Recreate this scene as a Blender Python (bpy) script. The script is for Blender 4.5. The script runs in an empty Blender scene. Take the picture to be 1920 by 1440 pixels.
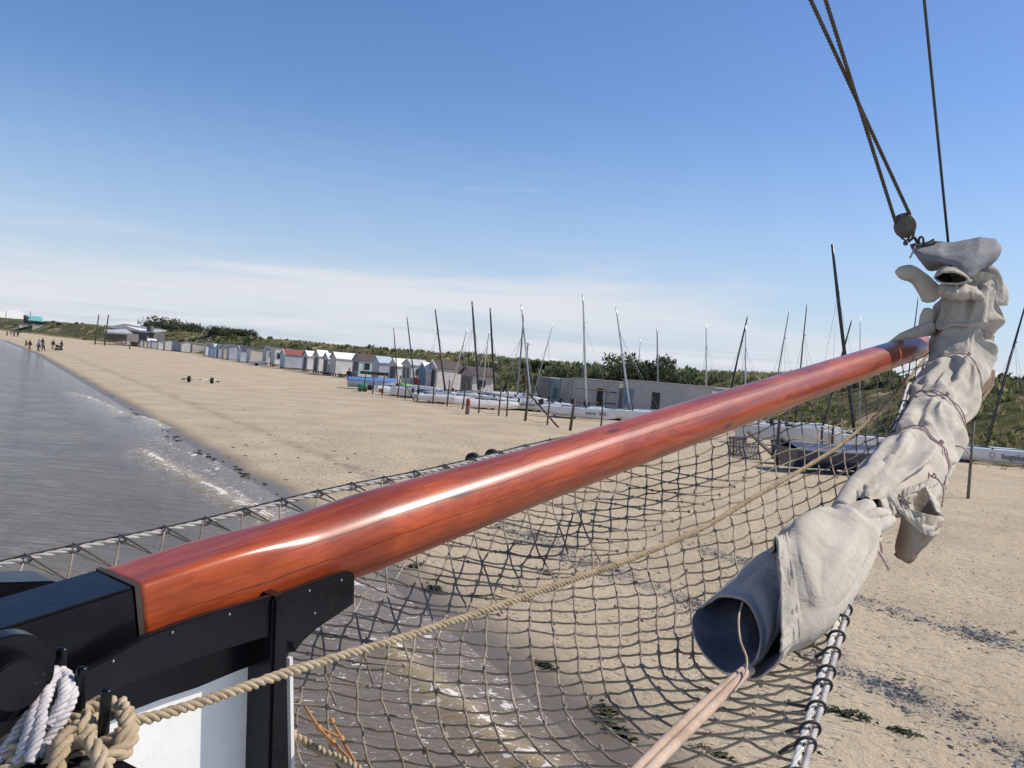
import bpy, bmesh, math, random
import numpy as np
from mathutils import Vector, Matrix

S = bpy.context.scene
COL = S.collection
PI = math.pi
rad = math.radians
rng = random.Random(7)
nr = np.random.default_rng(11)

# ------------------------------------------------------------------ camera
ROLL = math.atan(.085); PITCH = math.atan(33.3 / 1660)
CAM = np.array([0., 0., 4.1])
_F = np.array([0, math.cos(PITCH), -math.sin(PITCH)])
_U0 = np.array([0, math.sin(PITCH), math.cos(PITCH)]); _R0 = np.array([1., 0, 0])
_R = math.cos(ROLL) * _R0 + math.sin(ROLL) * _U0
_U = -math.sin(ROLL) * _R0 + math.cos(ROLL) * _U0
cam_data = bpy.data.cameras.new('camera')
cam = bpy.data.objects.new('camera', cam_data); COL.objects.link(cam)
cam_data.sensor_width = 36; cam_data.lens = 36 * 1660 / 1920
cam_data.clip_start = .05; cam_data.clip_end = 20000
cam.matrix_world = Matrix(((_R[0], _U[0], -_F[0], CAM[0]), (_R[1], _U[1], -_F[1], CAM[1]),
                           (_R[2], _U[2], -_F[2], CAM[2]), (0, 0, 0, 1)))
S.camera = cam

# ------------------------------------------------------------------ light
SUN_AZ, SUN_EL = rad(11), rad(45)          # azimuth from +X towards +Y
SUN = np.array([math.cos(SUN_EL) * math.cos(SUN_AZ), math.cos(SUN_EL) * math.sin(SUN_AZ), math.sin(SUN_EL)])
ld = bpy.data.lights.new('sun', 'SUN'); lo = bpy.data.objects.new('sun', ld); COL.objects.link(lo)
ld.energy = 5.0; ld.angle = rad(.53); ld.color = (1, .93, .83)
lo.rotation_euler = Vector((-SUN[0], -SUN[1], -SUN[2])).to_track_quat('-Z', 'Y').to_euler()
lo.location = (30, 10, 40)

W = bpy.data.worlds.new('World'); S.world = W; W.use_nodes = True
wn = W.node_tree; wn.nodes.clear()
def wnode(t, **kw):
    n = wn.nodes.new(t)
    for k, v in kw.items(): setattr(n, k, v)
    return n
def wl(a, b): wn.links.new(a, b)
def wmath(op, a, b=None, c=None, clamp=False):
    n = wnode('ShaderNodeMath', operation=op); n.use_clamp = clamp
    for i, v in enumerate((a, b, c)):
        if v is None: continue
        if isinstance(v, (int, float)): n.inputs[i].default_value = v
        else: wl(v, n.inputs[i])
    return n.outputs[0]
def wramp(v, a, b, t0=0., t1=1.):
    n = wnode('ShaderNodeMapRange'); n.interpolation_type = 'SMOOTHSTEP'
    wl(v, n.inputs[0])
    for i, q in enumerate((a, b, t0, t1)): n.inputs[1 + i].default_value = q
    return n.outputs[0]
sky = wnode('ShaderNodeTexSky', sky_type='NISHITA'); sky.sun_disc = False
sky.sun_elevation = SUN_EL; sky.sun_rotation = PI / 2 - SUN_AZ
sky.air_density = 1.0; sky.dust_density = .35; sky.ozone_density = 2.6; sky.altitude = 0
tc = wnode('ShaderNodeTexCoord')
sep = wnode('ShaderNodeSeparateXYZ'); wl(tc.outputs['Generated'], sep.inputs[0])
X_, Y_, Z_ = sep.outputs
az = wmath('ARCTAN2', X_, Y_)
el = wmath('ARCSINE', Z_)
# wispy cloud bank, stretched along the horizon
zc = wmath('ADD', wmath('MAXIMUM', Z_, 0.), .05)
cmb = wnode('ShaderNodeCombineXYZ'); wl(wmath('DIVIDE', X_, zc), cmb.inputs[0]); wl(wmath('DIVIDE', Y_, zc), cmb.inputs[1])
mp = wnode('ShaderNodeMapping'); wl(cmb.outputs[0], mp.inputs[0]); mp.inputs['Scale'].default_value = (.20, .26, 1); mp.inputs['Rotation'].default_value = (0, 0, rad(18)); mp.inputs['Location'].default_value = (3.9, 2.6, 0)
n1 = wnode('ShaderNodeTexNoise'); n1.inputs['Scale'].default_value = 1.0; n1.inputs['Detail'].default_value = 9; n1.inputs['Roughness'].default_value = .58; n1.inputs['Distortion'].default_value = .55
wl(mp.outputs[0], n1.inputs['Vector'])
# top edge of the bank varies with the bearing: higher out to sea, lower inland
top = wmath('ADD', .098, wmath('MULTIPLY', az, -.085))
edge = wmath('SUBTRACT', el, wmath('ADD', top, wmath('MULTIPLY', wmath('SUBTRACT', n1.outputs[0], .5), .26)))
bank = wramp(edge, -.065, .025, 1., 0.)
wisp = wramp(n1.outputs[0], .36, .60)
m_bank = wmath('MULTIPLY', bank, wmath('ADD', .22, wmath('MULTIPLY', wisp, .72)))
# scattered thin streaks higher up
n2 = wnode('ShaderNodeTexNoise'); n2.inputs['Scale'].default_value = 1.7; n2.inputs['Detail'].default_value = 8; n2.inputs['Roughness'].default_value = .6
mp2 = wnode('ShaderNodeMapping'); wl(cmb.outputs[0], mp2.inputs[0]); mp2.inputs['Scale'].default_value = (.35, 1.0, 1); mp2.inputs['Location'].default_value = (8.1, 2.2, 0); wl(mp2.outputs[0], n2.inputs['Vector'])
m_str = wmath('MULTIPLY', wramp(n2.outputs[0], .66, .80), wmath('MULTIPLY', wramp(el, .45, .12), .5))
# small heaped clouds low behind the dunes
cmb2 = wnode('ShaderNodeCombineXYZ'); wl(wmath('MULTIPLY', az, 26.), cmb2.inputs[0]); wl(wmath('MULTIPLY', el, 40.), cmb2.inputs[1])
n3 = wnode('ShaderNodeTexNoise'); n3.inputs['Scale'].default_value = 1.; n3.inputs['Detail'].default_value = 5; n3.inputs['Roughness'].default_value = .55; wl(cmb2.outputs[0], n3.inputs['Vector'])
n3b = wnode('ShaderNodeTexNoise'); n3b.noise_dimensions = '1D'; n3b.inputs['Scale'].default_value = 9.; n3b.inputs['Detail'].default_value = 2; wl(az, n3b.inputs['W'])
puff_top = wmath('ADD', -.012, wmath('ADD', wmath('MULTIPLY', n3b.outputs[0], .040), wmath('MULTIPLY', wmath('SUBTRACT', n3.outputs[0], .5), .024)))
m_puff = wmath('MULTIPLY', wramp(wmath('SUBTRACT', el, puff_top), -.003, .001, 1., 0.), wramp(n3b.outputs[0], .44, .6))
def mixc(fac, a, b):
    n = wnode('ShaderNodeMix', data_type='RGBA'); n.clamp_factor = True
    wl(fac, n.inputs[0])
    for s, v in ((n.inputs[6], a), (n.inputs[7], b)):
        if isinstance(v, tuple): s.default_value = v
        else: wl(v, s)
    return n.outputs[2]
hs = wnode('ShaderNodeHueSaturation'); hs.inputs['Saturation'].default_value = 1.22; hs.inputs['Hue'].default_value = .502; wl(sky.outputs[0], hs.inputs['Color'])
# moist air pales the sky towards the horizon
m_air = wramp(el, .30, -.02, 0., .74)
tint = wnode('ShaderNodeMix', data_type='RGBA', blend_type='MULTIPLY'); tint.inputs[0].default_value = 1; wl(hs.outputs[0], tint.inputs[6]); tint.inputs[7].default_value = (1.16, 1.03, 1.08, 1)
c = mixc(m_air, tint.outputs[2], (3.5, 4.7, 6.2, 1))
c = mixc(m_bank, c, (5.9, 6.1, 6.5, 1))
c = mixc(m_str, c, (6.4, 7.0, 7.6, 1))
c = mixc(m_puff, c, (6.5, 6.6, 6.7, 1))
bg = wnode('ShaderNodeBackground'); wl(c, bg.inputs[0]); bg.inputs[1].default_value = .128
out = wnode('ShaderNodeOutputWorld'); wl(bg.outputs[0], out.inputs[0])

S.view_settings.view_transform = 'Standard'; S.view_settings.look = 'None'
S.view_settings.exposure = 0; S.view_settings.gamma = 1; S.view_settings.use_curve_mapping = False

# ------------------------------------------------------------------ helpers
def at(px, py, d):
    """world point seen at photograph pixel (px,py) at depth d"""
    return CAM + d * (_F + (px - 960) / 1660 * _R + (720 - py) / 1660 * _U)

def hsh(i, j, k):
    h = (i * 374761393 + j * 668265263 + k * 2147483647 * 3 + 1274126177) & 0xffffffff
    h = ((h ^ (h >> 13)) * 1274126177) & 0xffffffff
    return ((h ^ (h >> 16)) & 0xffffff) / float(0xffffff)
def vnoise(x, y, z=0.):
    x, y, z = np.broadcast_arrays(np.asarray(x, float), np.asarray(y, float), np.asarray(z, float))
    i, j, k = np.floor(x).astype(np.int64), np.floor(y).astype(np.int64), np.floor(z).astype(np.int64)
    f, g, h = x - i, y - j, z - k
    f, g, h = f * f * (3 - 2 * f), g * g * (3 - 2 * g), h * h * (3 - 2 * h)
    r = 0
    for a in (0, 1):
        for b in (0, 1):
            for c_ in (0, 1):
                r = r + hsh(i + a, j + b, k + c_) * (f if a else 1 - f) * (g if b else 1 - g) * (h if c_ else 1 - h)
    return r * 2 - 1
def fbm(x, y, z=0., o=4, rough=.5):
    r, a, t = 0, 1., 0.
    for q in range(o):
        r = r + a * vnoise(x * 2 ** q + 17.3 * q, y * 2 ** q - 9.1 * q, z * 2 ** q if not np.isscalar(z) else z + 3.7 * q)
        t += a; a *= rough
    return r / t

def ob(name, me, m=None, parent=None):
    o = bpy.data.objects.new(name, me); COL.objects.link(o)
    if m is not None and len(me.materials) == 0: me.materials.append(m)
    if parent is not None: o.parent = parent
    return o
def tag(o, label=None, cat=None, group=None, kind=None):
    if label: o['label'] = label
    if cat: o['category'] = cat
    if group: o['group'] = group
    if kind: o['kind'] = kind
    return o
def empty(name, loc, rz=0., label=None, cat=None, group=None):
    o = bpy.data.objects.new(name, None); COL.objects.link(o); o.empty_display_size = .1
    o.location = tuple(float(v) for v in loc); o.rotation_euler = (0, 0, rz)
    return tag(o, label, cat, group)
def copy_tree(o, parent=None):
    c_ = o.copy(); COL.objects.link(c_)
    if parent is not None: c_.parent = parent
    for ch in [x for x in o.children]: copy_tree(ch, c_)
    return c_
def np_mesh(name, V, Q, smooth=False):
    """V (n,3), Q (m,4) or (m,3) index arrays"""
    me = bpy.data.meshes.new(name)
    V = np.asarray(V, np.float32); Q = np.asarray(Q, np.int32)
    k = Q.shape[1]
    me.vertices.add(len(V)); me.vertices.foreach_set('co', V.ravel())
    me.loops.add(Q.size); me.loops.foreach_set('vertex_index', Q.ravel())
    me.polygons.add(len(Q)); me.polygons.foreach_set('loop_start', np.arange(len(Q), dtype=np.int32) * k)
    try: me.polygons.foreach_set('loop_total', np.full(len(Q), k, np.int32))
    except Exception: pass
    me.update(calc_edges=True)
    if smooth: me.polygons.foreach_set('use_smooth', np.ones(len(Q), bool))
    me.validate()
    return me
def grid_faces(n, m, wrap=False):
    """n rows x m cols"""
    i, j = np.meshgrid(np.arange(n - 1), np.arange(m if wrap else m - 1), indexing='ij')
    j2 = (j + 1) % m
    return np.stack([i * m + j, i * m + j2, (i + 1) * m + j2, (i + 1) * m + j], -1).reshape(-1, 4)
def attr(me, name, vals, kind='FLOAT'):
    a = me.attributes.new(name, kind, 'POINT')
    if kind == 'FLOAT': a.data.foreach_set('value', np.asarray(vals, np.float32).ravel())
    else: a.data.foreach_set('color', np.asarray(vals, np.float32).ravel())

class MB:
    """collects shapes, then becomes ONE mesh object"""
    def __init__(s): s.v = []; s.f = []; s.sm = []
    def add(s, V, Fc, smooth=False):
        b = len(s.v); s.v += [tuple(float(q) for q in p) for p in V]
        s.f += [tuple(b + i for i in f) for f in Fc]; s.sm += [smooth] * len(Fc); return s
    def box(s, c_, d, R=None, bev=0.):
        x, y, z = (q / 2 for q in d)
        V = [(-x, -y, -z), (x, -y, -z), (x, y, -z), (-x, y, -z), (-x, -y, z), (x, -y, z), (x, y, z), (-x, y, z)]
        if R is not None: V = [tuple(R @ Vector(p)) for p in V]
        V = [(p[0] + c_[0], p[1] + c_[1], p[2] + c_[2]) for p in V]
        return s.add(V, [(0, 3, 2, 1), (4, 5, 6, 7), (0, 1, 5, 4), (1, 2, 6, 5), (2, 3, 7, 6), (3, 0, 4, 7)])
    def tube(s, pts, r, n=8, cap=True, smooth=True, flat=1.):
        P = np.array([tuple(p) for p in pts], float); k = len(P)
        rr = np.full(k, r, float) if np.isscalar(r) else np.array(r, float)
        T = np.gradient(P, axis=0) if k > 2 else np.array([P[1] - P[0]] * 2)
        T /= np.linalg.norm(T, axis=1)[:, None] + 1e-12
        ref = np.array([0, 0, 1.]) if abs(T[0][2]) < .9 else np.array([1., 0, 0])
        u = np.cross(T[0], ref); u /= np.linalg.norm(u)
        V = []
        for i in range(k):
            u = u - T[i] * (u @ T[i]); u /= np.linalg.norm(u) + 1e-12
            w = np.cross(T[i], u)
            for a in range(n):
                q = 2 * PI * a / n
                V.append(P[i] + rr[i] * (math.cos(q) * u + math.sin(q) * flat * w))
        Fc = [(i * n + a, i * n + (a + 1) % n, (i + 1) * n + (a + 1) % n, (i + 1) * n + a) for i in range(k - 1) for a in range(n)]
        if cap: Fc += [tuple(range(n - 1, -1, -1)), tuple((k - 1) * n + a for a in range(n))]
        return s.add(V, Fc, smooth)
    def ball(s, c_, r, n=8, m=6, sc=(1, 1, 1)):
        V = [(c_[0], c_[1], c_[2] - r * sc[2])]
        for i in range(1, m):
            t = PI * i / m
            for a in range(n):
                q = 2 * PI * a / n
                V.append((c_[0] + r * sc[0] * math.sin(t) * math.cos(q), c_[1] + r * sc[1] * math.sin(t) * math.sin(q), c_[2] - r * sc[2] * math.cos(t)))
        V.append((c_[0], c_[1], c_[2] + r * sc[2])); e = len(V) - 1
        Fc = [(0, 1 + (a + 1) % n, 1 + a) for a in range(n)]
        for i in range(m - 2):
            Fc += [(1 + i * n + a, 1 + i * n + (a + 1) % n, 1 + (i + 1) * n + (a + 1) % n, 1 + (i + 1) * n + a) for a in range(n)]
        Fc += [(1 + (m - 2) * n + a, 1 + (m - 2) * n + (a + 1) % n, e) for a in range(n)]
        return s.add(V, Fc, True)
    def prism(s, A, B, smooth=False):
        """two matching polygons joined into a closed solid"""
        n = len(A)
        return s.add(list(A) + list(B), [tuple(range(n - 1, -1, -1)), tuple(range(n, 2 * n))] +
                     [(i, (i + 1) % n, n + (i + 1) % n, n + i) for i in range(n)], smooth)
    def mesh(s, name, bevel=0., seg=2):
        me = bpy.data.meshes.new(name); me.from_pydata(s.v, [], s.f)
        me.polygons.foreach_set('use_smooth', s.sm)
        bm = bmesh.new(); bm.from_mesh(me); bmesh.ops.recalc_face_normals(bm, faces=bm.faces)
        if bevel:
            es = [e for e in bm.edges if len(e.link_faces) == 2 and e.calc_face_angle(0) > .6]
            bmesh.ops.bevel(bm, geom=es, offset=bevel, segments=seg, affect='EDGES', clamp_overlap=True)
        bm.to_mesh(me); bm.free(); me.update(); return me
    def build(s, name, m, parent=None, bevel=0., seg=2):
        return ob(name, s.mesh(name, bevel, seg), m, parent)

def spline(P, n):
    """Catmull-Rom through the rows of P, n samples"""
    P = np.asarray(P, float); k = len(P)
    if k == 2: return P[0] + np.linspace(0, 1, n)[:, None] * (P[1] - P[0])
    E = np.vstack([2 * P[0] - P[1], P, 2 * P[-1] - P[-2]])
    t = np.linspace(0, k - 1 - 1e-9, n); i = t.astype(int); f = (t - i)[:, None]
    a, b, c_, d = E[i], E[i + 1], E[i + 2], E[i + 3]
    return .5 * (2 * b + (c_ - a) * f + (2 * a - 5 * b + 4 * c_ - d) * f ** 2 + (3 * b - a - 3 * c_ + d) * f ** 3)

def rope_mesh(path, r, pitch, strands=3, sides=6, per=9, name='rope', wob=0., mbs=None):
    """laid rope: each strand a tube wound round the path"""
    P = np.asarray(path, float)
    seg = np.linalg.norm(np.diff(P, axis=0), axis=1); L = np.concatenate([[0], np.cumsum(seg)])
    n = max(8, int(L[-1] / pitch * per)); s_ = np.linspace(0, L[-1], n)
    Q = np.stack([np.interp(s_, L, P[:, k]) for k in range(3)], 1)
    T = np.gradient(Q, axis=0); T /= np.linalg.norm(T, axis=1)[:, None] + 1e-12
    u = np.cross(T[0], [0.3, .2, 1]); u /= np.linalg.norm(u); Us = []
    for i in range(n):
        u = u - T[i] * (u @ T[i]); u /= np.linalg.norm(u); Us.append(u)
    Us = np.array(Us); Ws = np.cross(T, Us)
    V, Fs, b = [], [], 0
    rs = r * .54
    for k in range(strands):
        ph = 2 * PI * (s_ / pitch + k / strands)
        ctr = Q + (r - rs) * (np.cos(ph)[:, None] * Us + np.sin(ph)[:, None] * Ws)
        if wob: ctr = ctr + wob * r * np.stack([vnoise(s_ * 40, k * 7.1, q * 3.3) for q in range(3)], 1)
        for a in range(sides):
            q = 2 * PI * a / sides
            V.append(ctr + rs * (math.cos(q) * Us + math.sin(q) * Ws))
        for a in range(sides):
            A = b + a * n; B = b + ((a + 1) % sides) * n; i = np.arange(n - 1)
            Fs.append(np.stack([A + i, A + i + 1, B + i + 1, B + i], 1))
        b += sides * n
    me = np_mesh(name, np.vstack(V), np.vstack(Fs), True)
    return me

# ------------------------------------------------------------------ materials
class NT:
    def __init__(s, name):
        s.m = bpy.data.materials.new(name); s.m.use_nodes = True; s.t = s.m.node_tree; s.t.nodes.clear()
        s.o = s.n('ShaderNodeOutputMaterial'); s.b = s.n('ShaderNodeBsdfPrincipled'); s.l(s.b.outputs[0], s.o.inputs[0])
    def n(s, t, **kw):
        q = s.t.nodes.new(t)
        for k, v in kw.items(): setattr(q, k, v)
        return q
    def l(s, a, b): s.t.links.new(a, b)
    def set(s, sock, v):
        if isinstance(v, bpy.types.NodeSocket): s.l(v, sock)
        elif isinstance(v, (tuple, list)) and len(v) == 3 and sock.type == 'RGBA': sock.default_value = (*v, 1)
        else: sock.default_value = v
    def math(s, op, a, b=None, c_=None, clamp=False):
        q = s.n('ShaderNodeMath', operation=op); q.use_clamp = clamp
        for i, v in enumerate((a, b, c_)):
            if v is not None: s.set(q.inputs[i], v)
        return q.outputs[0]
    def ramp(s, v, a, b, t0=0., t1=1.):
        q = s.n('ShaderNodeMapRange'); q.interpolation_type = 'SMOOTHSTEP'; s.l(v, q.inputs[0])
        for i, k in enumerate((a, b, t0, t1)): q.inputs[1 + i].default_value = k
        return q.outputs[0]
    def co(s, kind='Object'): return s.n('ShaderNodeTexCoord').outputs[kind]
    def map(s, v, sc=(1, 1, 1), loc=(0, 0, 0), rot=(0, 0, 0)):
        q = s.n('ShaderNodeMapping'); s.l(v, q.inputs[0]); q.inputs['Scale'].default_value = sc
        q.inputs['Location'].default_value = loc; q.inputs['Rotation'].default_value = rot; return q.outputs[0]
    def noise(s, v, sc, det=4, rough=.5, dist=0.):
        q = s.n('ShaderNodeTexNoise'); s.l(v, q.inputs['Vector']); q.inputs['Scale'].default_value = sc
        q.inputs['Detail'].default_value = det; q.inputs['Roughness'].default_value = rough; q.inputs['Distortion'].default_value = dist
        return q.outputs[0]
    def vor(s, v, sc, feature='F1', out_='Distance', rnd=1.):
        q = s.n('ShaderNodeTexVoronoi', feature=feature); s.l(v, q.inputs['Vector']); q.inputs['Scale'].default_value = sc
        q.inputs['Randomness'].default_value = rnd; return q.outputs[out_]
    def mix(s, f, a, b, blend='MIX'):
        q = s.n('ShaderNodeMix', data_type='RGBA', blend_type=blend); s.set(q.inputs[0], f)
        s.set(q.inputs[6], a); s.set(q.inputs[7], b); return q.outputs[2]
    def attr(s, name, out_='Fac'):
        return s.n('ShaderNodeAttribute', attribute_name=name).outputs[out_]
    def bump(s, h, strength=.3, dist=.02):
        q = s.n('ShaderNodeBump'); q.inputs['Strength'].default_value = strength; q.inputs['Distance'].default_value = dist
        s.l(h, q.inputs['Height']); s.l(q.outputs[0], s.b.inputs['Normal']); return q
    def P(s, **kw):
        for k, v in kw.items(): s.set(s.b.inputs[k.replace('_', ' ')], v)
        return s
_mc = {}
def paint(col, rough=.5, metal=0., var=.12, scale=3., coat=0., spec=.5, dirt=0.):
    """plain painted / plastic / metal surface with slight wear in tone"""
    key = (tuple(col), rough, metal, var, scale, coat, spec, dirt)
    if key in _mc: return _mc[key]
    t = NT('paint'); v = t.co()
    f = t.noise(v, scale, 5, .6)
    d = tuple(max(0, q * (1 - var)) for q in col); l_ = tuple(min(1, q * (1 + var)) for q in col)
    cc = t.mix(t.ramp(f, .3, .7), d, l_)
    if dirt:
        f2 = t.noise(v, scale * 2.7, 6, .65)
        cc = t.mix(t.math('MULTIPLY', t.ramp(f2, .5, .72), dirt), cc, (.16, .12, .08))
    t.P(Base_Color=cc, Roughness=t.math('ADD', rough - .05, t.math('MULTIPLY', f, .1)), Metallic=metal)
    t.b.inputs['Coat Weight'].default_value = coat; t.b.inputs['Specular IOR Level'].default_value = spec
    t.bump(t.noise(v, scale * 14, 3), .08, .01)
    _mc[key] = t.m
    return t.m
# ------------------------------------------------------------------ the lie of the land
_sy = [-60, 9.2, 11.6, 13.5, 23.1, 45.7, 71.6, 128, 206, 500, 1200, 6000]
_sx = [16., 1.28, .27, -.7, -5.5, -19.3, -35, -69, -119, -350, -950, -5200]
def xs(Y): return np.interp(Y, _sy, _sx)
_fy = [0, 48, 60, 78, 117, 141, 240, 400, 700, 1500, 6000]
_fx = [44, 30, 24, 15, -14, -31, -97, -235, -480, -1180, -5100]
def xf(Y): return np.interp(Y, _fy, _fx)
def shore_w(X, Y): return (X - xs(Y)) * .855
def sand_z(X, Y):
    w = shore_w(X, Y)
    return np.where(w > 0, .62 * (1 - np.exp(-np.maximum(w, 0) / 13.)) + .003 * np.maximum(w, 0), .05 * w)
_cy = [0, 50, 70, 93, 122, 160, 190, 260, 320, 450, 700, 1200, 6000]
_cz = [6.6, 6.3, 5.9, 5.1, 4.9, 5.0, 5.2, 5.7, 6.2, 6.6, 7.6, 9., 9]
def dune_q(X, Y): return (X - xf(Y)) * .82
def dune_z(X, Y):
    q = dune_q(X, Y)
    zc_ = np.interp(Y, _cy, _cz) - .75
    up = np.clip(q / 17., 0, 1); up = up * up * (3 - 2 * up)
    dn = np.clip((q - 20) / 45., 0, 1); dn = dn * dn * (3 - 2 * dn)
    h = zc_ * up * (1 - .55 * dn)
    hum = fbm(X / 9., Y / 9., 2.2, 3) * .75 + fbm(X / 3.1, Y / 3.1, 8.2, 2) * .28
    return h + hum * np.clip(q / 6., 0, 1) * (1 - .6 * dn)
def land_z(X, Y): return sand_z(X, Y) + dune_z(X, Y)
def ground(px, py, sea=False, dune=False):
    """where the sight line through a photograph pixel meets the land"""
    d = at(px, py, 1.) - CAM
    lo_, hi_ = 2., 4000.
    ts = np.geomspace(3, 3000, 1500)
    P = CAM[None] + ts[:, None] * d[None]
    g = np.zeros(len(ts)) if sea else land_z(P[:, 0], P[:, 1]) if dune else sand_z(P[:, 0], P[:, 1])
    k = np.argmax(P[:, 2] < g)
    if k == 0: k = len(ts) - 1
    f0, f1 = P[k - 1, 2] - g[k - 1], P[k, 2] - g[k]
    t = ts[k - 1] + (ts[k] - ts[k - 1]) * f0 / (f0 - f1 + 1e-9)
    return CAM + t * d
def depth_of(P): return float((np.asarray(P) - CAM) @ _F)
def gz(x, y): return float(land_z(np.array([x]), np.array([y]))[0])

rowsY = np.concatenate([np.arange(3.2, 17, .055), np.geomspace(17, 5200, 430)])
tcol = np.linspace(-1.05, 1.05, 470)
GY = np.repeat(rowsY[:, None], len(tcol), 1); GX = GY * tcol[None]
GZ = land_z(GX, GY)
wG = shore_w(GX, GY); qG = dune_q(GX, GY)
# trodden, windblown relief of the dry sand
dry = np.clip((wG - 1.6) / 2.2, 0, 1) * np.clip((90 - GY) / 60, 0, 1) * (qG < 3)
u_ = GX * .53 + GY * .848; v_ = GX * .848 - GY * .53
pits = fbm(GX / .33, GY / .30, 4.4, 3, .55)
ripp = fbm(u_ / 1.4, v_ / .55, 1.1, 3)
GZ = GZ + dry * (-.075 * np.clip(pits - .10, 0, 1) ** .8 * (.4 + .6 * (vnoise(GX / 2.3, GY / 2.3, 3.) > -.1)) + .016 * ripp + .03 * fbm(GX / 2.2, GY / 2.2, 6.6, 2))
V = np.stack([GX, GY, GZ], -1).reshape(-1, 3)
Q = grid_faces(len(rowsY), len(tcol))
isd = (qG.ravel()[Q].mean(1) > .3)
keep = wG.ravel()[Q].max(1) > -14
def submesh(name, V, Q, extra):
    used = np.unique(Q); rm = np.full(len(V), -1); rm[used] = np.arange(len(used))
    me = np_mesh(name, V[used], rm[Q], True)
    for k, a in extra.items(): attr(me, k, a.ravel()[used])
    return me
band = np.interp(GY, [8, 15, 28, 45, 90], [4.45, 4.5, 3.8, 4.2, 4.2]) + .35 * fbm(GX / 3., GY / 3., 1.9, 3)
b1 = np.exp(-((wG - band) / .34) ** 2) + np.exp(-((wG - band - 3.3) / .30) ** 2) * np.clip((22 - GY) / 6, 0, 1)
wet = 1 - np.clip((wG - .35 - .35 * fbm(GX / 1.7, GY / 1.7, 5.5, 3)) / .95, 0, 1)

# --- sand
t = NT('beach_sand'); v = t.co('Object')
a_band, a_wet = t.attr('band'), t.attr('wet')
big = t.noise(v, .35, 4, .55); mid = t.noise(v, 3.2, 5, .6); fine = t.noise(v, 60., 3, .6)
cc = t.mix(t.ramp(big, .3, .7), (.43, .34, .225), (.52, .42, .285))
cc = t.mix(t.math('MULTIPLY', t.ramp(mid, .52, .75), .35), cc, (.37, .30, .215))
cc = t.mix(t.math('MULTIPLY', t.ramp(fine, .5, .75), .25), cc, (.33, .27, .19))
mv = t.map(v, (1.1, 2.6, 1), rot=(0, 0, rad(58)))
peb = t.noise(mv, 9., 3, .7)
spot = t.ramp(peb, .645, .70)
cc = t.mix(t.math('MULTIPLY', spot, .55), cc, (.14, .115, .085))
shell = t.math('MULTIPLY', a_band, t.ramp(t.noise(v, 2.2, 5, .65), .36, .62), clamp=True)
sh2 = t.math('MULTIPLY', shell, t.ramp(t.noise(v, 38., 4, .75), .40, .58))
cc = t.mix(t.math('MULTIPLY', sh2, .85), cc, (.085, .082, .085))
cc = t.mix(t.math('MULTIPLY', t.math('MULTIPLY', shell, t.ramp(t.noise(v, 55., 2, .6), .60, .70)), .8), cc, (.5, .48, .45))
cc = t.mix(t.math('MULTIPLY', a_wet, .93), cc, (.125, .092, .058))
t.P(Base_Color=cc, Roughness=t.math('SUBTRACT', .95, t.math('MULTIPLY', a_wet, .62)))
t.b.inputs['Specular IOR Level'].default_value = .35
hgt = t.math('ADD', t.math('MULTIPLY', t.noise(v, 7.5, 5, .62), 1.0), t.math('MULTIPLY', fine, .22))
hgt = t.math('SUBTRACT', hgt, t.math('MULTIPLY', t.ramp(t.noise(mv, 3.1, 2, .5), .56, .68), .55))
q = t.bump(hgt, 1., .055)
t.set(q.inputs['Strength'], t.math('SUBTRACT', .95, t.math('MULTIPLY', a_wet, .85)))
sand_m = t.m
beach = ob('beach', submesh('beach', V, Q[keep & ~isd], {'band': b1, 'wet': wet}), sand_m); tag(beach, kind='structure')
# --- dunes
t = NT('dune_ground'); v = t.co('Object')
n_a = t.noise(v, .16, 5, .62); n_b = t.noise(v, 1.3, 5, .65)
g = t.mix(t.ramp(n_b, .35, .65), (.062, .068, .026), (.15, .14, .062))
g = t.mix(t.math('MULTIPLY', t.ramp(t.noise(v, .45, 3), .5, .7), .7), g, (.21, .175, .09))
bare = t.math('ADD', t.ramp(n_a, .57, .63), t.math('MULTIPLY', t.attr('foot'), t.ramp(n_b, .25, .6)), clamp=True)
cc = t.mix(bare, g, (.42, .33, .21))
t.P(Base_Color=cc, Roughness=.95); t.b.inputs['Specular IOR Level'].default_value = .1
t.bump(t.noise(v, 4.5, 6, .7), .8, .25)
foot = 1 - np.clip((qG - .5 - 1.5 * fbm(GX / 4, GY / 4, 9.1, 2)) / 2.5, 0, 1)
dunes = ob('dunes', submesh('dunes', V, Q[keep & isd], {'foot': foot}), t.m); tag(dunes, kind='structure')

# --- sea
wl_px = {
 'A': [(136, 738), (158, 745), (176, 752), (205, 765), (232, 780), (268, 785), (285, 793), (303, 802)],
 'B': [(262, 848), (300, 872), (350, 900), (400, 924), (440, 947), (475, 962), (505, 985)],
 'C': [(725, 1215), (760, 1248), (800, 1283), (860, 1332), (930, 1390), (1000, 1440), (1060, 1490), (1150, 1580)]}
crest = {k: spline([ground(*p, sea=True) for p in q_], 60) for k, q_ in wl_px.items()}
edge_px = [[(268, 784), (285, 793), (300, 801), (308, 806)], [(300, 822), (320, 833), (345, 845), (365, 853), (400, 856), (426, 861), (417, 870), (400, 880), (360, 886)],
           [(870, 1180), (913, 1193), (933, 1210), (943, 1233), (960, 1253), (970, 1277), (1017, 1293), (1060, 1325)], [(560, 1120), (620, 1085), (690, 1095), (740, 1110)],
           [(420, 905), (460, 935), (500, 950)]]
edges = [spline([ground(*p, sea=True) for p in q_], 50) for q_ in edge_px]
wy = np.concatenate([np.arange(2.4, 22, .06), np.geomspace(22, 6000, 330)])
wt = np.linspace(-1.15, .75, 420)
WY = np.repeat(wy[:, None], len(wt), 1); WX = WY * wt[None]
ww = shore_w(WX, WY)
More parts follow.
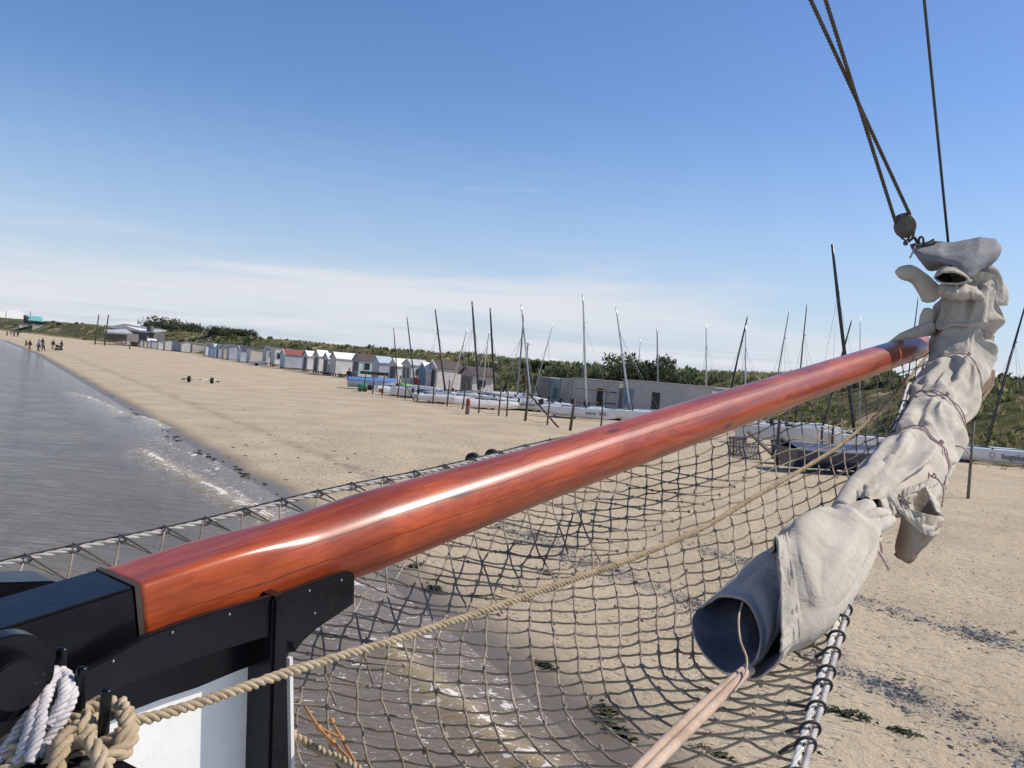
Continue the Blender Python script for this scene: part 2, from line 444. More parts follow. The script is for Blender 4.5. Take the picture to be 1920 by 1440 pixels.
def near(poly, sigma, lim=None):
    """gaussian of the distance to a polyline, and signed side (shoreward +)"""
    d2 = np.full(WX.shape, 1e9); side = np.zeros(WX.shape)
    m = (np.abs(WX - poly[:, 0].mean()) < 40) & (WY < poly[:, 1].max() + 12)
    X1, Y1 = WX[m], WY[m]; dd = np.full(X1.shape, 1e9); sd = np.zeros(X1.shape)
    for k in range(len(poly) - 1):
        a, b = poly[k, :2], poly[k + 1, :2]; e = b - a; L2 = e @ e + 1e-9
        f = np.clip(((X1 - a[0]) * e[0] + (Y1 - a[1]) * e[1]) / L2, 0, 1)
        dx, dy = X1 - a[0] - f * e[0], Y1 - a[1] - f * e[1]; q_ = dx * dx + dy * dy
        up_ = q_ < dd; dd = np.where(up_, q_, dd); sd = np.where(up_, dx * .855 + dy * .5, sd)
    d2[m] = dd; side[m] = sd
    return np.exp(-d2 / (2 * sigma ** 2)), np.sqrt(d2), side
WZ = np.zeros(WX.shape); foam = np.zeros(WX.shape); surf = np.zeros(WX.shape)
for k, (sg, hh) in {'A': (.28, .17), 'B': (.26, .20), 'C': (.16, .15)}.items():
    g_, d_, sd_ = near(crest[k], sg)
    jag = .65 + .5 * fbm(WX * 2.3, WY * 2.3, 3.3, 3)
    WZ += hh * g_ * jag
    surf = np.maximum(surf, np.clip(near(crest[k], sg * 1.15)[0] * 1.25, 0, 1) * .9)
    cf = 1.2 * np.exp(-((sd_ - .12) / (.14 if k != 'C' else .07)) ** 2) * (d_ < .6)
    foam = np.maximum(foam, cf * (.55 + .75 * vnoise(WX * 1.7, WY * 1.7, 8.)))
    tr = np.exp(-np.maximum(sd_, 0) / (2.2 if k == 'B' else 1.0)) * (sd_ > 0) * np.clip(1 - d_ / 4.5, 0, 1) * (.50 if k != 'A' else .3)
    foam = np.maximum(foam, tr)
    tr2 = np.exp(-np.maximum(-sd_, 0) / (1.1 if k == 'C' else .5)) * (sd_ <= 0) * np.clip(1 - d_ / 2.5, 0, 1) * .44
    foam = np.maximum(foam, tr2)
for e_ in edges:
    g_, d_, sd_ = near(e_ + np.stack([.12 * vnoise(np.arange(50) / 3., 1.3), .12 * vnoise(np.arange(50) / 3., 7.3), np.zeros(50)], 1), .07)
    foam = np.maximum(foam, 1.0 * g_ * (.6 + .6 * vnoise(WX * 3, WY * 3, 1.)))
    foam = np.maximum(foam, .48 * np.exp(-d_ / .7) * (sd_ < 0))
foam = np.maximum(foam, np.clip((17 - WY) / 4, 0, 1) * np.clip(1 + ww / 4.5, 0, 1) * (ww < .1) * (.30 + .22 * vnoise(WX / 1.1, WY / 1.1, 6.)))
amp = np.clip(-ww / 3., .12, 1)
uu = WX * -.53 + WY * .848; vv = WX * .848 + WY * .53
WZ += amp * (.012 * fbm(uu / 1.5, vv / .45, 0., 3) + .02 * np.sin(vv * 1.9 + 1.8 * fbm(uu / 5, vv / 4, 2., 2)) * (.5 + .5 * vnoise(uu / 6, vv / 6, 4.)))
mask = ww < 2.0
Qw = grid_faces(len(wy), len(wt)); kw = mask.ravel()[Qw].any(1)
Vw = np.stack([WX, WY, WZ], -1).reshape(-1, 3)
t = NT('sea_water'); v = t.co('Object')
vm = t.map(v, (1., 1., 1), rot=(0, 0, rad(-32)))
a_f, a_s = t.attr('foam'), t.attr('surf')
shal = t.attr('shallow')
base = t.mix(t.ramp(t.noise(v, .25, 3), .35, .7), (.115, .092, .068), (.15, .12, .09))
base = t.mix(shal, base, (.205, .152, .098))
base = t.mix(t.math('MULTIPLY', a_s, .9), base, (.34, .25, .125))
ve = t.math('MULTIPLY', t.vor(t.map(v, (1, 1, 1)), 5.5, 'DISTANCE_TO_EDGE'), 1.0)
warp = t.n('ShaderNodeVectorMath', operation='ADD'); wv = t.n('ShaderNodeTexNoise'); t.l(v, wv.inputs['Vector']); wv.inputs['Scale'].default_value = 2.2; wv.inputs['Detail'].default_value = 4
sc_ = t.n('ShaderNodeVectorMath', operation='SCALE'); t.l(wv.outputs['Color'], sc_.inputs[0]); sc_.inputs['Scale'].default_value = .55
t.l(v, warp.inputs[0]); t.l(sc_.outputs[0], warp.inputs[1])
lace = t.ramp(t.vor(warp.outputs[0], 4.2, 'DISTANCE_TO_EDGE'), .0, .20, 1., 0.)
blot = t.ramp(t.noise(warp.outputs[0], 3.1, 5, .6), .50, .68)
blot2 = t.ramp(t.noise(t.map(warp.outputs[0], (1., 2.1, 1)), 7.5, 2, .55), .60, .66)
pat = t.math('ADD', t.math('MULTIPLY', lace, .45), t.math('ADD', t.math('MULTIPLY', blot, .5), t.math('MULTIPLY', blot2, .75)))
fm = t.ramp(t.math('ADD', t.math('MULTIPLY', a_f, 1.15), t.math('MULTIPLY', t.math('SUBTRACT', pat, .75), .75)), .28, .46)
fm = t.math('MULTIPLY', fm, t.ramp(a_f, .03, .12))
cc = t.mix(t.math('MULTIPLY', fm, .82), base, (.66, .63, .58))
t.P(Base_Color=cc, Roughness=t.math('ADD', .1, t.math('MULTIPLY', fm, .75)), IOR=1.33)
rip = t.math('ADD', t.noise(t.map(v, (1.1, 4.2, 1), rot=(0, 0, rad(16))), .55, 4, .62, .3), t.math('MULTIPLY', t.noise(t.map(v, (1, 3.2, 1), rot=(0, 0, rad(24))), 3.3, 4, .6), .35))
q = t.bump(t.math('ADD', rip, t.math('MULTIPLY', fm, .12)), .75, .15)
t.set(q.inputs['Strength'], t.math('SUBTRACT', .85, t.math('MULTIPLY', shal, .55)))
sea_m = t.m
sh_ = np.clip(1 + ww / 3.2, 0, 1)
sea = ob('sea', submesh('sea', Vw, Qw[kw], {'foam': np.clip(foam, 0, 1.2), 'surf': surf, 'shallow': sh_}), sea_m); tag(sea, kind='structure')

# --- loose weed, shells and pebbles strewn over the sand
def bits(n, prob, size, colr, name, ymax=60, pw=1.6, xmax=.72, flat=.35, tries=40):
    """n small low lumps; prob gives the chance of keeping one at (w, Y, line of the bank)"""
    m = n * tries
    Y = 5.5 + (ymax - 5.5) * nr.random(m) ** pw; X = Y * nr.uniform(-.72, xmax, m)
    w = shore_w(X, Y); bw = np.interp(Y, [8, 15, 28, 45, 90], [4.45, 4.5, 3.8, 4.2, 4.2]) + .35 * fbm(X / 3., Y / 3., 1.9, 3)
    k = (nr.random(m) < prob(w, Y, bw)) & (dune_q(X, Y) < -1)
    X, Y = X[k][:n], Y[k][:n]; m = len(X)
    Z = sand_z(X, Y) - .003
    L = size * np.exp(nr.normal(0, .5, m)); a = math.atan2(.848, -.53) + nr.normal(0, .7, m)
    e = np.stack([np.cos(a), np.sin(a), 0 * a], 1); f = np.stack([-np.sin(a), np.cos(a), 0 * a], 1); o_ = np.stack([X, Y, Z], 1)
    wd = (L * nr.uniform(.25, .7, m))[:, None]; h = L * flat * nr.uniform(.5, 1.2, m); L = L[:, None]
    u = lambda lo_, hi_: nr.uniform(lo_, hi_, (m, 1))
    V = np.stack([o_ - e * L, o_ + f * wd * u(.5, 1), o_ + e * L * u(.6, 1), o_ - f * wd * u(.5, 1), o_ + e * L * u(-.4, .4) + np.stack([0 * h, 0 * h, h], 1)], 1).reshape(-1, 3)
    b = np.arange(m)[:, None] * 5
    Fs = np.concatenate([b + [[0, 1, 4]], b + [[1, 2, 4]], b + [[2, 3, 4]], b + [[3, 0, 4]]])
    C = np.array(colr)[nr.integers(0, len(colr), m)] * nr.uniform(.7, 1.3, (m, 1))
    me = np_mesh(name, V, Fs); attr(me, 'tone', np.repeat(np.concatenate([np.clip(C, 0, 1), np.ones((m, 1))], 1), 5, 0), 'FLOAT_COLOR')
    return me
t = NT('strewn_bits'); t.P(Base_Color=t.attr('tone', 'Color'), Roughness=.85); bits_m = t.m
d_ = ob('beach_debris', bits(7800, lambda w, Y, b: (w > 1.6) * (.6 + .4 * np.sin(Y * 2 + w)), .021, [(.11, .09, .06), (.14, .115, .08), (.07, .06, .05)], 'beach_debris', ymax=42, tries=5), bits_m); tag(d_, kind='stuff')
def in_bank(w, Y, b):
    k = .22 * nr.normal(0, 1, len(w))
    return np.maximum((np.abs(w - b - k) < .13) * (.30 + .70 * np.sin(Y * 1.1 + 1) ** 2), (Y < 21) * (np.abs(w - b - 3.3 - k) < .12) * (.45 + .55 * np.sin(Y * 1.4) ** 2))
d_ = ob('shell_bank', bits(19000, in_bank, .027, [(.055, .055, .065), (.085, .085, .095), (.045, .045, .05), (.035, .035, .04), (.12, .12, .125), (.33, .32, .31)], 'shell_bank', ymax=24, pw=1.25, tries=60), bits_m); tag(d_, kind='stuff')
# ------------------------------------------------------------------ bowsprit frame of reference
HEEL = at(265, 1140, 2.27); TIP = at(1700, 656, 7.1)
EX = (TIP - HEEL) / np.linalg.norm(TIP - HEEL)
EH = np.array([EX[0], EX[1], 0]); EH /= np.linalg.norm(EH)          # forward, level
NS = np.array([EH[1], -EH[0], 0])                                   # to starboard
EY = np.cross([0, 0, 1], EX); EY /= np.linalg.norm(EY); EZ = np.cross(EX, EY)
BM = Matrix(((EX[0], EY[0], EZ[0], HEEL[0]), (EX[1], EY[1], EZ[1], HEEL[1]), (EX[2], EY[2], EZ[2], HEEL[2]), (0, 0, 0, 1)))
def on_plane(px, py, t_):
    """point seen at a pixel on the upright plane t_ metres to starboard of the spar"""
    d = at(px, py, 1.) - CAM
    k = (t_ - (CAM - HEEL) @ NS) / (d @ NS)
    return CAM + k * d

# varnished wood
t = NT('varnished_pine'); v = t.co('Object')
vg = t.map(v, (1.1, 6., 6.))
g1 = t.noise(vg, 1.6, 5, .55, .9)
g2 = t.noise(t.map(v, (2.0, 26, 26)), 1.2, 4, .6, .5)
kn = t.n('ShaderNodeTexVoronoi', feature='F1'); t.l(t.map(v, (1.75, 6.5, 6.5), loc=(.35, .2, .1)), kn.inputs['Vector']); kn.inputs['Scale'].default_value = 1.
kd = kn.outputs['Distance']
ringv = t.math('SINE', t.math('MULTIPLY', t.math('ADD', g1, t.math('MULTIPLY', t.ramp(kd, 0, .75, .55, 0.), .8)), 40.))
cc = t.mix(t.ramp(g1, .33, .68), (.25, .038, .010), (.44, .078, .017))
cc = t.mix(t.math('MULTIPLY', t.ramp(ringv, -.2, 1.), .30), cc, (.19, .026, .009))
cc = t.mix(t.math('MULTIPLY', t.ramp(t.noise(t.map(v, (1.2, 70, 70)), 1.0, 5, .7, .3), .46, .66), .38), cc, (.17, .024, .007))
cc = t.mix(t.math('MULTIPLY', t.ramp(g2, .45, .75), .30), cc, (.52, .115, .025))
cc = t.mix(t.math('MULTIPLY', t.ramp(t.noise(v, 2.3, 3), .5, .75), .45), cc, (.15, .022, .01))
keep_k = t.ramp(kn.outputs['Color'], .42, .46)
cc = t.mix(t.math('MULTIPLY', t.ramp(kd, .05, .16, 1., 0.), keep_k), cc, (.035, .010, .007))
# drying cracks running along the spar
sp = t.n('ShaderNodeSeparateXYZ'); t.l(v, sp.inputs[0])
ang = t.math('ARCTAN2', sp.outputs[2], sp.outputs[1])
wob = t.math('MULTIPLY', t.math('SUBTRACT', t.noise(t.map(v, (1.3, .2, .2)), 1.4, 4, .6), .5), .40)
crk = None
for a0, lo_, hi_ in ((2.62, .25, 3.3), (3.13, -.1, 2.4), (2.28, 1.2, 4.3), (1.95, -.2, 2.2), (-2.95, 1.2, 5.6), (2.75, 2.6, 6.2), (-2.55, .2, 1.9)):
    da = t.math('ABSOLUTE', t.math('ADD', t.math('SUBTRACT', ang, a0), wob))
    if a0 > 2.6: da = t.math('MINIMUM', da, t.math('ABSOLUTE', t.math('ADD', t.math('SUBTRACT', ang, a0 - 2 * PI), wob)))
    if a0 < -2.5: da = t.math('MINIMUM', da, t.math('ABSOLUTE', t.math('ADD', t.math('SUBTRACT', ang, a0 + 2 * PI), wob)))
    m_ = t.math('MULTIPLY', t.ramp(da, .005, .013, 1., 0.), t.math('MULTIPLY', t.ramp(sp.outputs[0], lo_, lo_ + .3), t.ramp(sp.outputs[0], hi_ - .4, hi_, 1., 0.)))
    m_ = t.math('MULTIPLY', m_, t.ramp(t.noise(t.map(v, (3.5, .5, .5), loc=(a0 * 3, 0, 0)), 1.5, 3), .26, .36))
    crk = m_ if crk is None else t.math('MAXIMUM', crk, m_)
cc = t.mix(crk, cc, (.022, .008, .006))
t.P(Base_Color=cc, Roughness=.42)
t.b.inputs['Coat Weight'].default_value = .55; t.b.inputs['Coat Roughness'].default_value = .22; t.b.inputs['Coat IOR'].default_value = 1.45; t.b.inputs['Specular IOR Level'].default_value = .22
t.bump(t.math('SUBTRACT', t.math('ADD', t.math('MULTIPLY', g2, .18), t.math('MULTIPLY', t.noise(t.map(v, (3, 9, 9)), 3., 3), .3)), t.math('MULTIPLY', crk, 2.2)), .35, .006)
varnish = t.m
def gloss_black():
    t = NT('black_paint'); v = t.co()
    n_ = t.noise(v, 5., 5, .6)
    cc = t.mix(t.ramp(n_, .35, .7), (.004, .004, .005), (.008, .008, .010))
    cc = t.mix(t.math('MULTIPLY', t.ramp(t.noise(t.map(v, (1, 1, 1)), 3.1, 6, .7), .60, .75), .35), cc, (.045, .03, .02))
    chip = t.ramp(t.noise(v, 21., 3, .8), .71, .735)
    cc = t.mix(t.math('MULTIPLY', chip, .55), cc, (.07, .042, .03))
    t.P(Base_Color=cc, Roughness=t.math('ADD', .16, t.math('MULTIPLY', n_, .2)))
    t.b.inputs['Specular IOR Level'].default_value = .28
    t.bump(t.noise(v, 22., 4, .6), .25, .004); return t.m
black = gloss_black()

bow = empty('bowsprit', HEEL, 0, 'long varnished red-brown wooden bowsprit rising from black bow to the furled sail', 'bowsprit')
bow.matrix_world = BM
def sup(a, p):
    c_, s_ = math.cos(a), math.sin(a)
    k = (abs(c_) ** p + abs(s_) ** p) ** (-1 / p)
    return k * c_, k * s_
nx, na = 150, 64
V = []
xsec = np.concatenate([np.linspace(-.05, 1.3, 70), np.linspace(1.33, 6.75, nx - 70)])
for x in xsec:
    f = min(1, max(0, (x + .05) / .66)); f = f * f * (3 - 2 * f)
    p = 2 + 14 * (1 - f) ** 2.2
    r = float(np.interp(x, [0, .3, .75, 1.6, 4.3, 6.75], [.100, .111, .128, .113, .105, .101]))
    for k in range(na):
        cy, cz = sup(2 * PI * (k + .5) / na, p)
        V.append((x, r * cy, r * cz))
Fq = grid_faces(nx, na, True)
me = np_mesh('spar', V, Fq, True)
bm_ = bmesh.new(); bm_.from_mesh(me); bm_.verts.ensure_lookup_table()
bm_.faces.new([bm_.verts[k] for k in range(na)]); bm_.faces.new([bm_.verts[(nx - 1) * na + k] for k in range(na - 1, -1, -1)])
bmesh.ops.recalc_face_normals(bm_, faces=bm_.faces); bm_.to_mesh(me); bm_.free()
ob('spar', me, varnish, bow)
b = MB(); b.box((-.91, 0, 0), (1.70, .199, .199)); b.build('heel', black, bow, .006)
b = MB()
for s_ in (-1, 1):
    b.box((-.053, s_ * .1005, 0), (.014, .003, .204)); b.box((-.053, 0, s_ * .1005), (.014, .198, .003))
b.build('seam', paint((.045, .034, .026), .7), bow)

# ---- stem, web plate and panel under the spar
stem = empty('bow_stem', on_plane(520, 1300, .1), 0, 'black painted bow stem with cheek plate and white panel carrying the bowsprit', 'ship stem')
def child_world(o): o.matrix_parent_inverse = stem.matrix_world.inverted(); return o
bpy.context.view_layer.update()
def plate(px, t0, t1, name, m, bev=.006):
    A = [on_plane(x, y, t1) for x, y in px]
    B = [q - (t1 - t0) * NS for q in A]
    b = MB(); b.prism(A, B); return child_world(b.build(name, m, stem, bev))
cheek = [(60, 1311), (120, 1278), (200, 1236), (268, 1196), (330, 1172), (400, 1149), (470, 1130), (540, 1110), (600, 1089), (650, 1073), (661, 1072), (666, 1078), (666, 1100), (665, 1132), (630, 1156), (595, 1180),
         (570, 1202), (552, 1226), (546, 1205), (497, 1196), (430, 1216), (370, 1236), (300, 1262), (240, 1285), (170, 1322), (100, 1362), (-60, 1452), (-120, 1400)]
plate(cheek, .135, .160, 'cheek_plate', black, .004)
webtop = [(-60, 1440), (100, 1340), (240, 1262), (370, 1215), (500, 1175), (548, 1165)]
webmid = [(548, 1222), (497, 1238), (430, 1264), (370, 1289), (300, 1312), (240, 1335), (170, 1372), (100, 1410), (-60, 1500)]
plate(webtop + webmid, .050, .0665, 'web_plate', black, 0)
plate([(-60, 1480), (100, 1400), (240, 1325), (370, 1279), (500, 1225), (508, 1330), (515, 1640), (-40, 1660)], .050, .0635, 'web_panel', paint((.80, .78, .73), .35, 0, .05, 4., dirt=.12), 0)
plate([(514, 1121), (538, 1113), (548, 1660), (499, 1660)], .02, .176, 'stem_post', black, .008)
plate([(543, 1235), (549, 1232), (556, 1660), (550, 1660)], -.02, .10, 'hull_plank', paint((.75, .74, .70), .4), 0)
plate([(-200, 1098), (100, 1090), (150, 1100), (-200, 1180)], -.60, -.45, 'far_cheek', black)
# bolts on the cheek
for px in ((212, 1228 + 12), (323, 1186), (430, 1152), (580, 1108), (640, 1088), (590, 1150)):
    b = MB(); b.ball(on_plane(*px, .161), .004, 8, 5); child_world(b.build('bolt_head', paint((.25, .24, .22), .35, .6), stem))

# ---- windlass drum, pins, pin rail
dr = empty('windlass_drum', on_plane(12, 1268, .33), 0, 'round black iron windlass drum at left edge by the bowsprit heel', 'windlass')
b = MB()
for r0, t0, t1 in ((.085, .30, .345), (.05, .345, .39)):
    A = [NS * t1 + r0 * (math.cos(a) * EH + math.sin(a) * np.array([0, 0, 1.])) for a in np.linspace(0, 2 * PI, 40, endpoint=False)]
    B = [q - (t1 - t0) * NS for q in A]
    b.prism([q - NS * .33 for q in A], [q - NS * .33 for q in B])
b.build('drum_flange', black, dr, .003)
b = MB(); b.tube([-.35 * NS, -.02 * NS], .04, 16); b.build('axle', black, dr)

def hemp(name, c1, c2, fz=.6):
    t = NT(name); v = t.co()
    n_ = t.noise(v, 260., 3, .65); n2_ = t.noise(v, 14., 4, .6)
    cc = t.mix(t.ramp(n2_, .3, .7), c1, c2)
    cc = t.mix(t.math('MULTIPLY', t.ramp(n_, .5, .8), .5), cc, tuple(q * .45 for q in c1))
    t.P(Base_Color=cc, Roughness=.92); t.b.inputs['Specular IOR Level'].default_value = .15
    t.bump(n_, fz, .004); return t.m
hemp_m = hemp('hemp', (.34, .26, .16), (.48, .38, .255))
white_m = hemp('white_rope', (.40, .375, .38), (.58, .55, .54), .4)
pr = empty('pin_rail', at(150, 1440, 1.75), 0, 'black pin rail with upright belaying pins at the lower left corner', 'pin rail')
bpy.context.view_layer.update()
def wchild(o, par): o.matrix_parent_inverse = par.matrix_world.inverted(); return o
def pin(px, py, d, L=.34):
    top_ = at(px, py, d); b = MB()
    zz = np.array([-.0, 0, -1.])
    prof = [(0, .0), (.0, .0085), (.004, .0105), (.02, .0112), (.12, .0108), (L, .010)]
    b.tube([top_ + zz * (q[0] + i * 1e-5) for i, q in enumerate(prof)], [max(q[1], 1e-4) for q in prof], 16)
    wchild(b.build('belaying_pin', black, pr), pr)
pin(117, 1214, 1.86); pin(155, 1250, 1.80); pin(200, 1292, 1.76)
A = [at(*p) for p in ((206, 1409, 1.70), (300, 1458, 1.66), (120, 1640, 1.5), (-260, 1560, 1.52), (-120, 1400, 1.72))]
b = MB(); b.prism(A, [q - np.array([0, 0, .06]) for q in A]); wchild(b.build('rail_board', black, pr, .004), pr)

# ---- white braided line on the first pin
wr = empty('white_line', at(108, 1290, 1.8), 0, 'white braided line looped round the left belaying pin', 'rope')
bpy.context.view_layer.update()
for P in ([(-20, 1450, 1.66), (25, 1385, 1.71), (70, 1315, 1.76), (97, 1270, 1.81), (112, 1256, 1.86), (128, 1268, 1.84)],
          [(112, 1256, 1.86), (132, 1278, 1.80), (134, 1310, 1.77), (118, 1345, 1.74), (92, 1385, 1.71), (70, 1420, 1.68)],
          [(55, 1430, 1.66), (72, 1375, 1.69), (82, 1320, 1.73), (98, 1283, 1.78), (112, 1268, 1.83)],
          [(30, 1440, 1.67), (52, 1380, 1.69), (66, 1330, 1.72), (84, 1292, 1.77)],
          [(122, 1275, 1.79), (120, 1305, 1.755), (104, 1340, 1.735), (92, 1362, 1.72)]):
    wchild(ob('turn', rope_mesh(spline([at(*p) for p in P], 60), .0125, .055, 4, 6, 12, 'turn', .12), white_m, wr), wr)

# ---- hemp rope: from the pin, under the spar, out to its end
hr = empty('hemp_rope', at(200, 1350, 1.76), 0, 'thick tan hemp rope made fast round a pin, leading along under the bowsprit', 'rope')
bpy.context.view_layer.update()
lx = [(236, 1352), (300, 1341), (450, 1292), (560, 1254), (740, 1200), (900, 1148), (1000, 1112), (1090, 1081), (1154, 1059), (1273, 1011), (1336, 980), (1415, 932), (1514, 874), (1586, 826), (1673, 746), (1738, 668)]
P = [at(x, y, 1 / (.556 - .000285 * (x - 240))) for x, y in lx]
wchild(ob('lead', rope_mesh(spline(P, 300), .0130, .062, 3, 7, 9, 'lead', .16), hemp_m, hr), hr)
turns = [[(240, 1354, 1.79), (238, 1334, 1.83), (214, 1318, 1.88), (172, 1324, 1.87), (148, 1346, 1.82), (118, 1395, 1.74), (84, 1460, 1.68)],
         [(232, 1338, 1.79), (243, 1372, 1.75), (205, 1393, 1.72), (150, 1418, 1.70), (104, 1470, 1.67)],
         [(238, 1352, 1.76), (242, 1390, 1.72), (216, 1421, 1.69), (160, 1442, 1.67), (96, 1490, 1.65)],
         [(-40, 1428, 1.69), (36, 1380, 1.74), (100, 1356, 1.78), (158, 1346, 1.79), (174, 1362, 1.76), (146, 1400, 1.70)],
         [(-40, 1450, 1.67), (32, 1402, 1.70), (92, 1380, 1.73), (112, 1396, 1.71), (90, 1440, 1.67)],
         [(-30, 1475, 1.65), (40, 1424, 1.68), (96, 1408, 1.70), (120, 1440, 1.66)],
         [(165, 1384, 1.69), (184, 1412, 1.66), (198, 1480, 1.62)],
         [(128, 1372, 1.70), (112, 1412, 1.66), (92, 1490, 1.61)],
         [(232, 1368, 1.73), (226, 1404, 1.70), (190, 1430, 1.66), (150, 1490, 1.62)],
         [(152, 1356, 1.735), (160, 1376, 1.71), (144, 1392, 1.70), (134, 1376, 1.72)]]
for T_ in turns:
    wchild(ob('turn', rope_mesh(spline([at(*p) for p in T_], 70), .0168, .085, 3, 7, 10, 'turn', .25), hemp_m, hr), hr)

# ------------------------------------------------------------------ the bowsprit net
LS, W0 = 6.6, 1.62
def zed(s): return 3.1 + .2 * s
def wid(s): return np.maximum(.26, W0 * (1 - s / LS))
def st_of(P):
    q = P[..., :2] - HEEL[:2]
    return q @ EH[:2], q @ NS[:2]
def net_z(s, t_): return zed(s) - .33 * np.maximum(0, 1 - (t_ / wid(s)) ** 2)
def net_pt(s, t_, dz=0.):
    return np.array([HEEL[0] + s * EH[0] + t_ * NS[0], HEEL[1] + s * EH[1] + t_ * NS[1], net_z(s, t_) + dz])
kn_px = {0: {0: (568, 1287), 1: (577, 1260), 2: (583, 1237), 3: (590, 1213), 5: (610, 1167), 7: (640, 1115), 9: (678, 1062), -2: (555, 1345), -4: (560, 1410)},
 3: {0: (715, 1313), 1: (715, 1287), 2: (720, 1260), 3: (725, 1233), 5: (735, 1190), 7: (752, 1145), 9: (773, 1105), 11: (797, 1060), -1: (723, 1343), -2: (737, 1375), -3: (745, 1403), -5: (765, 1460)},
 6: {0: (872, 1333), 1: (867, 1307), 2: (863, 1280), 3: (860, 1253), 5: (865, 1203), 7: (876, 1158), 9: (887, 1117), 11: (900, 1073), 14: (925, 1010), -1: (877, 1357), -2: (885, 1383), -3: (903, 1410), -5: (950, 1465)},
 9: {0: (1015, 1330), 1: (1007, 1307), 3: (1002, 1260), 5: (997, 1217), 7: (990, 1163), 9: (1001, 1127), 11: (1012, 1085), 13: (1025, 1045), 15: (1040, 1005), 17: (1055, 965), -1: (1023, 1357), -2: (1040, 1382), -3: (1073, 1407), -5: (1140, 1462)},
 11: {0: (1107, 1327), 1: (1097, 1303), 3: (1085, 1257), 5: (1083, 1213), 7: (1080, 1170), 9: (1073, 1122), 11: (1078, 1080), 13: (1080, 1040), 15: (1085, 1000), 17: (1090, 960), -1: (1118, 1348), -2: (1142, 1372), -3: (1185, 1405), -4: (1240, 1430), -5: (1300, 1450)},
 14: {0: (1250, 1318), 1: (1233, 1293), 3: (1207, 1250), 5: (1200, 1207), 7: (1200, 1163), 9: (1197, 1118), 11: (1183, 1073), 13: (1177, 1033), 15: (1175, 993), 17: (1178, 953), 19: (1182, 915), -1: (1290, 1340), -2: (1350, 1352), -3: (1410, 1365), -4: (1470, 1378), -5: (1530, 1392)},
 17: {5: (1300, 1190), 7: (1297, 1145), 9: (1290, 1100), 11: (1284, 1055), 13: (1278, 1012), 17: (1272, 932), 21: (1272, 860), 2: (1325, 1278), 1: (1375, 1290), 0: (1425, 1302), -1: (1475, 1315), -2: (1530, 1325)},
 20: {5: (1400, 1170), 9: (1385, 1078), 13: (1373, 988), 17: (1368, 908), 21: (1366, 832), 3: (1440, 1240), 2: (1485, 1250), 1: (1535, 1262), 0: (1590, 1272)},
 24: {5: (1530, 1130), 9: (1505, 1035), 13: (1488, 945), 17: (1480, 865), 21: (1476, 788), 3: (1590, 1185)},
 28: {9: (1610, 985), 13: (1590, 900), 17: (1582, 828), 21: (1578, 760)},
 33: {13: (1700, 850), 17: (1688, 782), 21: (1692, 716)}}
src, dst = [], []
for c_, rr in kn_px.items():
    for r_, p in rr.items(): src.append((c_, r_)); dst.append(p)
src = np.array(src, float); dst = np.array(dst, float)
def tps(d): return np.where(d > 0, d ** 2 * np.log(d + 1e-12), 0)
K = tps(np.linalg.norm(src[:, None] - src[None], axis=2)) + np.eye(len(src)) * .6
Pm = np.hstack([np.ones((len(src), 1)), src]); n_ = len(src)
A_ = np.zeros((n_ + 3, n_ + 3)); A_[:n_, :n_] = K; A_[:n_, n_:] = Pm; A_[n_:, :n_] = Pm.T
sol = np.linalg.solve(A_, np.vstack([dst, np.zeros((3, 2))]))
def net_px(c_, r_):
    q = np.stack([np.asarray(c_, float), np.asarray(r_, float)], -1)
    k = tps(np.linalg.norm(q[..., None, :] - src, axis=-1))
    return k @ sol[:n_] + np.concatenate([np.ones(q.shape[:-1] + (1,)), q], -1) @ sol[n_:]
def net_hit(px):
    d = (_F[None] + (px[:, 0:1] - 960) / 1660 * _R + (720 - px[:, 1:2]) / 1660 * _U)
    D = np.linspace(1.4, 7.2, 500)
    P = CAM + D[None, :, None] * d[:, None, :]
    s, t_ = st_of(P); f = P[..., 2] - net_z(s, t_)
    k = np.argmax(f < 0, axis=1); k = np.where(f[np.arange(len(k)), k] < 0, k, 499); k = np.maximum(k, 1)
    i = np.arange(len(k)); f0, f1 = f[i, k - 1], f[i, k]
    tt = np.where(k < 499, D[k - 1] + (D[k] - D[k - 1]) * f0 / (f0 - f1 + 1e-9), 7.0)
    return CAM + tt[:, None] * d
CC = np.arange(-3, 40); RR = np.arange(-9, 27)
KPX = net_px(*np.meshgrid(CC, RR, indexing='ij'))
KPX += nr.normal(0, 1.6, KPX.shape)
K3 = net_hit(KPX.reshape(-1, 2)).reshape(len(CC), len(RR), 3)
K3[..., 2] += nr.normal(0, .004, K3.shape[:2])
sK, tK = st_of(K3)
bc = 1010 - .337 * (KPX[..., 0] - 650)
ok = (KPX[..., 1] > bc + 6) & (tK < wid(sK)) & (tK > -wid(sK)) & (sK > .30) & (sK < 6.5) & (KPX[..., 0] > 470)
ok &= ~((KPX[..., 0] > 1730) & (KPX[..., 1] > 700))
net = empty('bowsprit_net', HEEL, 0, 'knotted safety net slung under the bowsprit between two edge ropes', 'net')
bpy.context.view_layer.update()
t = NT('net_twine'); v = t.co()
cc = t.mix(t.ramp(t.noise(v, 6., 4, .6), .3, .7), (.17, .14, .105), (.38, .325, .255))
cc = t.mix(t.math('MULTIPLY', t.ramp(t.noise(v, 120., 2), .5, .7), .4), cc, (.10, .08, .06))
t.P(Base_Color=cc, Roughness=.9); t.b.inputs['Specular IOR Level'].default_value = .1
t.bump(t.noise(v, 300., 2), .4, .003); twine = t.m
t = NT('tarred_twine'); v = t.co()
t.P(Base_Color=t.mix(t.ramp(t.noise(v, 40., 3), .3, .7), (.018, .017, .017), (.05, .045, .04)), Roughness=.75); tarred = t.m
twine_d = paint((.11, .095, .075), .85, 0, .3, 30.)
loops = []
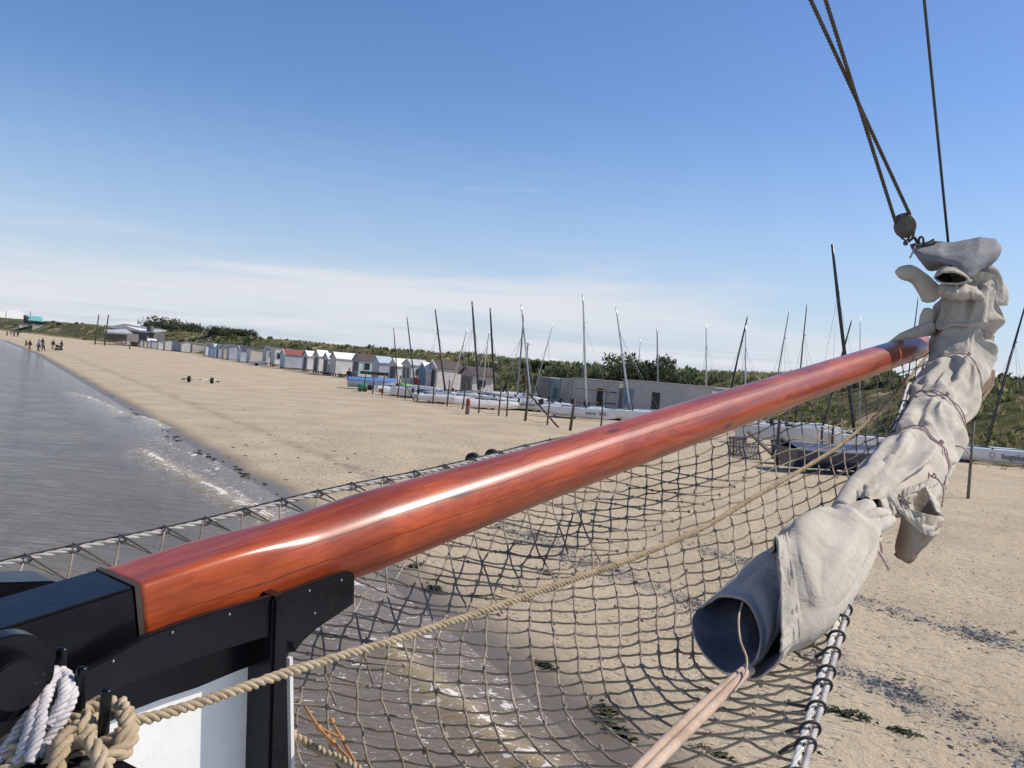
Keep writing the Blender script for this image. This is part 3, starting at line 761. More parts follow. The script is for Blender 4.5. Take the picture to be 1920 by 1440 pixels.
def edge_cross(P0, P1):
    """where a cord from P0 (inside) to P1 (outside) meets the starboard edge rope"""
    for f in np.linspace(0, 1, 24):
        Q = P0 + (P1 - P0) * f; s, t_ = st_of(Q)
        if t_ >= wid(s): Q = Q.copy(); Q[2] = net_z(s, t_); return Q, s
    return None, None
def cord(idx):
    run = []
    for (i, j) in idx:
        if ok[i, j]: run.append((i, j))
        else:
            if len(run) > 1:
                yield run, (i, j)
            run = []
    if len(run) > 1: yield run, None
RT = .0042
def add_cord(b, run, nxt, knots):
    P = [K3[i, j] for i, j in run]
    if nxt is not None:
        Q, s = edge_cross(P[-1], K3[nxt])
        if Q is not None and .4 < s < 5.2 and np.linalg.norm(Q - P[-1]) < .22: P.append(Q); loops.append((s, P[-2]))
    pts = []
    for k in range(len(P) - 1):
        m_ = (P[k] + P[k + 1]) / 2; m_ = m_ + np.array([0, 0, -.004]) + nr.normal(0, .0018, 3)
        pts += [P[k], P[k] * .5 + m_ * .5 + nr.normal(0, .0006, 3), m_, P[k + 1] * .5 + m_ * .5]
    pts.append(P[-1])
    b.tube(pts, RT, 5)
    if knots:
        for i, j in run:
            q = K3[i, j]; r = .0098
            d1 = np.array([nr.uniform(.8, 1.25), nr.uniform(.8, 1.25), nr.uniform(.7, 1.0)])
            b.ball(q, r, 6, 4, d1)
            b.ball(q + nr.normal(0, .005, 3), r * .72, 5, 4, (1, 1, 1))
for a in range(len(CC)):
    for rev in (0,):
        b = MB(); idx = [(a, j) for j in range(len(RR) - 1, -1, -1)]
        for run, nxt in cord(idx): add_cord(b, run, nxt, False)
        if b.v: wchild(b.build('cord', twine, net), net)
for j in range(len(RR)):
    b = MB(); idx = [(a, j) for a in range(len(CC))]
    for run, nxt in cord(idx): add_cord(b, run, nxt, True)
    if b.v: wchild(b.build('cord', twine, net), net)
# port side of the net, a diamond mesh hung from the far edge rope
sk = np.arange(-1.2, 3.2, .17)
for q in range(len(sk)):
    for dr_ in (1, -1):
        b = MB(); pts = []
        for u in np.linspace(0, 1, 9):
            s = sk[q] + nr.normal(0, .006) + dr_ * u * .75; t_ = -wid(s) + u * (wid(s) - .12)
            pts.append(net_pt(s, t_, nr.normal(0, .003)))
        b.tube(pts, RT, 5)
        if dr_ == 1:
            for p in pts[1:]: b.ball(p, .009, 6, 4)
        wchild(b.build('cord', twine, net), net)
def edge_path(sgn, s0, s1, n, off=0., dz=0.):
    out_ = []
    for s in np.linspace(s0, s1, n):
        w_ = float(wid(s)) + off
        out_.append([HEEL[0] + s * EH[0] + sgn * w_ * NS[0], HEEL[1] + s * EH[1] + sgn * w_ * NS[1], zed(s) + dz + .006 * math.sin(s * 5)])
    return np.array(out_)
edge_w = hemp('edge_rope_white', (.52, .50, .46), (.68, .66, .61), .3)
steel = paint((.36, .33, .30), .6, .1, .25, 20.)
wchild(ob('edge_rope', rope_mesh(edge_path(1, .2, 6.3, 200, -.007), .0105, .12, 3, 6, 8, 'edge_rope'), edge_w, net), net)
wchild(ob('edge_wire', rope_mesh(edge_path(1, .2, 6.3, 200, .0135), .0095, .06, 5, 5, 8, 'edge_wire'), steel, net), net)
wchild(ob('edge_rope', rope_mesh(edge_path(-1, -1.5, 6.3, 220), .0125, .14, 3, 6, 8, 'edge_rope'), hemp('edge_rope_grey', (.40, .37, .32), (.56, .53, .48), .5), net), net)
wchild(ob('edge_wire', rope_mesh(edge_path(-1, -1.5, 6.3, 200, .02, .008), .006, .05, 4, 5, 7, 'edge_wire'), tarred, net), net)
def ring_at(s, sgn, rr, tilt, inner=None, rt=.0042, double=False):
    P0 = edge_path(sgn, s, s + .01, 2, .003)
    c_ = P0[0]; T_ = P0[1] - P0[0]; T_ /= np.linalg.norm(T_)
    u = np.cross(T_, [0, 0, 1]); u /= np.linalg.norm(u); w_ = np.cross(T_, u)
    pts = [c_ + rr * (math.cos(a) * u + math.sin(a) * w_) + T_ * (tilt * math.cos(a)) for a in np.linspace(-.4, 2 * PI - .2, 18)]
    b = MB(); b.tube(pts, rt, 6)
    if inner is not None:
        e0 = c_ - sgn * np.sign(u @ NS) * u * rr; b.tube([e0, (e0 + inner) / 2 + nr.normal(0, .004, 3), inner], .0048, 5)
    return b
done = []
for s, inner in sorted(loops, key=lambda q: q[0]):
    if any(abs(s - d_) < .062 for d_ in done): continue
    done.append(s); wchild(ring_at(s, 1, .0215, .012, inner).build('lashing', tarred, net), net)
for q in range(len(sk)):
    s = float(sk[q]); b = ring_at(s, -1, .0165, .03, None, .0034)
    Q0 = edge_path(-1, s - .01, s, 2, 0)[1]; Q1 = net_pt(s + .13, -float(wid(s + .13)) + .26)
    b.tube([Q0 + np.array([0, 0, .025]), Q0 * .5 + Q1 * .5 + np.array([0, 0, .012]), Q1], .0036, 6)
    wchild(b.build('lashing', twine_d, net), net)
# aft edge rope from the stem, with orange twine repair
P = [at(548, 1376, 2.62), at(575, 1393, 2.58), at(610, 1412, 2.52), at(655, 1432, 2.45), at(740, 1490, 2.3), at(860, 1580, 2.1)]
wchild(ob('edge_rope', rope_mesh(spline(P, 60), .0135, .07, 3, 6, 9, 'edge_rope', .2), hemp_m, net), net)
org = paint((.42, .20, .07), .9)
b = MB()
for P in ([(572, 1325, 2.86), (598, 1365, 2.78), (624, 1392, 2.7), (660, 1428, 2.55)], [(622, 1352, 2.86), (640, 1385, 2.75), (664, 1426, 2.55)], [(598, 1365, 2.78), (640, 1385, 2.75)]):
    b.tube(spline([at(*p) for p in P], 14), .0052, 6)
for p in ((598, 1365, 2.78), (624, 1392, 2.7), (622, 1352, 2.86), (640, 1385, 2.75)): b.ball(at(*p), .011, 8, 5)
wchild(b.build('repair_twine', org, net), net)
# settled shape of the furled bundle: rings of points, as steps from point to point
CL_N, CL_M, CL_C = 106, 54, np.array([2.66617, 5.57303, 4.18151])
CL_STEPS = [
447,-6,-4,-3,-2,0,8,8,6,7,10,5,9,12,13,13,14,14,15,14,13,12,10,10,11,11,13,8,5,4,1,-7,-2,2,-3,-6,-4,-9,-11,-10,-12,-13,-12,-14,-15,-13,-14,-13,-16,
-15,-14,-8,-7,-5,-6,3,0,4,-4,8,8,0,-1,2,-3,-6,-1,-8,3,-2,3,5,-8,1,-3,-3,-1,0,1,-1,0,2,-2,-4,-2,7,-1,6,-3,0,-4,3,0,0,2,3,-5,4,10,-1,-2,-1,8,-14,4,-3,
-1,-6,7,14,-5,-14,25,-19,-5,1,1,-7,6,12,-4,0,-14,4,3,-9,10,-3,-4,-3,4,0,1,-4,-2,-1,1,5,3,-2,2,0,-3,2,-1,-6,1,-3,-4,0,6,0,3,4,-3,3,-5,10,9,8,-5,-8,18,
-19,12,-1,-16,7,-12,2,-1,7,0,-1,-4,13,-6,6,-1,4,-3,-5,1,3,-5,2,-1,2,3,6,-2,-4,3,-4,3,-6,6,-5,4,2,0,6,-5,-2,-6,1,-9,-6,9,-1,1,11,-13,1,11,10,7,-6,-4,8,
-17,8,-1,3,-3,1,-1,-1,-15,13,25,-13,-3,0,0,0,1,1,4,-1,-3,2,-6,-4,9,0,-3,-2,1,4,-4,-2,0,-2,3,-7,16,-3,7,-9,-11,12,-3,0,2,-3,9,-15,-4,3,-6,7,-5,-1,2,0,
-2,-2,0,3,-4,2,15,-12,-8,8,3,-1,-4,8,2,-2,-4,1,0,-2,-1,2,3,-2,5,-5,4,-2,2,-5,8,-3,-7,-1,-7,1,1,9,6,-6,0,4,-1,-1,-8,15,-7,-4,-2,1,-3,-3,-3,9,-5,2,0,2,
-4,-6,13,-2,-1,2,-7,3,4,0,-1,5,1,-6,3,-3,9,-13,0,11,-11,6,-2,1,-2,1,1,-3,3,0,4,-5,0,-5,10,-1,-2,-4,6,0,1,-10,11,-5,5,2,-4,1,-3,-8,8,-3,2,-2,-2,4,-2,
-4,6,-3,4,-3,-3,6,-2,6,-9,1,4,-2,-1,0,-1,5,-6,0,2,1,-3,5,-4,1,-6,8,0,-1,-2,5,-5,2,0,5,-12,4,6,-3,-5,11,-2,2,4,-4,2,-6,4,-3,3,-3,-1,0,5,3,-6,-3,4,0,1,
-6,5,3,-1,-1,-7,6,-4,2,6,-11,16,-6,-3,0,-4,10,-8,0,-2,5,-3,3,-7,6,1,-1,3,-4,5,-6,2,2,-7,4,-4,0,6,-1,-7,-1,5,-3,0,3,-3,5,-3,0,4,2,-8,0,8,-1,-1,-3,-3,5,
7,-14,10,-4,4,-14,13,8,-13,1,-4,5,-4,-1,3,6,-6,-3,1,-4,9,0,4,-7,2,-1,1,0,-4,7,-9,6,3,0,0,-6,3,-2,4,-3,0,3,2,-3,-3,3,3,2,-3,-8,11,0,-4,0,2,-3,-1,4,-2,
-2,0,11,-3,-11,1,3,0,0,0,4,-7,-2,2,13,-11,-4,4,1,1,-3,-3,3,2,-5,-5,-1,-1,5,0,-3,2,-1,3,-4,3,-1,0,0,2,5,-11,6,0,10,-9,-2,1,2,-3,0,1,1,-4,0,1,1,4,-7,1,
0,2,-3,2,-3,2,2,1,4,1,-7,-1,-5,4,2,-2,2,-2,-7,3,-8,2,1,1,-5,2,1,1,-4,4,-2,3,-2,1,0,-2,0,-1,-2,8,-3,0,2,-2,1,-1,4,-8,2,0,-2,-5,8,1,-2,2,0,-3,-5,5,4,5,
-2,-5,7,-7,2,-3,0,-3,0,3,-6,-1,-1,-4,3,1,-4,0,4,0,-5,4,-1,2,0,2,-3,-1,2,2,-5,1,3,-1,1,0,-1,0,9,-15,3,2,1,-5,1,4,-1,-1,0,2,3,-2,0,6,-6,-2,4,-1,1,-6,-1,
-1,1,-1,5,-15,18,-7,-2,5,-3,-5,7,-1,-5,4,-1,1,1,3,-6,2,0,4,-4,0,1,1,1,0,0,-1,2,-7,3,0,-2,5,-10,9,0,-1,-1,3,1,-2,0,4,-3,-3,2,-1,3,-7,-1,0,1,-1,0,-13,1,
14,-8,3,0,-6,6,-2,-2,2,1,1,1,1,-8,5,1,0,-1,0,-2,6,1,2,-4,-2,-1,6,-6,-1,-3,6,-6,3,2,0,0,1,1,0,0,1,-2,-2,-7,9,-2,-1,-1,-2,0,0,-9,-13,-2,9,1,-2,6,-6,2,
-1,0,1,1,1,1,0,-6,5,2,-3,0,1,-2,6,1,0,-1,-3,-9,11,-3,1,-5,4,-1,-4,0,7,-1,0,2,0,-1,-2,2,-1,-8,4,0,2,-1,2,-7,0,-3,-10,-2,-3,13,-7,9,-6,1,-2,2,-1,1,1,2,
-1,-6,8,-1,-3,1,1,-2,6,-1,1,2,-2,-10,7,8,-10,-2,2,1,-1,-3,-3,13,-4,0,8,-5,2,-8,4,-4,-3,1,0,1,8,0,-9,-4,-15,5,-6,10,1,2,-2,-2,-2,3,0,1,0,4,-7,5,4,-4,
-1,-1,0,7,2,-1,1,2,-8,-8,8,7,-8,-9,1,16,-6,-8,-3,4,19,-10,-2,3,-12,4,3,9,-7,-2,-3,4,6,-2,2,2,-1,-15,4,-1,10,-5,7,-7,-3,5,0,1,0,2,-11,16,-6,1,0,1,-1,
-7,9,2,4,3,-11,-4,3,12,-4,0,-8,3,4,-1,2,2,3,-7,-6,5,-8,3,3,-5,-6,7,1,3,0,-5,9,-7,-10,-7,-2,-1,14,-7,11,-6,0,3,-2,0,1,2,-6,11,-6,-2,1,6,-4,4,-1,0,4,7,
-14,0,2,9,-4,4,2,-8,5,0,-1,3,0,-5,-8,2,0,-6,3,12,-3,-8,8,-1,-4,3,-7,14,5,-7,-15,-3,2,13,-5,-4,6,6,-3,-2,-1,4,6,2,-4,-5,2,-1,0,4,2,1,-1,-1,-5,11,-8,0,
-9,3,1,7,-8,-4,3,2,8,-9,3,4,0,-7,3,-9,6,4,-2,15,-13,0,3,-2,18,-4,-5,-6,-12,13,-18,-8,4,2,2,1,-10,1,24,-6,3,2,-7,5,-2,3,5,4,-7,3,5,-12,7,-1,-4,-9,-4,
-3,0,8,1,-9,-18,21,13,-10,4,6,-3,8,-2,-1,0,-18,12,6,4,3,-3,5,5,1,13,-8,-5,-2,-11,6,1,0,-6,-12,8,4,0,3,5,-2,0,0,0,-3,-5,-1,7,3,-11,-4,22,5,-2,-11,18,
-6,2,1,-4,-11,-4,3,0,-6,-4,-4,0,2,2,4,-8,-2,-2,1,-15,9,17,3,2,-1,11,-7,-6,6,-4,-2,-8,-2,-27,18,7,-6,-2,2,3,-1,-5,-3,0,-2,11,10,-14,-3,-3,6,9,14,-16,
-6,-1,1,2,4,3,-2,-5,-5,2,6,4,1,-2,-4,-2,1,3,-1,15,-10,-15,7,-5,-4,8,22,0,-11,3,-8,4,-15,3,-7,11,-1,-8,3,0,-3,-5,-5,-5,7,3,1,18,-10,-5,3,0,-11,-1,8,-9,
8,14,7,-6,-6,-3,5,-9,-3,8,0,3,-1,-4,-4,-1,4,1,4,0,-18,7,6,3,-12,8,-1,-3,3,7,12,-17,0,-5,3,8,0,-5,-4,-3,-3,1,-3,9,-5,-1,4,11,-1,-11,-1,-6,3,23,3,-14,
-3,-2,1,9,-7,-3,-11,-4,2,14,10,-3,-4,-2,1,-1,-5,6,9,-17,-4,-1,11,-1,-8,6,20,2,0,13,-22,-9,1,-2,-4,-9,4,-2,8,8,-5,3,21,4,-1,-19,-10,-6,5,7,10,-29,-13,
-2,14,9,11,-7,1,4,-2,-11,6,6,3,0,-1,5,-12,-2,5,-13,-1,14,-1,-11,-14,10,8,-1,-10,15,3,9,8,-17,3,-23,-3,17,4,8,-1,3,14,-12,-7,-2,-14,-7,4,13,-4,2,-10,5,
-9,-8,4,7,-5,3,1,0,13,1,-2,-2,3,-2,2,7,-1,-14,16,3,2,-12,-1,-4,3,-3,1,4,1,-5,6,6,-16,14,4,35,-27,0,0,5,-8,-19,6,-6,2,-3,-2,-2,-4,-7,3,-2,-1,20,-2,-3,
-11,6,-4,7,-1,3,-5,14,-3,0,-1,-1,0,7,5,-7,-5,9,-1,-7,3,7,16,-11,-3,3,-2,-7,-1,-7,6,2,-6,-7,19,-7,1,-2,13,2,-24,4,3,-9,6,1,-3,1,-3,1,2,7,1,-1,-4,-2,-1,
2,2,-1,10,-9,15,-7,-5,2,-2,2,-2,-2,-6,1,2,-3,5,4,-1,-3,2,-8,5,2,-3,0,-3,-2,-4,-3,8,5,-1,-3,-1,11,-9,-2,-7,-5,15,-1,-5,2,-5,-3,6,2,4,-3,-5,-6,14,-10,7,
-2,-5,5,7,1,-7,4,1,-3,4,-5,-2,1,-3,2,2,3,-2,-7,8,6,-10,6,4,-7,4,-4,0,-4,3,0,-1,-1,1,1,5,-15,-4,1,3,6,1,-6,-3,-1,7,-1,5,1,-11,4,-6,3,-3,12,-9,13,-4,-5,
1,4,-1,-1,6,-11,10,-3,-6,2,4,7,-8,3,7,-6,5,-5,-1,0,-6,2,1,-1,3,0,-2,-1,-1,-1,0,1,-15,6,0,3,-1,4,-3,-2,2,-4,5,7,3,-18,2,-2,-2,0,15,-13,2,4,1,4,0,-1,5,
-10,5,-5,3,9,-6,9,-6,2,-2,1,1,1,-9,6,0,-1,-4,1,0,-2,0,0,-1,-1,-2,-2,-3,1,-5,10,0,-5,3,-5,-6,-1,1,7,-2,1,-6,2,9,-10,-4,5,-2,5,3,4,2,-2,3,-7,0,2,6,-6,
10,-6,-7,4,1,-1,2,-5,6,-2,1,-1,-2,0,-2,0,0,1,-2,0,-4,0,0,2,3,-10,7,-5,-1,-3,-10,0,14,-5,1,0,-3,16,-5,5,0,-13,-6,0,12,1,2,1,-1,-13,6,4,-8,6,1,-4,1,5,
-3,2,1,0,-1,-1,0,-1,-1,0,0,-1,-1,-1,-2,1,-1,-2,0,-3,3,-3,-3,4,-3,0,-1,-4,1,-2,4,6,12,-3,-4,7,-2,-1,-11,3,5,-6,4,1,-4,-12,0,-3,-1,18,-8,-5,2,6,-2,4,-4,
2,-2,0,1,0,-1,-1,0,-2,0,-3,0,0,-1,-2,10,-13,-3,9,0,-4,3,6,13,-7,-26,3,20,5,1,-11,1,-4,4,-5,-4,0,0,0,3,3,-8,-13,-4,-2,16,-12,1,-1,9,5,-4,-2,0,1,1,1,-2,
1,0,0,-2,1,-2,1,-2,-3,0,1,3,8,-22,8,3,3,1,10,2,-9,-5,0,-9,8,-8,3,17,-9,2,6,7,-14,-9,-3,6,-7,2,-12,-2,9,-10,-1,5,4,6,0,-7,-1,-3,0,-5,4,8,-1,-3,1,-1,1,
-1,0,0,-7,1,7,2,9,-3,-12,-4,4,11,15,-9,-2,4,-4,-14,-17,2,5,13,13,-13,8,0,-6,-11,-2,-4,1,-1,7,-5,-2,3,0,-6,9,-5,-16,5,5,-2,-6,4,-4,-3,-4,5,-1,2,0,0,-4,
-1,0,3,-3,2,-5,17,0,-3,-4,-5,-7,-12,4,1,1,2,5,17,-13,-2,-2,12,2,-7,-3,-5,4,4,-1,19,-39,-10,3,2,10,-1,-6,8,22,1,-25,7,0,1,2,2,5,5,5,-15,-14,-2,1,3,1,
14,16,-15,-17,-5,11,14,10,1,-20,-5,-2,7,4,0,-6,8,4,-16,-1,-6,-3,3,6,13,9,-17,5,-7,-18,23,-11,-1,-9,8,10,7,-5,2,13,-33,-5,2,-6,1,2,3,-5,8,8,-4,-12,-9,
0,-5,-4,13,10,-6,-12,1,4,0,5,4,5,-7,-5,6,16,-19,5,-4,1,-11,0,4,-6,-1,-3,16,10,-14,-33,-17,13,9,9,1,-4,0,3,1,9,13,-17,-2,10,-8,2,-6,1,-1,-8,-5,6,-1,4,
2,2,6,-3,2,-5,-2,2,4,2,-2,-6,3,5,-4,-5,-9,-5,-6,-5,18,-5,0,21,18,10,8,-23,-10,-28,6,7,-4,-3,-1,2,5,-4,0,1,13,14,-13,-2,-7,0,-3,0,-11,-4,7,3,1,0,8,-3,
-9,-5,0,2,1,12,-1,-3,0,-1,-1,-2,-5,0,2,-3,2,2,-2,3,-2,-3,-7,10,5,-2,1,-10,-7,7,8,1,-2,-4,-7,-9,1,0,3,-2,4,1,2,-5,0,0,-1,-6,-3,2,-7,5,11,6,-9,3,8,10,
-6,-23,-3,3,0,-1,-2,-1,1,-9,2,7,2,-4,0,5,4,-5,12,-6,-1,8,0,-23,2,0,-3,1,-1,4,-2,1,-4,0,3,-4,1,1,7,-2,1,3,0,-8,-8,1,2,1,0,10,4,-7,3,-7,-1,0,3,5,-1,-7,
-1,3,-2,-7,20,-2,-9,11,1,-11,-7,10,0,-5,-3,11,-1,-21,0,-9,3,2,-3,3,2,4,-8,1,-2,8,-8,1,6,-1,2,1,0,0,-10,-8,5,2,1,7,10,-3,-6,-2,-2,-4,-5,-1,15,2,-4,0,
-2,4,-6,21,4,-7,-10,-3,17,-14,-9,3,-5,8,4,-18,-9,7,-2,-7,5,3,-2,4,-5,-1,-2,7,-4,-1,-4,6,3,0,8,-4,-6,-8,4,-1,-1,3,2,10,-12,-3,2,-1,-2,4,2,1,4,-3,0,16,
-16,3,3,-3,5,5,1,-4,-17,2,-1,2,6,-20,5,-2,4,-5,0,-2,3,-3,1,-5,-1,4,2,-3,4,-1,3,0,-1,-1,-3,-5,-3,2,1,0,1,-3,-2,-3,-1,4,6,6,-9,4,1,-3,5,11,7,-24,0,7,-1,
15,-10,-2,-7,-3,1,2,3,-21,0,1,2,0,2,-2,1,-3,-3,-1,-4,-1,12,-1,0,1,-4,1,2,5,-1,-11,-1,-3,1,-1,2,-2,-2,0,-3,2,16,-3,-8,3,5,7,2,-2,-3,-3,-1,-4,2,7,-6,1,
-2,-6,1,-1,4,-21,3,-1,-4,9,0,-4,-4,3,-5,0,0,-4,5,1,-10,1,2,3,7,-1,2,3,-17,2,-2,1,4,-2,1,-1,0,6,3,-7,0,-3,4,6,3,1,-6,4,-5,0,2,0,6,-5,-1,-6,0,-1,1,-20,
2,-2,3,3,0,-12,-1,1,3,-3,-1,0,-1,3,-2,-1,2,-1,5,4,2,2,-9,-7,-1,0,2,1,-1,0,1,7,1,-8,0,16,12,-13,6,-17,1,-3,4,-5,7,-2,1,2,2,-8,-1,-8,1,-7,-8,1,-9,0,-7,
-2,2,2,6,-5,3,-7,4,-3,0,4,1,-3,0,16,2,-8,2,-15,0,0,3,0,-5,3,1,6,-4,0,14,7,-13,0,-9,-3,5,4,10,2,-7,-14,2,12,8,9,0,-11,3,-25,21,-20,-6,-5,-1,7,-2,1,9,
-4,7,0,-5,4,2,-5,-6,0,-6,2,19,1,-4,-11,-6,-1,2,3,0,-1,4,-5,1,17,12,-20,-4,-5,2,4,-4,-1,-2,-9,-4,2,-6,-1,2,2,3,21,0,-38,-5,3,1,13,-2,5,-7,-5,3,7,0,12,
1,-4,0,-9,-8,-2,-2,11,7,4,2,-2,-17,-4,-4,5,8,-1,4,4,8,13,-31,-2,3,-2,-2,-6,6,4,11,13,4,-5,-10,18,3,-1,-4,-31,-17,-25,1,17,-8,-26,4,-1,4,16,-10,6,-5,
-4,4,-3,0,-6,3,-3,9,0,1,16,4,2,-3,-30,-2,6,3,22,14,16,-26,-30,2,2,-27,20,6,-5,-3,18,-20,-4,-5,13,7,-4,-5,-7,-8,10,16,-39,2,-1,19,-1,-11,-5,12,-33,20,
-1,-3,0,0,0,10,14,-15,4,-4,-14,-6,7,13,16,26,-3,5,4,8,-14,-11,-25,-29,7,8,0,25,-7,-3,3,2,-22,18,-1,7,-7,22,-12,-5,-3,-4,-9,-1,-26,6,0,3,17,-8,-20,-13,
9,-7,-1,5,2,-11,13,-3,1,16,-1,-2,4,0,-2,9,5,-13,20,-17,-26,3,1,3,-1,37,0,-9,-8,-1,-8,-4,19,5,-3,-18,3,8,-8,-11,9,9,-2,-1,-4,-5,-27,1,6,-2,1,10,-3,-11,
-4,-3,5,0,0,9,-16,3,-1,6,-1,-1,-2,1,5,-1,-4,3,0,7,21,-13,3,-7,-2,-5,0,3,2,2,7,0,-15,8,2,4,-5,-1,4,-11,-1,7,0,0,0,-2,-20,-5,1,0,2,0,8,-14,7,0,2,2,-2,
-11,8,-4,-3,-7,2,3,5,-3,-6,11,16,2,2,-1,-6,-3,-6,-6,-2,2,5,0,1,6,6,-3,-2,-7,4,0,4,-6,5,-5,-3,3,3,0,-1,-4,-19,-1,-3,0,-1,1,2,0,0,2,-2,-2,-6,5,2,-1,-3,
2,-9,1,4,6,2,0,-7,-2,11,0,0,-3,-5,4,-5,4,0,-1,2,3,4,-2,8,-3,-2,-5,-2,1,5,2,-11,1,5,1,1,-1,-19,1,0,-4,-1,1,-2,3,1,0,1,-5,1,5,-6,3,0,4,-5,-7,0,-1,9,-6,
-7,0,1,9,-1,3,-2,1,4,-2,-6,-2,7,8,-4,2,-7,1,6,-3,1,0,2,0,-1,-2,-1,0,0,4,-18,0,1,-2,-3,-1,-3,6,4,0,-2,-3,7,-11,2,-4,9,-2,1,-3,-5,4,0,-10,5,0,1,-3,9,-5,
3,5,1,-4,-10,4,14,1,-5,-4,-4,4,1,-1,0,4,3,-3,4,-3,-6,0,4,0,-19,0,0,0,-2,-5,-1,8,5,0,-3,2,-3,-1,-2,7,-3,6,4,4,-15,-1,-6,12,3,-13,-5,2,-2,1,2,3,3,-10,0,
11,3,-10,0,2,10,0,-11,3,3,5,-2,-1,4,-9,-3,-2,4,3,-17,0,-1,0,-5,-6,6,10,2,-1,-6,6,-10,6,4,-6,4,0,11,0,0,-10,10,-2,-18,-1,1,2,-10,3,2,2,-5,0,2,3,-9,0,4,
3,-2,2,1,1,10,5,-9,4,-2,-9,3,3,4,-1,-12,-2,-1,-4,-8,-1,13,7,-1,-6,0,-1,-2,5,-6,2,4,1,2,4,2,-3,-3,-12,-8,10,5,-10,-8,0,8,-3,-4,3,2,1,8,0,-11,1,15,-6,
-6,7,6,-4,-9,10,-11,-1,1,9,7,-9,-12,-1,-4,-7,-5,10,11,-1,-3,-6,9,-11,7,-3,0,4,2,0,-1,-4,15,1,-17,-16,8,12,-7,-16,0,9,2,-7,0,-2,13,11,-6,-16,2,11,1,
-14,4,10,3,-16,-1,-1,4,-1,7,-2,8,0,-15,-5,-3,-5,3,13,1,-3,-2,3,0,-3,8,-3,2,-2,0,-3,-11,3,1,4,-11,0,10,2,-15,0,1,5,-1,-3,-3,9,10,-1,-13,7,4,7,-18,1,8,
6,-16,-6,5,2,0,3,-5,4,5,4,-24,-2,-2,1,17,-3,-1,2,1,-2,-2,4,0,4,-8,2,-3,-12,6,5,-5,-2,-5,3,10,-9,-3,-3,4,-4,3,-2,5,5,4,-6,0,-5,7,-9,0,5,11,-12,-8,2,0,
2,3,1,-4,1,-2,21,-12,-2,3,14,-11,1,-3,-2,-5,-1,-2,10,-1,2,3,-11,0,-2,1,-1,5,-13,-1,8,1,-14,3,2,5,6,-7,-1,3,5,-2,-8,-5,0,-3,7,1,9,-8,-7,2,3,-2,-5,6,1,
9,0,-6,-3,-28,7,-3,-4,9,0,-5,-4,-1,6,0,-5,-3,-1,4,7,-5,10,-1,-8,-4,-1,6,3,-10,4,9,-1,5,-6,-6,0,1,6,-7,-11,4,12,-4,-3,-2,2,-6,0,2,1,8,-10,0,6,10,6,-3,
4,-25,2,-6,15,-2,-1,-1,0,-5,1,-1,0,-4,3,-8,2,4,0,-3,3,-6,3,13,-6,-1,16,-5,-1,-1,-7,-1,3,-3,-2,-13,2,11,-6,-3,-3,5,-5,2,2,3,5,-2,13,1,1,-14,-4,-12,-3,
-22,-4,0,-13,3,2,2,-1,11,-1,-1,1,-2,-6,0,7,-7,2,-6,-7,2,4,4,17,-4,-8,0,7,-8,2,8,3,-2,-13,0,9,-4,-5,-3,-8,3,1,14,-2,10,-7,0,-14,-10,3,12,15,11,-12,-31,
6,-7,2,6,3,-1,-2,1,-3,1,3,9,4,5,-21,1,-15,6,12,0,13,-12,-18,2,-5,4,2,9,-2,0,4,5,-4,4,-8,-5,8,0,4,1,-7,-6,-12,-8,10,8,6,21,-4,-9,-12,-12,4,-20,0,-5,3,
0,0,-1,1,3,-4,-2,0,-1,2,3,5,-9,13,3,-10,-7,-9,1,26,-5,-3,-5,-12,-1,3,-5,0,1,5,-2,0,0,-1,1,-2,-6,4,-8,39,-10,6,-20,6,-14,8,19,-7,-4,4,-21,0,3,-3,-2,0,
3,0,-2,1,-3,1,1,1,2,2,-9,-6,-1,10,13,-2,-6,-12,6,-6,6,8,-5,10,2,-4,-1,-2,-4,-1,-3,-18,17,2,6,-9,5,-21,11,-15,14,8,-1,13,0,-7,-1,-2,-18,-1,3,-4,0,2,-1,
2,0,-4,2,0,1,-1,1,-7,-1,-3,2,1,-2,2,-2,-2,11,6,-7,-3,-1,-10,2,3,-2,1,1,3,-3,10,-12,0,-4,4,-3,-3,7,3,4,-7,16,1,-4,-6,3,-2,-15,-4,2,-1,2,-2,2,1,-3,-2,3,
0,0,0,-1,-8,-3,5,2,-5,3,-5,0,4,-1,3,-4,1,0,-3,0,-2,2,-3,5,-3,6,-2,-1,1,-1,3,-7,3,6,12,-11,8,3,-1,-10,0,5,-1,-16,0,-1,1,0,1,-1,-1,-2,0,2,0,0,0,-4,-3,0,
3,-3,-1,0,-2,0,1,1,-1,-2,-1,2,2,-1,-1,-1,5,-2,2,-2,1,0,-1,4,-3,-2,3,5,0,1,6,2,-5,-7,-1,-5,12,-16,-1,-1,1,-1,0,0,0,-1,0,1,0,-1,0,-6,-1,3,1,-2,0,0,-2,2,
-1,-2,-3,2,0,4,0,-3,1,-1,3,-1,1,-1,3,3,-1,-5,2,2,3,2,-4,5,3,0,-5,-3,0,1,3,-17,1,0,-3,0,-1,1,0,0,0,1,-1,0,-1,-6,0,5,0,1,-2,-1,0,1,-2,-3,3,-2,0,3,-1,3,
-2,-1,2,-2,-2,0,3,3,1,-4,1,5,0,-1,-3,11,-2,-2,-4,-1,1,0,0,-17,1,0,-3,0,0,0,0,1,-1,-1,1,-1,-1,-1,0,2,0,0,-4,0,2,0,3,0,-4,0,0,1,-2,0,3,0,0,-2,-3,2,0,8,
-4,0,2,8,-7,-2,-2,4,2,-2,0,-1,0,1,-1,-19,3,2,-6,0,0,2,-2,0,2,-2,-1,0,-1,3,-1,1,2,-4,-3,-2,3,4,-1,0,-1,-1,0,-1,1,5,-3,0,-1,-1,1,1,0,-2,4,1,-3,4,5,-8,3,
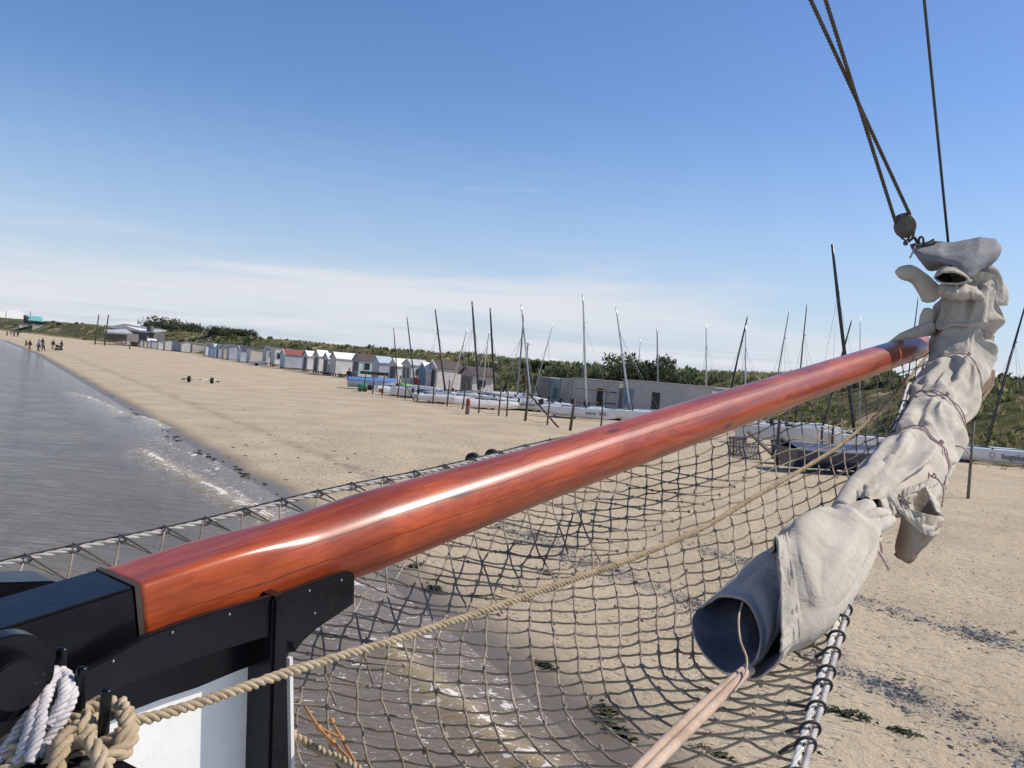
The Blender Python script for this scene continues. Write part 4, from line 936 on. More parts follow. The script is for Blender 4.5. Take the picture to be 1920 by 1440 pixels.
0,0,-4,2,1,4,-3,-2,-20,2,2,-1,-4,1,-1,0,0,3,-1,-2,-2,0,4,1,-2,1,0,-6,0,1,8,-5,0,3,-2,-1,0,0,3,2,1,-7,1,1,3,-2,-2,4,-1,1,-3,11,-13,2,4,-4,2,0,2,2,0,-5,
-21,1,-1,6,-6,0,-1,1,-2,3,-2,0,0,0,3,1,-2,-1,2,-2,-6,5,1,5,-5,3,0,3,-4,-1,2,1,2,-4,1,1,-1,3,-2,1,3,-1,-4,2,1,-2,-2,-1,-6,7,3,2,0,-5,-22,-2,3,8,-6,-3,
0,2,-3,2,-1,-1,2,-3,3,5,-3,-3,1,2,-7,6,-2,0,4,0,0,0,0,1,-4,3,1,1,-1,2,4,-2,4,-8,2,4,-5,-2,4,-6,-4,2,-2,1,10,0,-1,-3,-19,-2,6,-5,4,-2,-4,1,0,-1,0,0,-1,
-2,-1,8,-1,-1,-6,10,-5,-5,4,0,1,2,1,0,-3,4,-5,1,3,1,-2,2,8,-3,-5,3,-2,-1,4,-5,0,4,-5,0,-4,-1,2,6,0,1,-11,-10,3,-4,5,-2,1,-3,-1,0,0,0,-3,6,-6,5,1,-3,
-1,1,1,3,-5,-2,-3,4,1,5,0,-1,1,-2,0,1,6,-4,-9,11,-5,4,-1,4,-4,-2,4,-1,6,-15,6,-4,4,0,2,1,-17,-2,-4,6,1,-1,-1,-1,2,-5,2,-2,2,-4,-3,3,9,-8,1,-1,1,1,0,
-3,4,-5,2,0,3,0,1,1,-1,1,-1,2,-4,1,2,-3,5,2,-5,5,-3,7,-6,1,-8,-4,3,-2,10,-6,-21,6,-5,1,-2,1,1,-3,2,3,-2,0,-4,-2,6,-5,5,-4,-1,0,5,-2,1,2,-9,-2,10,-6,4,
-1,3,-2,3,-1,4,0,2,-3,1,0,-2,-2,6,-4,-3,3,-4,4,-2,1,-11,2,6,4,-21,7,-3,1,-2,-3,0,3,-3,3,-1,-1,-1,3,0,-4,-4,9,-4,0,4,-6,3,2,0,0,-2,-1,2,5,-1,-1,2,0,-1,
-1,-1,-2,1,1,2,2,3,-8,8,-4,-4,4,3,2,-6,0,3,6,-8,-4,10,-7,-10,2,-3,0,2,-2,4,0,-1,-1,-3,5,-3,-3,8,-2,-1,0,1,1,1,-8,5,1,2,2,-6,9,-7,3,-1,3,-1,0,-3,5,8,
-5,2,-1,0,-3,1,9,-5,-13,13,6,-13,5,12,-18,-2,10,-4,-5,-2,1,-6,3,-4,2,-4,2,-2,3,-8,3,4,-3,3,-1,2,-4,-1,5,-9,6,-3,-2,4,-2,3,4,0,1,-1,1,3,-4,-6,10,-20,
-1,-4,1,2,-16,31,6,-3,1,9,-6,-37,9,-2,-6,27,2,4,0,2,-7,-1,-7,-2,-2,-2,-2,7,2,-7,9,-7,-2,0,-8,8,-3,-4,0,-7,18,-5,5,5,-7,0,-2,1,0,1,0,18,-13,23,2,7,-3,
-6,0,-14,9,-17,-17,2,1,11,-2,-10,11,-11,-20,0,-2,2,4,1,4,-3,-10,11,3,-3,-10,4,-9,4,-5,13,-3,3,16,6,2,0,-19,6,-11,-10,8,0,2,0,2,3,3,-20,13,-8,1,-2,3,4,
0,-9,0,17,17,0,-3,-27,8,8,-10,1,20,-2,0,5,-14,-3,-4,2,12,3,-5,9,7,-4,4,0,9,-28,-12,-10,-1,2,3,-1,-3,-1,8,9,4,-2,-1,3,0,-4,0,3,-6,1,4,-2,1,-2,2,6,-9,2,
-5,-1,1,-15,2,-2,0,-2,3,-5,-1,-6,13,1,-1,9,-11,-13,-1,3,-5,-6,4,-2,-1,9,28,-5,-4,4,-9,10,0,5,-3,-2,-9,5,-1,0,-1,3,-2,-3,-1,3,0,-1,0,2,-3,-1,-1,3,-3,2,
1,-10,1,-1,1,-2,0,3,-1,2,-1,-1,5,-2,2,0,3,-1,-1,8,-9,7,-3,0,-4,0,-5,3,1,-5,3,-1,-4,4,1,-1,2,0,-1,-2,1,0,1,-1,1,-3,3,-2,3,-3,1,-2,1,-1,1,-6,-3,3,-3,2,
-1,3,-1,-1,0,1,-2,-5,6,-3,-1,2,2,-1,0,-2,7,-4,-1,1,-1,0,0,-2,2,-1,2,-5,6,-3,-1,4,0,-1,1,-1,2,-2,-1,1,-1,2,-1,0,-1,-1,0,0,-2,-7,-1,-1,2,1,0,0,0,1,1,-7,
2,-4,-1,5,-2,0,0,-1,6,-4,2,3,-5,3,4,-5,5,-5,3,-3,0,2,-2,2,1,-1,0,2,-2,1,-2,1,-1,-1,1,1,0,-3,4,-4,2,0,1,-7,-2,5,0,-2,0,0,1,1,4,1,-17,5,-3,11,-2,-1,0,1,
0,2,-8,7,-3,0,2,-3,-1,2,-1,1,-1,2,-1,0,-1,2,2,-3,1,0,0,-1,-1,2,-2,0,2,-1,1,-2,3,-1,-3,-8,2,-1,-1,0,1,3,1,-1,0,4,17,-12,-6,11,-15,-4,0,-1,7,-4,0,-2,5,
1,-7,4,5,-2,0,-2,-1,-3,-3,1,2,-1,3,3,-3,2,-3,1,-1,-1,1,1,-1,2,-2,2,-5,0,4,-6,-7,3,-1,-9,4,2,8,3,-7,-8,4,31,-25,-16,16,21,-2,-9,7,-12,-4,10,-1,-14,16,
-18,7,-6,3,0,4,-2,4,-4,-4,-2,3,8,-3,-1,1,2,-1,2,-3,0,4,-5,2,1,-9,2,5,-22,5,-1,5,10,1,-3,-7,3,-4,7,0,-12,37,-17,0,1,10,8,-16,18,3,-10,4,9,-11,9,-10,9,
-29,8,-6,2,-5,4,-3,-6,1,-12,1,9,-3,-2,5,-3,3,-2,-7,5,-2,-3,0,-3,2,-10,6,-1,-2,1,-4,-1,2,-5,9,6,-3,-1,-3,16,5,-18,-2,2,1,-3,2,-3,-3,5,-4,4,-1,1,20,-10,
2,-4,-1,-3,4,0,-12,1,3,-8,2,0,-7,1,-4,2,1,-1,-3,0,12,1,-3,960,-13,-14,-14,-15,-15,-13,-12,-12,-12,-9,-14,-12,-7,-6,-5,-7,3,-2,1,8,7,10,9,8,8,7,12,14,
14,14,14,13,14,14,13,13,11,9,10,8,6,6,5,-4,-5,1,-2,2,-4,-6,-14,-13,-14,-1,0,1,-4,1,3,7,2,-5,10,-6,3,-1,-16,2,0,2,25,-6,1,-7,-1,-1,1,0,0,-1,-4,-3,-1,
-3,1,2,1,-7,-1,-3,-1,3,0,2,-3,-4,8,-7,1,-2,3,-3,18,-8,5,0,2,-4,4,-3,3,-4,2,4,3,4,-14,10,0,4,6,-8,25,-14,-26,9,-7,8,0,-4,1,0,5,-1,5,3,-2,3,-5,0,-7,1,0,
-3,1,0,-3,-6,9,6,-17,11,0,5,-8,-4,-3,2,-7,8,8,-3,-7,-3,11,0,-3,-11,13,-3,4,-4,-1,0,20,-5,-27,26,-9,-3,9,-6,-5,6,2,-1,-3,-5,-7,10,2,3,1,-6,4,8,-5,4,-1,
-5,6,2,-3,-2,8,-2,4,-8,6,-2,-20,13,3,-14,-7,-11,12,0,-10,7,3,2,-9,1,-1,0,7,-6,-5,16,-8,-7,1,3,-2,2,3,-1,-3,0,1,13,-2,-11,4,-2,2,3,-1,-4,1,4,-3,4,-5,6,
-4,1,1,2,-8,-3,0,10,4,-18,10,10,-10,8,-11,5,-1,1,0,-1,-6,0,3,-3,-4,7,4,-9,7,3,-1,-6,1,3,-4,7,0,-3,-5,4,10,-16,2,1,1,0,5,4,-3,0,-1,-1,-3,0,0,4,-9,1,5,
4,-7,-3,2,9,-9,0,9,3,-1,1,0,-3,-2,0,-1,1,1,-3,1,-3,5,-1,5,-12,1,-1,7,5,-5,-1,3,-4,10,-11,9,4,-12,2,3,0,0,-1,3,1,-7,1,3,7,-5,-12,14,-14,-1,5,16,-11,-6,
1,12,-12,7,2,-4,-1,-1,4,1,-2,1,-2,2,-2,-1,-1,-3,4,5,-4,-5,13,-8,1,4,-2,2,-6,3,1,-4,5,0,-4,0,2,0,-2,3,1,-7,-2,7,0,-2,-7,3,3,0,-4,8,8,-8,-7,8,5,-11,-2,
1,-3,5,-5,1,2,-2,2,0,1,-3,2,7,-10,0,5,-7,-1,9,-3,0,-2,-2,11,-9,4,0,-9,10,4,-11,2,3,-1,3,-2,-2,-5,6,-1,-7,2,-2,17,-5,-3,1,-8,5,1,-3,8,0,-3,2,-3,-4,10,
-2,0,-2,0,-1,4,-2,-6,7,1,3,-8,0,-3,1,2,10,-3,-5,-5,10,-9,2,4,0,-7,10,-3,-2,-1,3,-3,3,-2,0,-3,2,1,7,6,-5,-2,-7,-4,4,2,-1,8,-3,3,-3,-3,-1,-1,1,3,-3,2,
-3,0,-1,5,0,-4,1,4,0,-4,5,-8,-2,8,-6,6,-6,4,-2,3,2,-5,2,2,-3,1,1,2,-3,1,0,-12,12,2,1,4,1,-7,-5,-3,7,3,-10,14,-3,1,-3,3,-5,0,0,2,-2,2,-2,-1,3,-3,1,4,
-4,-4,7,-6,-1,12,-9,1,0,-3,4,-5,-1,6,-2,0,-3,4,0,1,1,-1,1,1,0,-2,-4,10,2,-5,2,-3,-6,2,5,0,-6,-2,10,1,0,-3,-1,-2,2,0,0,0,-2,-1,0,2,0,1,-5,1,1,7,-1,-7,
1,2,-2,-1,1,-2,-2,7,-2,-1,0,-2,1,4,0,0,-2,3,1,5,-13,12,2,3,-7,1,-6,-1,3,1,-3,9,-3,1,0,-2,-2,-2,2,-1,0,0,-1,-1,-1,1,2,1,-7,1,4,-2,6,-5,-2,3,-3,0,0,2,
-3,2,1,-1,3,-2,2,1,0,0,2,2,0,-1,-2,4,1,-1,-2,-3,-5,3,3,1,-2,0,6,-5,3,1,1,-6,3,-3,4,-3,0,-2,-1,2,0,2,-5,0,0,4,0,-5,3,1,-2,1,-2,3,-3,0,2,0,1,2,-3,2,0,2,
2,2,0,-2,1,1,0,0,-1,-2,-6,7,-4,4,-2,-5,5,-4,1,0,5,-7,-1,0,3,-3,0,-1,-1,3,-1,2,-4,-2,1,4,-2,-3,4,2,-2,-4,2,2,0,0,-2,2,0,1,-2,1,1,1,3,3,-1,-2,1,2,-1,-3,
3,-4,0,2,-4,4,-3,-5,7,-4,-4,6,1,4,-9,-2,5,-3,-1,0,0,1,-2,0,-2,0,1,0,2,-4,7,-1,-1,-2,-2,1,10,-8,-1,-1,2,0,1,1,1,0,5,-1,1,-3,3,0,0,-6,5,0,3,-4,-4,0,9,
-14,7,0,-2,-1,-4,9,-6,-2,2,-1,-3,1,-1,1,-3,-3,2,4,-4,4,-2,0,5,-3,-1,-2,1,10,-2,-8,-3,10,-7,1,2,0,0,-2,15,-6,0,-7,9,-5,1,-13,11,4,2,-1,-7,-8,4,6,-1,-8,
7,-6,4,1,0,-2,-2,1,-1,0,-1,0,-3,-4,3,10,-3,-2,-5,9,-5,-3,5,-4,-1,7,-1,-6,4,-2,2,3,3,-5,-2,-2,8,2,-1,-5,11,-9,-3,9,-8,-2,1,12,-7,-10,16,9,-22,-5,0,3,2,
-6,9,-7,-5,5,-3,-1,1,0,-4,2,5,-1,2,-6,6,1,6,-19,9,0,-2,2,1,-5,6,1,2,-1,2,-4,-2,7,-4,11,-12,1,2,-2,-3,13,-3,4,-11,-4,2,-2,2,-4,6,2,-8,1,1,-4,3,6,-5,-3,
-1,-2,0,0,-6,-2,17,-7,-1,1,-1,1,-4,-5,6,5,2,-3,4,11,-17,6,1,3,-7,3,1,5,-7,2,-6,8,2,3,-11,6,-7,3,9,-13,2,5,6,-5,-13,-5,5,-1,-8,9,-4,2,-8,0,-2,1,7,-6,
-3,8,0,-8,3,4,-3,0,-6,0,4,8,-2,-3,0,12,-2,-3,-1,-2,-1,4,1,-3,2,-11,2,5,-5,-2,5,-9,16,-1,-1,0,-4,8,-11,5,0,-11,4,7,5,-5,-4,2,-5,-9,8,10,-8,-2,-6,13,-7,
7,-3,3,0,-9,-4,4,-2,11,4,3,-3,-11,7,-1,-2,-1,8,-2,-5,-11,-5,2,9,3,-4,-7,3,-17,16,10,1,7,7,-14,-9,-4,17,3,-2,-4,0,-3,1,2,3,-1,1,-3,6,1,-5,-10,6,0,-1,
-2,2,0,-3,4,-1,2,4,-3,0,10,2,2,4,-4,-12,-3,3,9,2,-1,-2,3,-1,2,-12,12,-11,4,9,1,-1,8,-6,-5,-3,5,3,2,2,1,-8,-5,11,-5,-1,0,-4,3,5,1,-8,4,0,4,-8,5,3,2,-3,
-6,0,-1,2,2,0,-5,-4,0,8,-2,-3,-2,2,-1,-11,-1,0,-5,-1,5,9,2,-5,-2,0,-2,11,-7,1,-5,0,2,-1,-1,11,0,1,17,-2,-2,-1,-3,-7,-2,0,1,18,-18,3,6,-2,-5,5,8,-9,-6,
-4,-7,2,0,1,-6,-1,-3,0,0,7,7,14,2,-8,-1,-17,-6,5,17,3,10,0,1,-12,-3,-11,-5,-5,-4,0,0,1,2,2,4,10,2,1,-2,4,-9,8,6,2,9,-12,-15,3,2,-2,-5,1,-5,-3,-1,-3,2,
-3,3,-4,3,5,-1,-5,5,5,-11,5,8,20,-2,-19,-4,-1,-14,-2,5,7,11,-2,-3,3,-7,-4,-1,-7,-4,-6,2,9,7,17,8,6,4,-18,-2,-13,-4,0,13,-6,7,-7,-6,0,-3,-2,-2,7,1,4,
-3,-1,4,-3,-1,4,-5,-10,20,-1,7,-9,-11,4,-4,-3,-3,0,0,5,6,8,-9,2,7,-3,-3,1,0,3,4,-23,-8,6,5,12,6,-3,-10,-1,-5,2,-8,5,-6,1,5,-1,10,0,2,1,-7,-2,2,6,6,8,
3,-21,-7,-4,1,0,-2,8,3,2,-16,1,2,2,2,5,3,6,-3,-6,0,4,-1,1,5,-9,-7,10,-4,-18,13,-9,-3,17,7,3,10,-17,3,-3,-2,1,4,-3,5,-3,-2,4,7,-10,3,3,0,-10,-10,6,-10,
8,-3,-3,8,6,-4,-9,0,-2,2,0,3,2,0,3,-8,3,-2,-2,11,-5,-1,9,-5,-1,8,-5,-16,3,2,-4,3,-2,-4,9,3,6,-5,-3,2,7,-8,-6,11,0,-6,-4,4,0,-3,0,-8,-1,4,-1,1,8,-1,-7,
8,-11,1,1,-1,1,0,0,0,13,-9,0,2,-2,2,2,1,-2,8,2,-9,5,-6,-2,-5,6,-2,7,-3,5,8,-10,0,2,-3,-4,5,1,4,-14,-3,7,1,-4,-3,-5,-1,-1,4,0,2,9,-7,-7,1,10,-6,-3,1,2,
-3,1,1,3,-11,3,-1,4,-3,0,-1,8,-1,-4,7,-7,2,3,-4,-3,2,7,1,2,-6,0,2,-3,-4,7,-3,2,2,-13,9,0,-9,-4,-1,-5,1,7,3,3,1,-8,-2,4,-11,9,1,-4,1,2,-3,1,1,1,-9,1,
-1,4,-1,0,-1,1,1,8,-4,2,-8,4,-3,9,-8,-1,1,-1,-1,0,7,-5,-2,-1,3,9,-11,-4,0,1,4,-9,-6,-4,5,6,8,0,-11,-7,5,7,2,-16,8,1,-1,1,-1,0,2,0,-13,1,6,0,-1,0,5,-6,
1,1,1,3,1,-6,2,0,0,0,1,-1,-1,1,-4,0,1,-2,-2,3,-3,6,-5,2,-1,-9,1,6,-3,1,-3,-10,0,5,-3,-4,17,7,-10,0,-2,-2,-1,2,2,0,-16,1,2,0,3,5,-4,6,-4,2,-2,1,-2,2,1,
0,0,-2,0,0,-1,1,-3,3,-2,-2,-1,-3,-5,3,2,3,-6,4,-2,8,1,-13,-5,3,-6,4,-10,3,-1,6,12,2,-2,-7,1,3,0,2,-14,-4,2,8,-1,1,-2,3,-2,-1,0,3,2,-2,0,-1,1,-1,0,-1,
-1,0,0,2,-4,-1,-3,-1,4,-8,2,-4,-2,8,-5,0,4,-4,-1,-7,-1,-6,1,2,1,-2,7,9,1,-5,3,2,1,0,-19,1,8,1,2,-4,1,-1,-1,0,3,-3,5,-3,3,-4,2,-1,-1,0,-1,-1,4,-1,-5,
-1,-3,-1,2,5,-2,-13,-4,-1,6,-4,3,3,-5,-7,1,-3,7,1,1,2,-1,7,-1,1,3,2,1,-1,-22,6,2,-6,0,3,3,-2,4,-2,1,-1,4,-2,-1,0,-2,2,0,-3,-2,2,-1,-3,3,-3,-1,-1,-3,
10,-5,-5,-8,2,2,1,-1,-3,-9,3,-4,16,7,-3,0,19,-12,-15,3,4,6,1,-1,3,-30,17,-7,-2,-5,3,4,0,4,-6,1,2,1,-8,13,-6,-2,3,0,-2,0,-1,-2,-1,1,-4,7,-5,-4,-1,1,6,
-4,9,-11,-2,-5,-4,1,2,16,1,0,0,13,-19,-7,0,4,6,7,-2,4,-9,-47,-9,7,17,12,-5,-5,2,-6,13,0,1,-3,5,-4,-4,11,-11,0,0,-3,1,4,-2,0,1,1,5,-6,-4,0,1,12,1,11,
-1,7,11,2,-15,-8,-2,-9,6,-10,-6,-3,2,5,4,0,-5,1,-19,-17,-1,-6,-11,-19,8,9,-2,8,-3,-3,3,-5,3,-3,2,2,-6,-3,16,5,0,-2,2,-2,-3,-2,-1,12,-1,-4,3,6,-4,-3,1,
-5,-5,5,21,4,-11,-2,3,-3,2,16,2,-10,8,0,-16,-20,6,-48,1,-4,3,12,-1,-8,3,0,1,4,-4,0,3,4,3,-8,2,6,-14,-2,6,4,4,0,3,-3,-8,-1,8,-1,4,1,-6,-1,-4,-3,4,3,5,
-2,3,-8,-3,0,9,6,9,15,-8,-26,1,2,-5,-24,6,0,-10,-4,-3,3,-3,3,-1,-1,-6,-4,-3,2,6,0,-3,-3,5,8,-1,-6,0,4,-4,-4,5,-2,-3,3,2,-4,0,-1,1,7,4,0,-2,5,-3,9,-6,
-15,4,0,-4,-14,14,21,-8,-7,0,-21,-12,-2,1,2,-1,-1,1,4,0,-1,0,2,-11,-1,3,3,-5,-1,8,4,-14,-3,2,-4,-4,3,1,6,2,1,-4,7,2,0,5,-1,-2,-2,-9,1,2,-5,-5,10,2,-1,
9,6,-8,-12,1,5,11,-42,6,0,1,-1,1,-1,-1,8,-2,-1,1,3,-2,-7,-1,4,0,-2,0,2,6,-4,6,-6,-11,-3,0,-4,-3,5,8,0,1,1,-1,2,0,2,8,0,0,-3,-1,6,-3,1,-7,5,-10,0,1,-4,
4,-31,-7,1,1,1,1,-2,5,-2,-2,2,2,1,3,-2,-8,4,0,-4,1,1,8,-1,-3,0,-4,-6,0,2,-1,1,-1,-4,0,4,5,-4,1,3,5,-1,-13,2,4,-5,0,7,5,-6,0,-1,2,-5,1,-38,3,3,-2,-1,1,
2,1,-5,2,-1,3,-2,4,0,-5,1,1,-2,-2,0,7,8,-5,-4,2,-8,-4,2,3,0,3,2,4,0,-10,4,1,-4,-1,-3,4,-8,0,0,5,1,-4,8,-3,0,3,-4,-4,-39,5,-2,3,2,-3,0,4,-8,1,2,3,-3,3,
-3,7,-6,2,-2,-3,-1,2,9,-4,0,2,-6,-1,-3,5,0,0,3,-2,-3,-1,3,0,1,-1,-9,4,-3,0,8,5,-11,-3,2,10,-3,-1,-1,-4,-40,-1,2,0,2,0,6,-4,-4,1,2,0,2,-2,4,-5,1,2,-2,
0,0,1,2,2,-2,-4,3,-2,2,0,0,-1,0,-1,-5,4,-3,-1,1,-4,-3,0,16,-4,0,-5,-6,3,1,5,1,0,-1,-1,-40,1,-1,1,1,1,2,-5,1,1,-2,2,3,-3,-1,0,-2,7,-1,-2,2,-2,2,0,2,-1,
-1,-1,0,1,-1,1,-2,-6,0,3,-1,2,0,-8,-1,2,6,6,-1,-7,-2,2,-1,3,2,0,1,-3,-42,-1,2,3,-1,3,-2,-2,-1,3,0,-1,3,-1,0,11,0,-7,0,-5,-2,1,0,8,-1,3,-4,-5,2,-1,0,
-1,-3,-3,4,1,2,-1,-1,-2,-3,8,2,7,-12,-3,-2,-3,4,1,4,-1,0,0,-44,-1,2,-1,2,-1,5,0,0,-2,1,1,0,1,2,2,-1,0,3,-7,-2,-1,1,1,7,0,-2,-3,-1,0,1,-1,-4,-1,4,0,-2,
-3,-2,0,10,1,-3,-3,5,-8,0,-1,-2,-1,6,3,5,-2,-50,13,1,-1,-2,4,1,-2,-1,-3,1,-1,4,0,9,-7,-3,-2,3,2,-4,0,-5,1,7,0,0,-3,0,2,-2,0,-3,3,-1,-1,-4,2,-2,7,10,
-12,-4,4,-17,4,9,-4,0,-4,-8,10,-1,1,-44,1,4,-1,3,1,-3,0,1,-3,2,-4,0,7,-7,1,4,2,-1,8,0,-13,1,-3,5,5,2,-3,-2,0,0,-1,5,-1,-6,-4,3,3,-8,-2,0,3,-8,-4,21,5,
0,9,-4,-3,4,-9,-5,-3,-26,-19,0,5,-3,-5,2,4,1,1,-1,1,-6,0,3,-1,6,7,2,5,-13,-6,0,2,-4,11,2,-1,-2,-3,-1,0,3,-3,-7,2,-1,-1,8,5,-11,5,3,-19,-3,6,-3,-3,3,5,
-3,-2,0,28,-46,1,-2,1,7,5,-6,1,15,-8,-2,0,-4,-4,11,-1,1,-3,5,-11,1,0,-2,-3,0,0,9,-3,-2,-4,-2,-7,2,5,7,-3,0,-8,2,2,-6,6,-3,15,5,2,-5,-6,-7,1,13,7,5,
-27,-32,-1,-6,-4,-2,6,-3,11,-32,20,2,2,7,8,-16,-2,-4,2,-1,1,10,7,-7,-5,-7,-4,-2,29,-2,-15,-2,2,-7,0,6,1,-5,4,7,-3,9,-12,3,-6,1,-1,4,-5,0,-3,4,6,10,1,
-35,-2,-3,-1,-7,-1,16,-10,22,-11,-2,1,5,-16,4,-4,-3,-1,-1,0,-5,-1,1,-2,1,4,10,-9,-5,12,2,-6,0,2,-2,-1,10,2,-4,3,-8,-2,2,7,-5,-3,10,4,-6,-7,-1,3,5,2,
-37,-1,1,-2,1,-5,1,5,0,0,0,-4,-7,9,11,-2,-11,-2,3,2,0,-2,-3,2,-1,1,-6,-3,3,5,-5,7,1,1,-3,4,-3,-3,-2,-3,7,-3,-1,-1,0,1,2,8,-1,-6,-3,0,4,1,-39,0,0,0,0,
2,-6,10,-4,-1,2,2,-3,2,-7,1,2,4,-5,-6,-3,3,5,-5,-5,-5,2,3,8,0,5,1,1,0,-5,1,0,-3,-2,0,1,3,-2,-2,1,1,-1,5,2,-2,-3,-1,0,4,-39,0,1,0,-1,-1,1,-1,3,0,-1,2,
4,-3,-1,-4,1,1,11,2,-8,-8,1,-2,9,8,-12,0,1,3,3,-7,1,-5,0,2,-1,-1,-3,2,-3,0,0,2,1,0,-1,2,5,0,-5,1,-1,0,-40,1,-1,1,0,0,1,-2,-1,1,0,5,0,4,-5,-1,1,-3,2,8,
2,-3,-8,8,8,-2,7,-13,0,1,-3,-2,-7,1,3,1,-3,-4,1,0,5,-2,-4,1,0,0,0,0,1,2,0,-1,0,-2,-41,0,-1,2,2,0,3,-4,-2,0,1,2,1,1,-1,3,-4,0,-1,2,8,-1,-3,9,-4,-2,-2,
8,-6,-2,-4,-4,-2,2,6,-4,-8,1,4,0,1,0,-1,1,1,-1,-2,0,-1,2,4,0,-3,0,-40,0,0,-1,2,3,1,-5,-1,-1,3,0,-1,0,2,1,0,-3,-2,0,5,4,4,-8,-3,5,4,-3,2,-4,-2,-2,0,4,
1,-7,-1,5,3,-1,-8,-1,6,0,0,-2,0,-1,-1,4,5,-1,-4,-1,-41,0,1,0,2,5,-4,-5,-1,1,5,-6,4,-3,-1,8,1,-2,-6,-2,0,6,-3,-1,5,1,0,-2,2,-4,-1,0,3,0,-1,-1,8,0,-5,
-1,2,-2,-1,1,-2,-2,3,-4,1,10,2,-8,-4,1,-43,1,0,2,5,1,-7,-2,-1,6,-1,-3,1,-3,6,-2,3,1,-5,-4,-1,3,3,4,1,-7,-3,7,2,0,-6,1,3,1,0,2,-7,0,4,1,-9,2,6,1,-3,2,
2,-7,10,1,-5,-1,-5,2,-43,0,1,4,4,-6,-4,0,4,2,-7,4,-3,6,-1,-5,0,-2,2,3,-5,0,7,3,-4,-8,5,8,-2,-7,-3,8,3,0,-5,-6,4,5,1,-10,1,10,2,-4,-1,5,-1,2,-3,1,-3,0,
-5,0,-43,2,2,3,-2,-5,-1,2,2,-3,-1,1,-2,1,-1,0,-1,3,9,-4,-3,-1,3,0,-6,-1,8,1,-3,-4,3,1,1,-1,-6,1,6,0,-8,-2,9,2,-1,-3,6,2,-3,-1,1,-2,3,-3,-2,-2,-39,1,0,
1,-7,-1,0,-1,1,0,0,-1,1,-2,1,0,3,9,-5,-4,3,-2,2,-2,-5,5,3,0,-4,3,-2,1,1,-2,-2,3,2,-1,-2,3,0,0,-4,5,2,-2,1,0,-2,0,2,-1,4,-12,-46,-2,4,0,-4,1,1,2,-5,0,
3,-2,4,-6,0,5,3,0,-1,1,-5,6,0,-4,-1,10,-3,-2,-4,-3,4,3,-1,-2,1,4,2,2,2,-6,-2,-1,4,3,-1,-3,2,5,-5,-1,-3,-2,6,3,-40,0,1,-2,-3,0,3,1,0,-4,0,2,3,4,-1,-9,
2,-1,1,2,0,1,-3,-2,7,0,-5,-3,-2,2,5,2,0,-5,5,6,-1,-3,-2,1,3,-2,3,0,-3,1,-5,6,1,-2,-9,-5,11,-7,-44,6,-2,-12,12,1,0,-2,2,1,-1,-1,-11,5,6,0,0,-7,3,-1,5,
-1,-6,3,4,-10,1,0,0,5,7,0,-5,3,8,-1,-6,3,6,-1,-6,5,0,-3,-1,-2,4,-16,4,-10,11,6,-10,1,-37,-1,0,8,-5,-1,-3,-1,-5,3,2,-3,4,-2,-13,11,-7,3,6,1,7,-7,1,-4,
-4,2,-2,3,7,2,1,-5,1,4,-1,-5,2,2,2,11,-1,-2,-1,-4,-14,-4,-2,10,-3,4,-10,-8,8,10,-32,-5,4,-3,-4,-2,0,-1,2,2,-1,-2,-4,-3,1,9,-5,11,-12,1,-7,3,4,7,3,2,
-2,-4,0,5,-5,0,-1,0,-2,3,4,2,-9,2,2,-4,2,-3,7,-3,-12,-1,2,0,3,13,3,6,-40,0,3,-1,-1,1,-2,1,-1,2,2,-2,0,0,2,-9,16,-19,-3,4,2,12,-4,-9,1,0,7,5,1,-3,-1,1,
4,-2,-3,-2,4,-1,-3,1,4,-1,-8,-11,5,-1,15,0,2,1,-7,0,2,-3,-36,-1,-1,0,1,0,0,-1,1,0,1,1,-1,-2,-2,-1,4,7,3,-11,-6,-5,9,0,-3,1,2,0,1,2,2,1,-1,1,2,0,-8,
-22,15,6,-5,2,0,18,-5,9,-8,-5,2,-5,1,3,-2,0,-35,0,-2,2,0,-2,1,-1,0,1,0,-1,0,-1,0,5,1,4,-4,-2,4,-5,0,2,-12,1,-1,0,6,9,-3,3,2,1,-3,-3,-5,15,-4,-1,6,2,0,
0,-7,-3,-3,8,-12,2,0,3,-3,1,-34,1,-2,1,0,0,-2,0,2,1,-4,0,0,-1,3,4,2,-4,-2,6,-3,3,0,-2,0,-2,2,1,2,-5,2,1,-2,2,0,3,2,4,-5,-1,-1,0,5,-4,-1,-7,5,-5,0,-1,
5,0,-3,0,-33,0,0,-1,1,0,0,-1,2,-1,-1,0,0,-1,4,1,0,-4,4,2,-2,1,1,-2,1,0,2,3,-4,-2,3,-1,2,-4,1,-1,3,-1,5,-5,-2,4,1,-4,-2,-1,1,-3,0,0,4,1,2,-6,-32,1,1,
-1,-1,0,1,0,0,1,-2,0,0,0,3,1,-2,0,3,-1,-1,2,-1,2,0,5,-1,-2,-3,1,-1,0,0,-2,1,-1,1,-2,0,1,5,-3,-2,-3,0,2,-2,0,0,1,2,0,0,-3,-30,-1,0,1,-1,1,1,0,0,-1,0,1,
-1,1,2,1,-3,1,-1,2,0,0,-1,1,4,-2,0,0,-2,1,-3,1,1,-2,2,3,-1,-1,-4,1,5,-4,-6,1,2,4,-7,2,1,0,2,0,-1,0,-30,0,0,2,0,0,0,1,-2,1,-1,1,1,-1,2,-1,0,-1,0,3,-1,
-1,0,-2,3,1,-1,0,-1,0,2,-3,-1,0,2,2,0,0,-5,2,-1,-1,-5,4,1,2,1,-3,-1,2,0,0,-1,1,-29,-1,0,2,1,0,-1,2,-2,-1,3,-1,2,0,-2,0,-1,0,2,2,0,-2,-2,2,-2,1,1,-1,0,
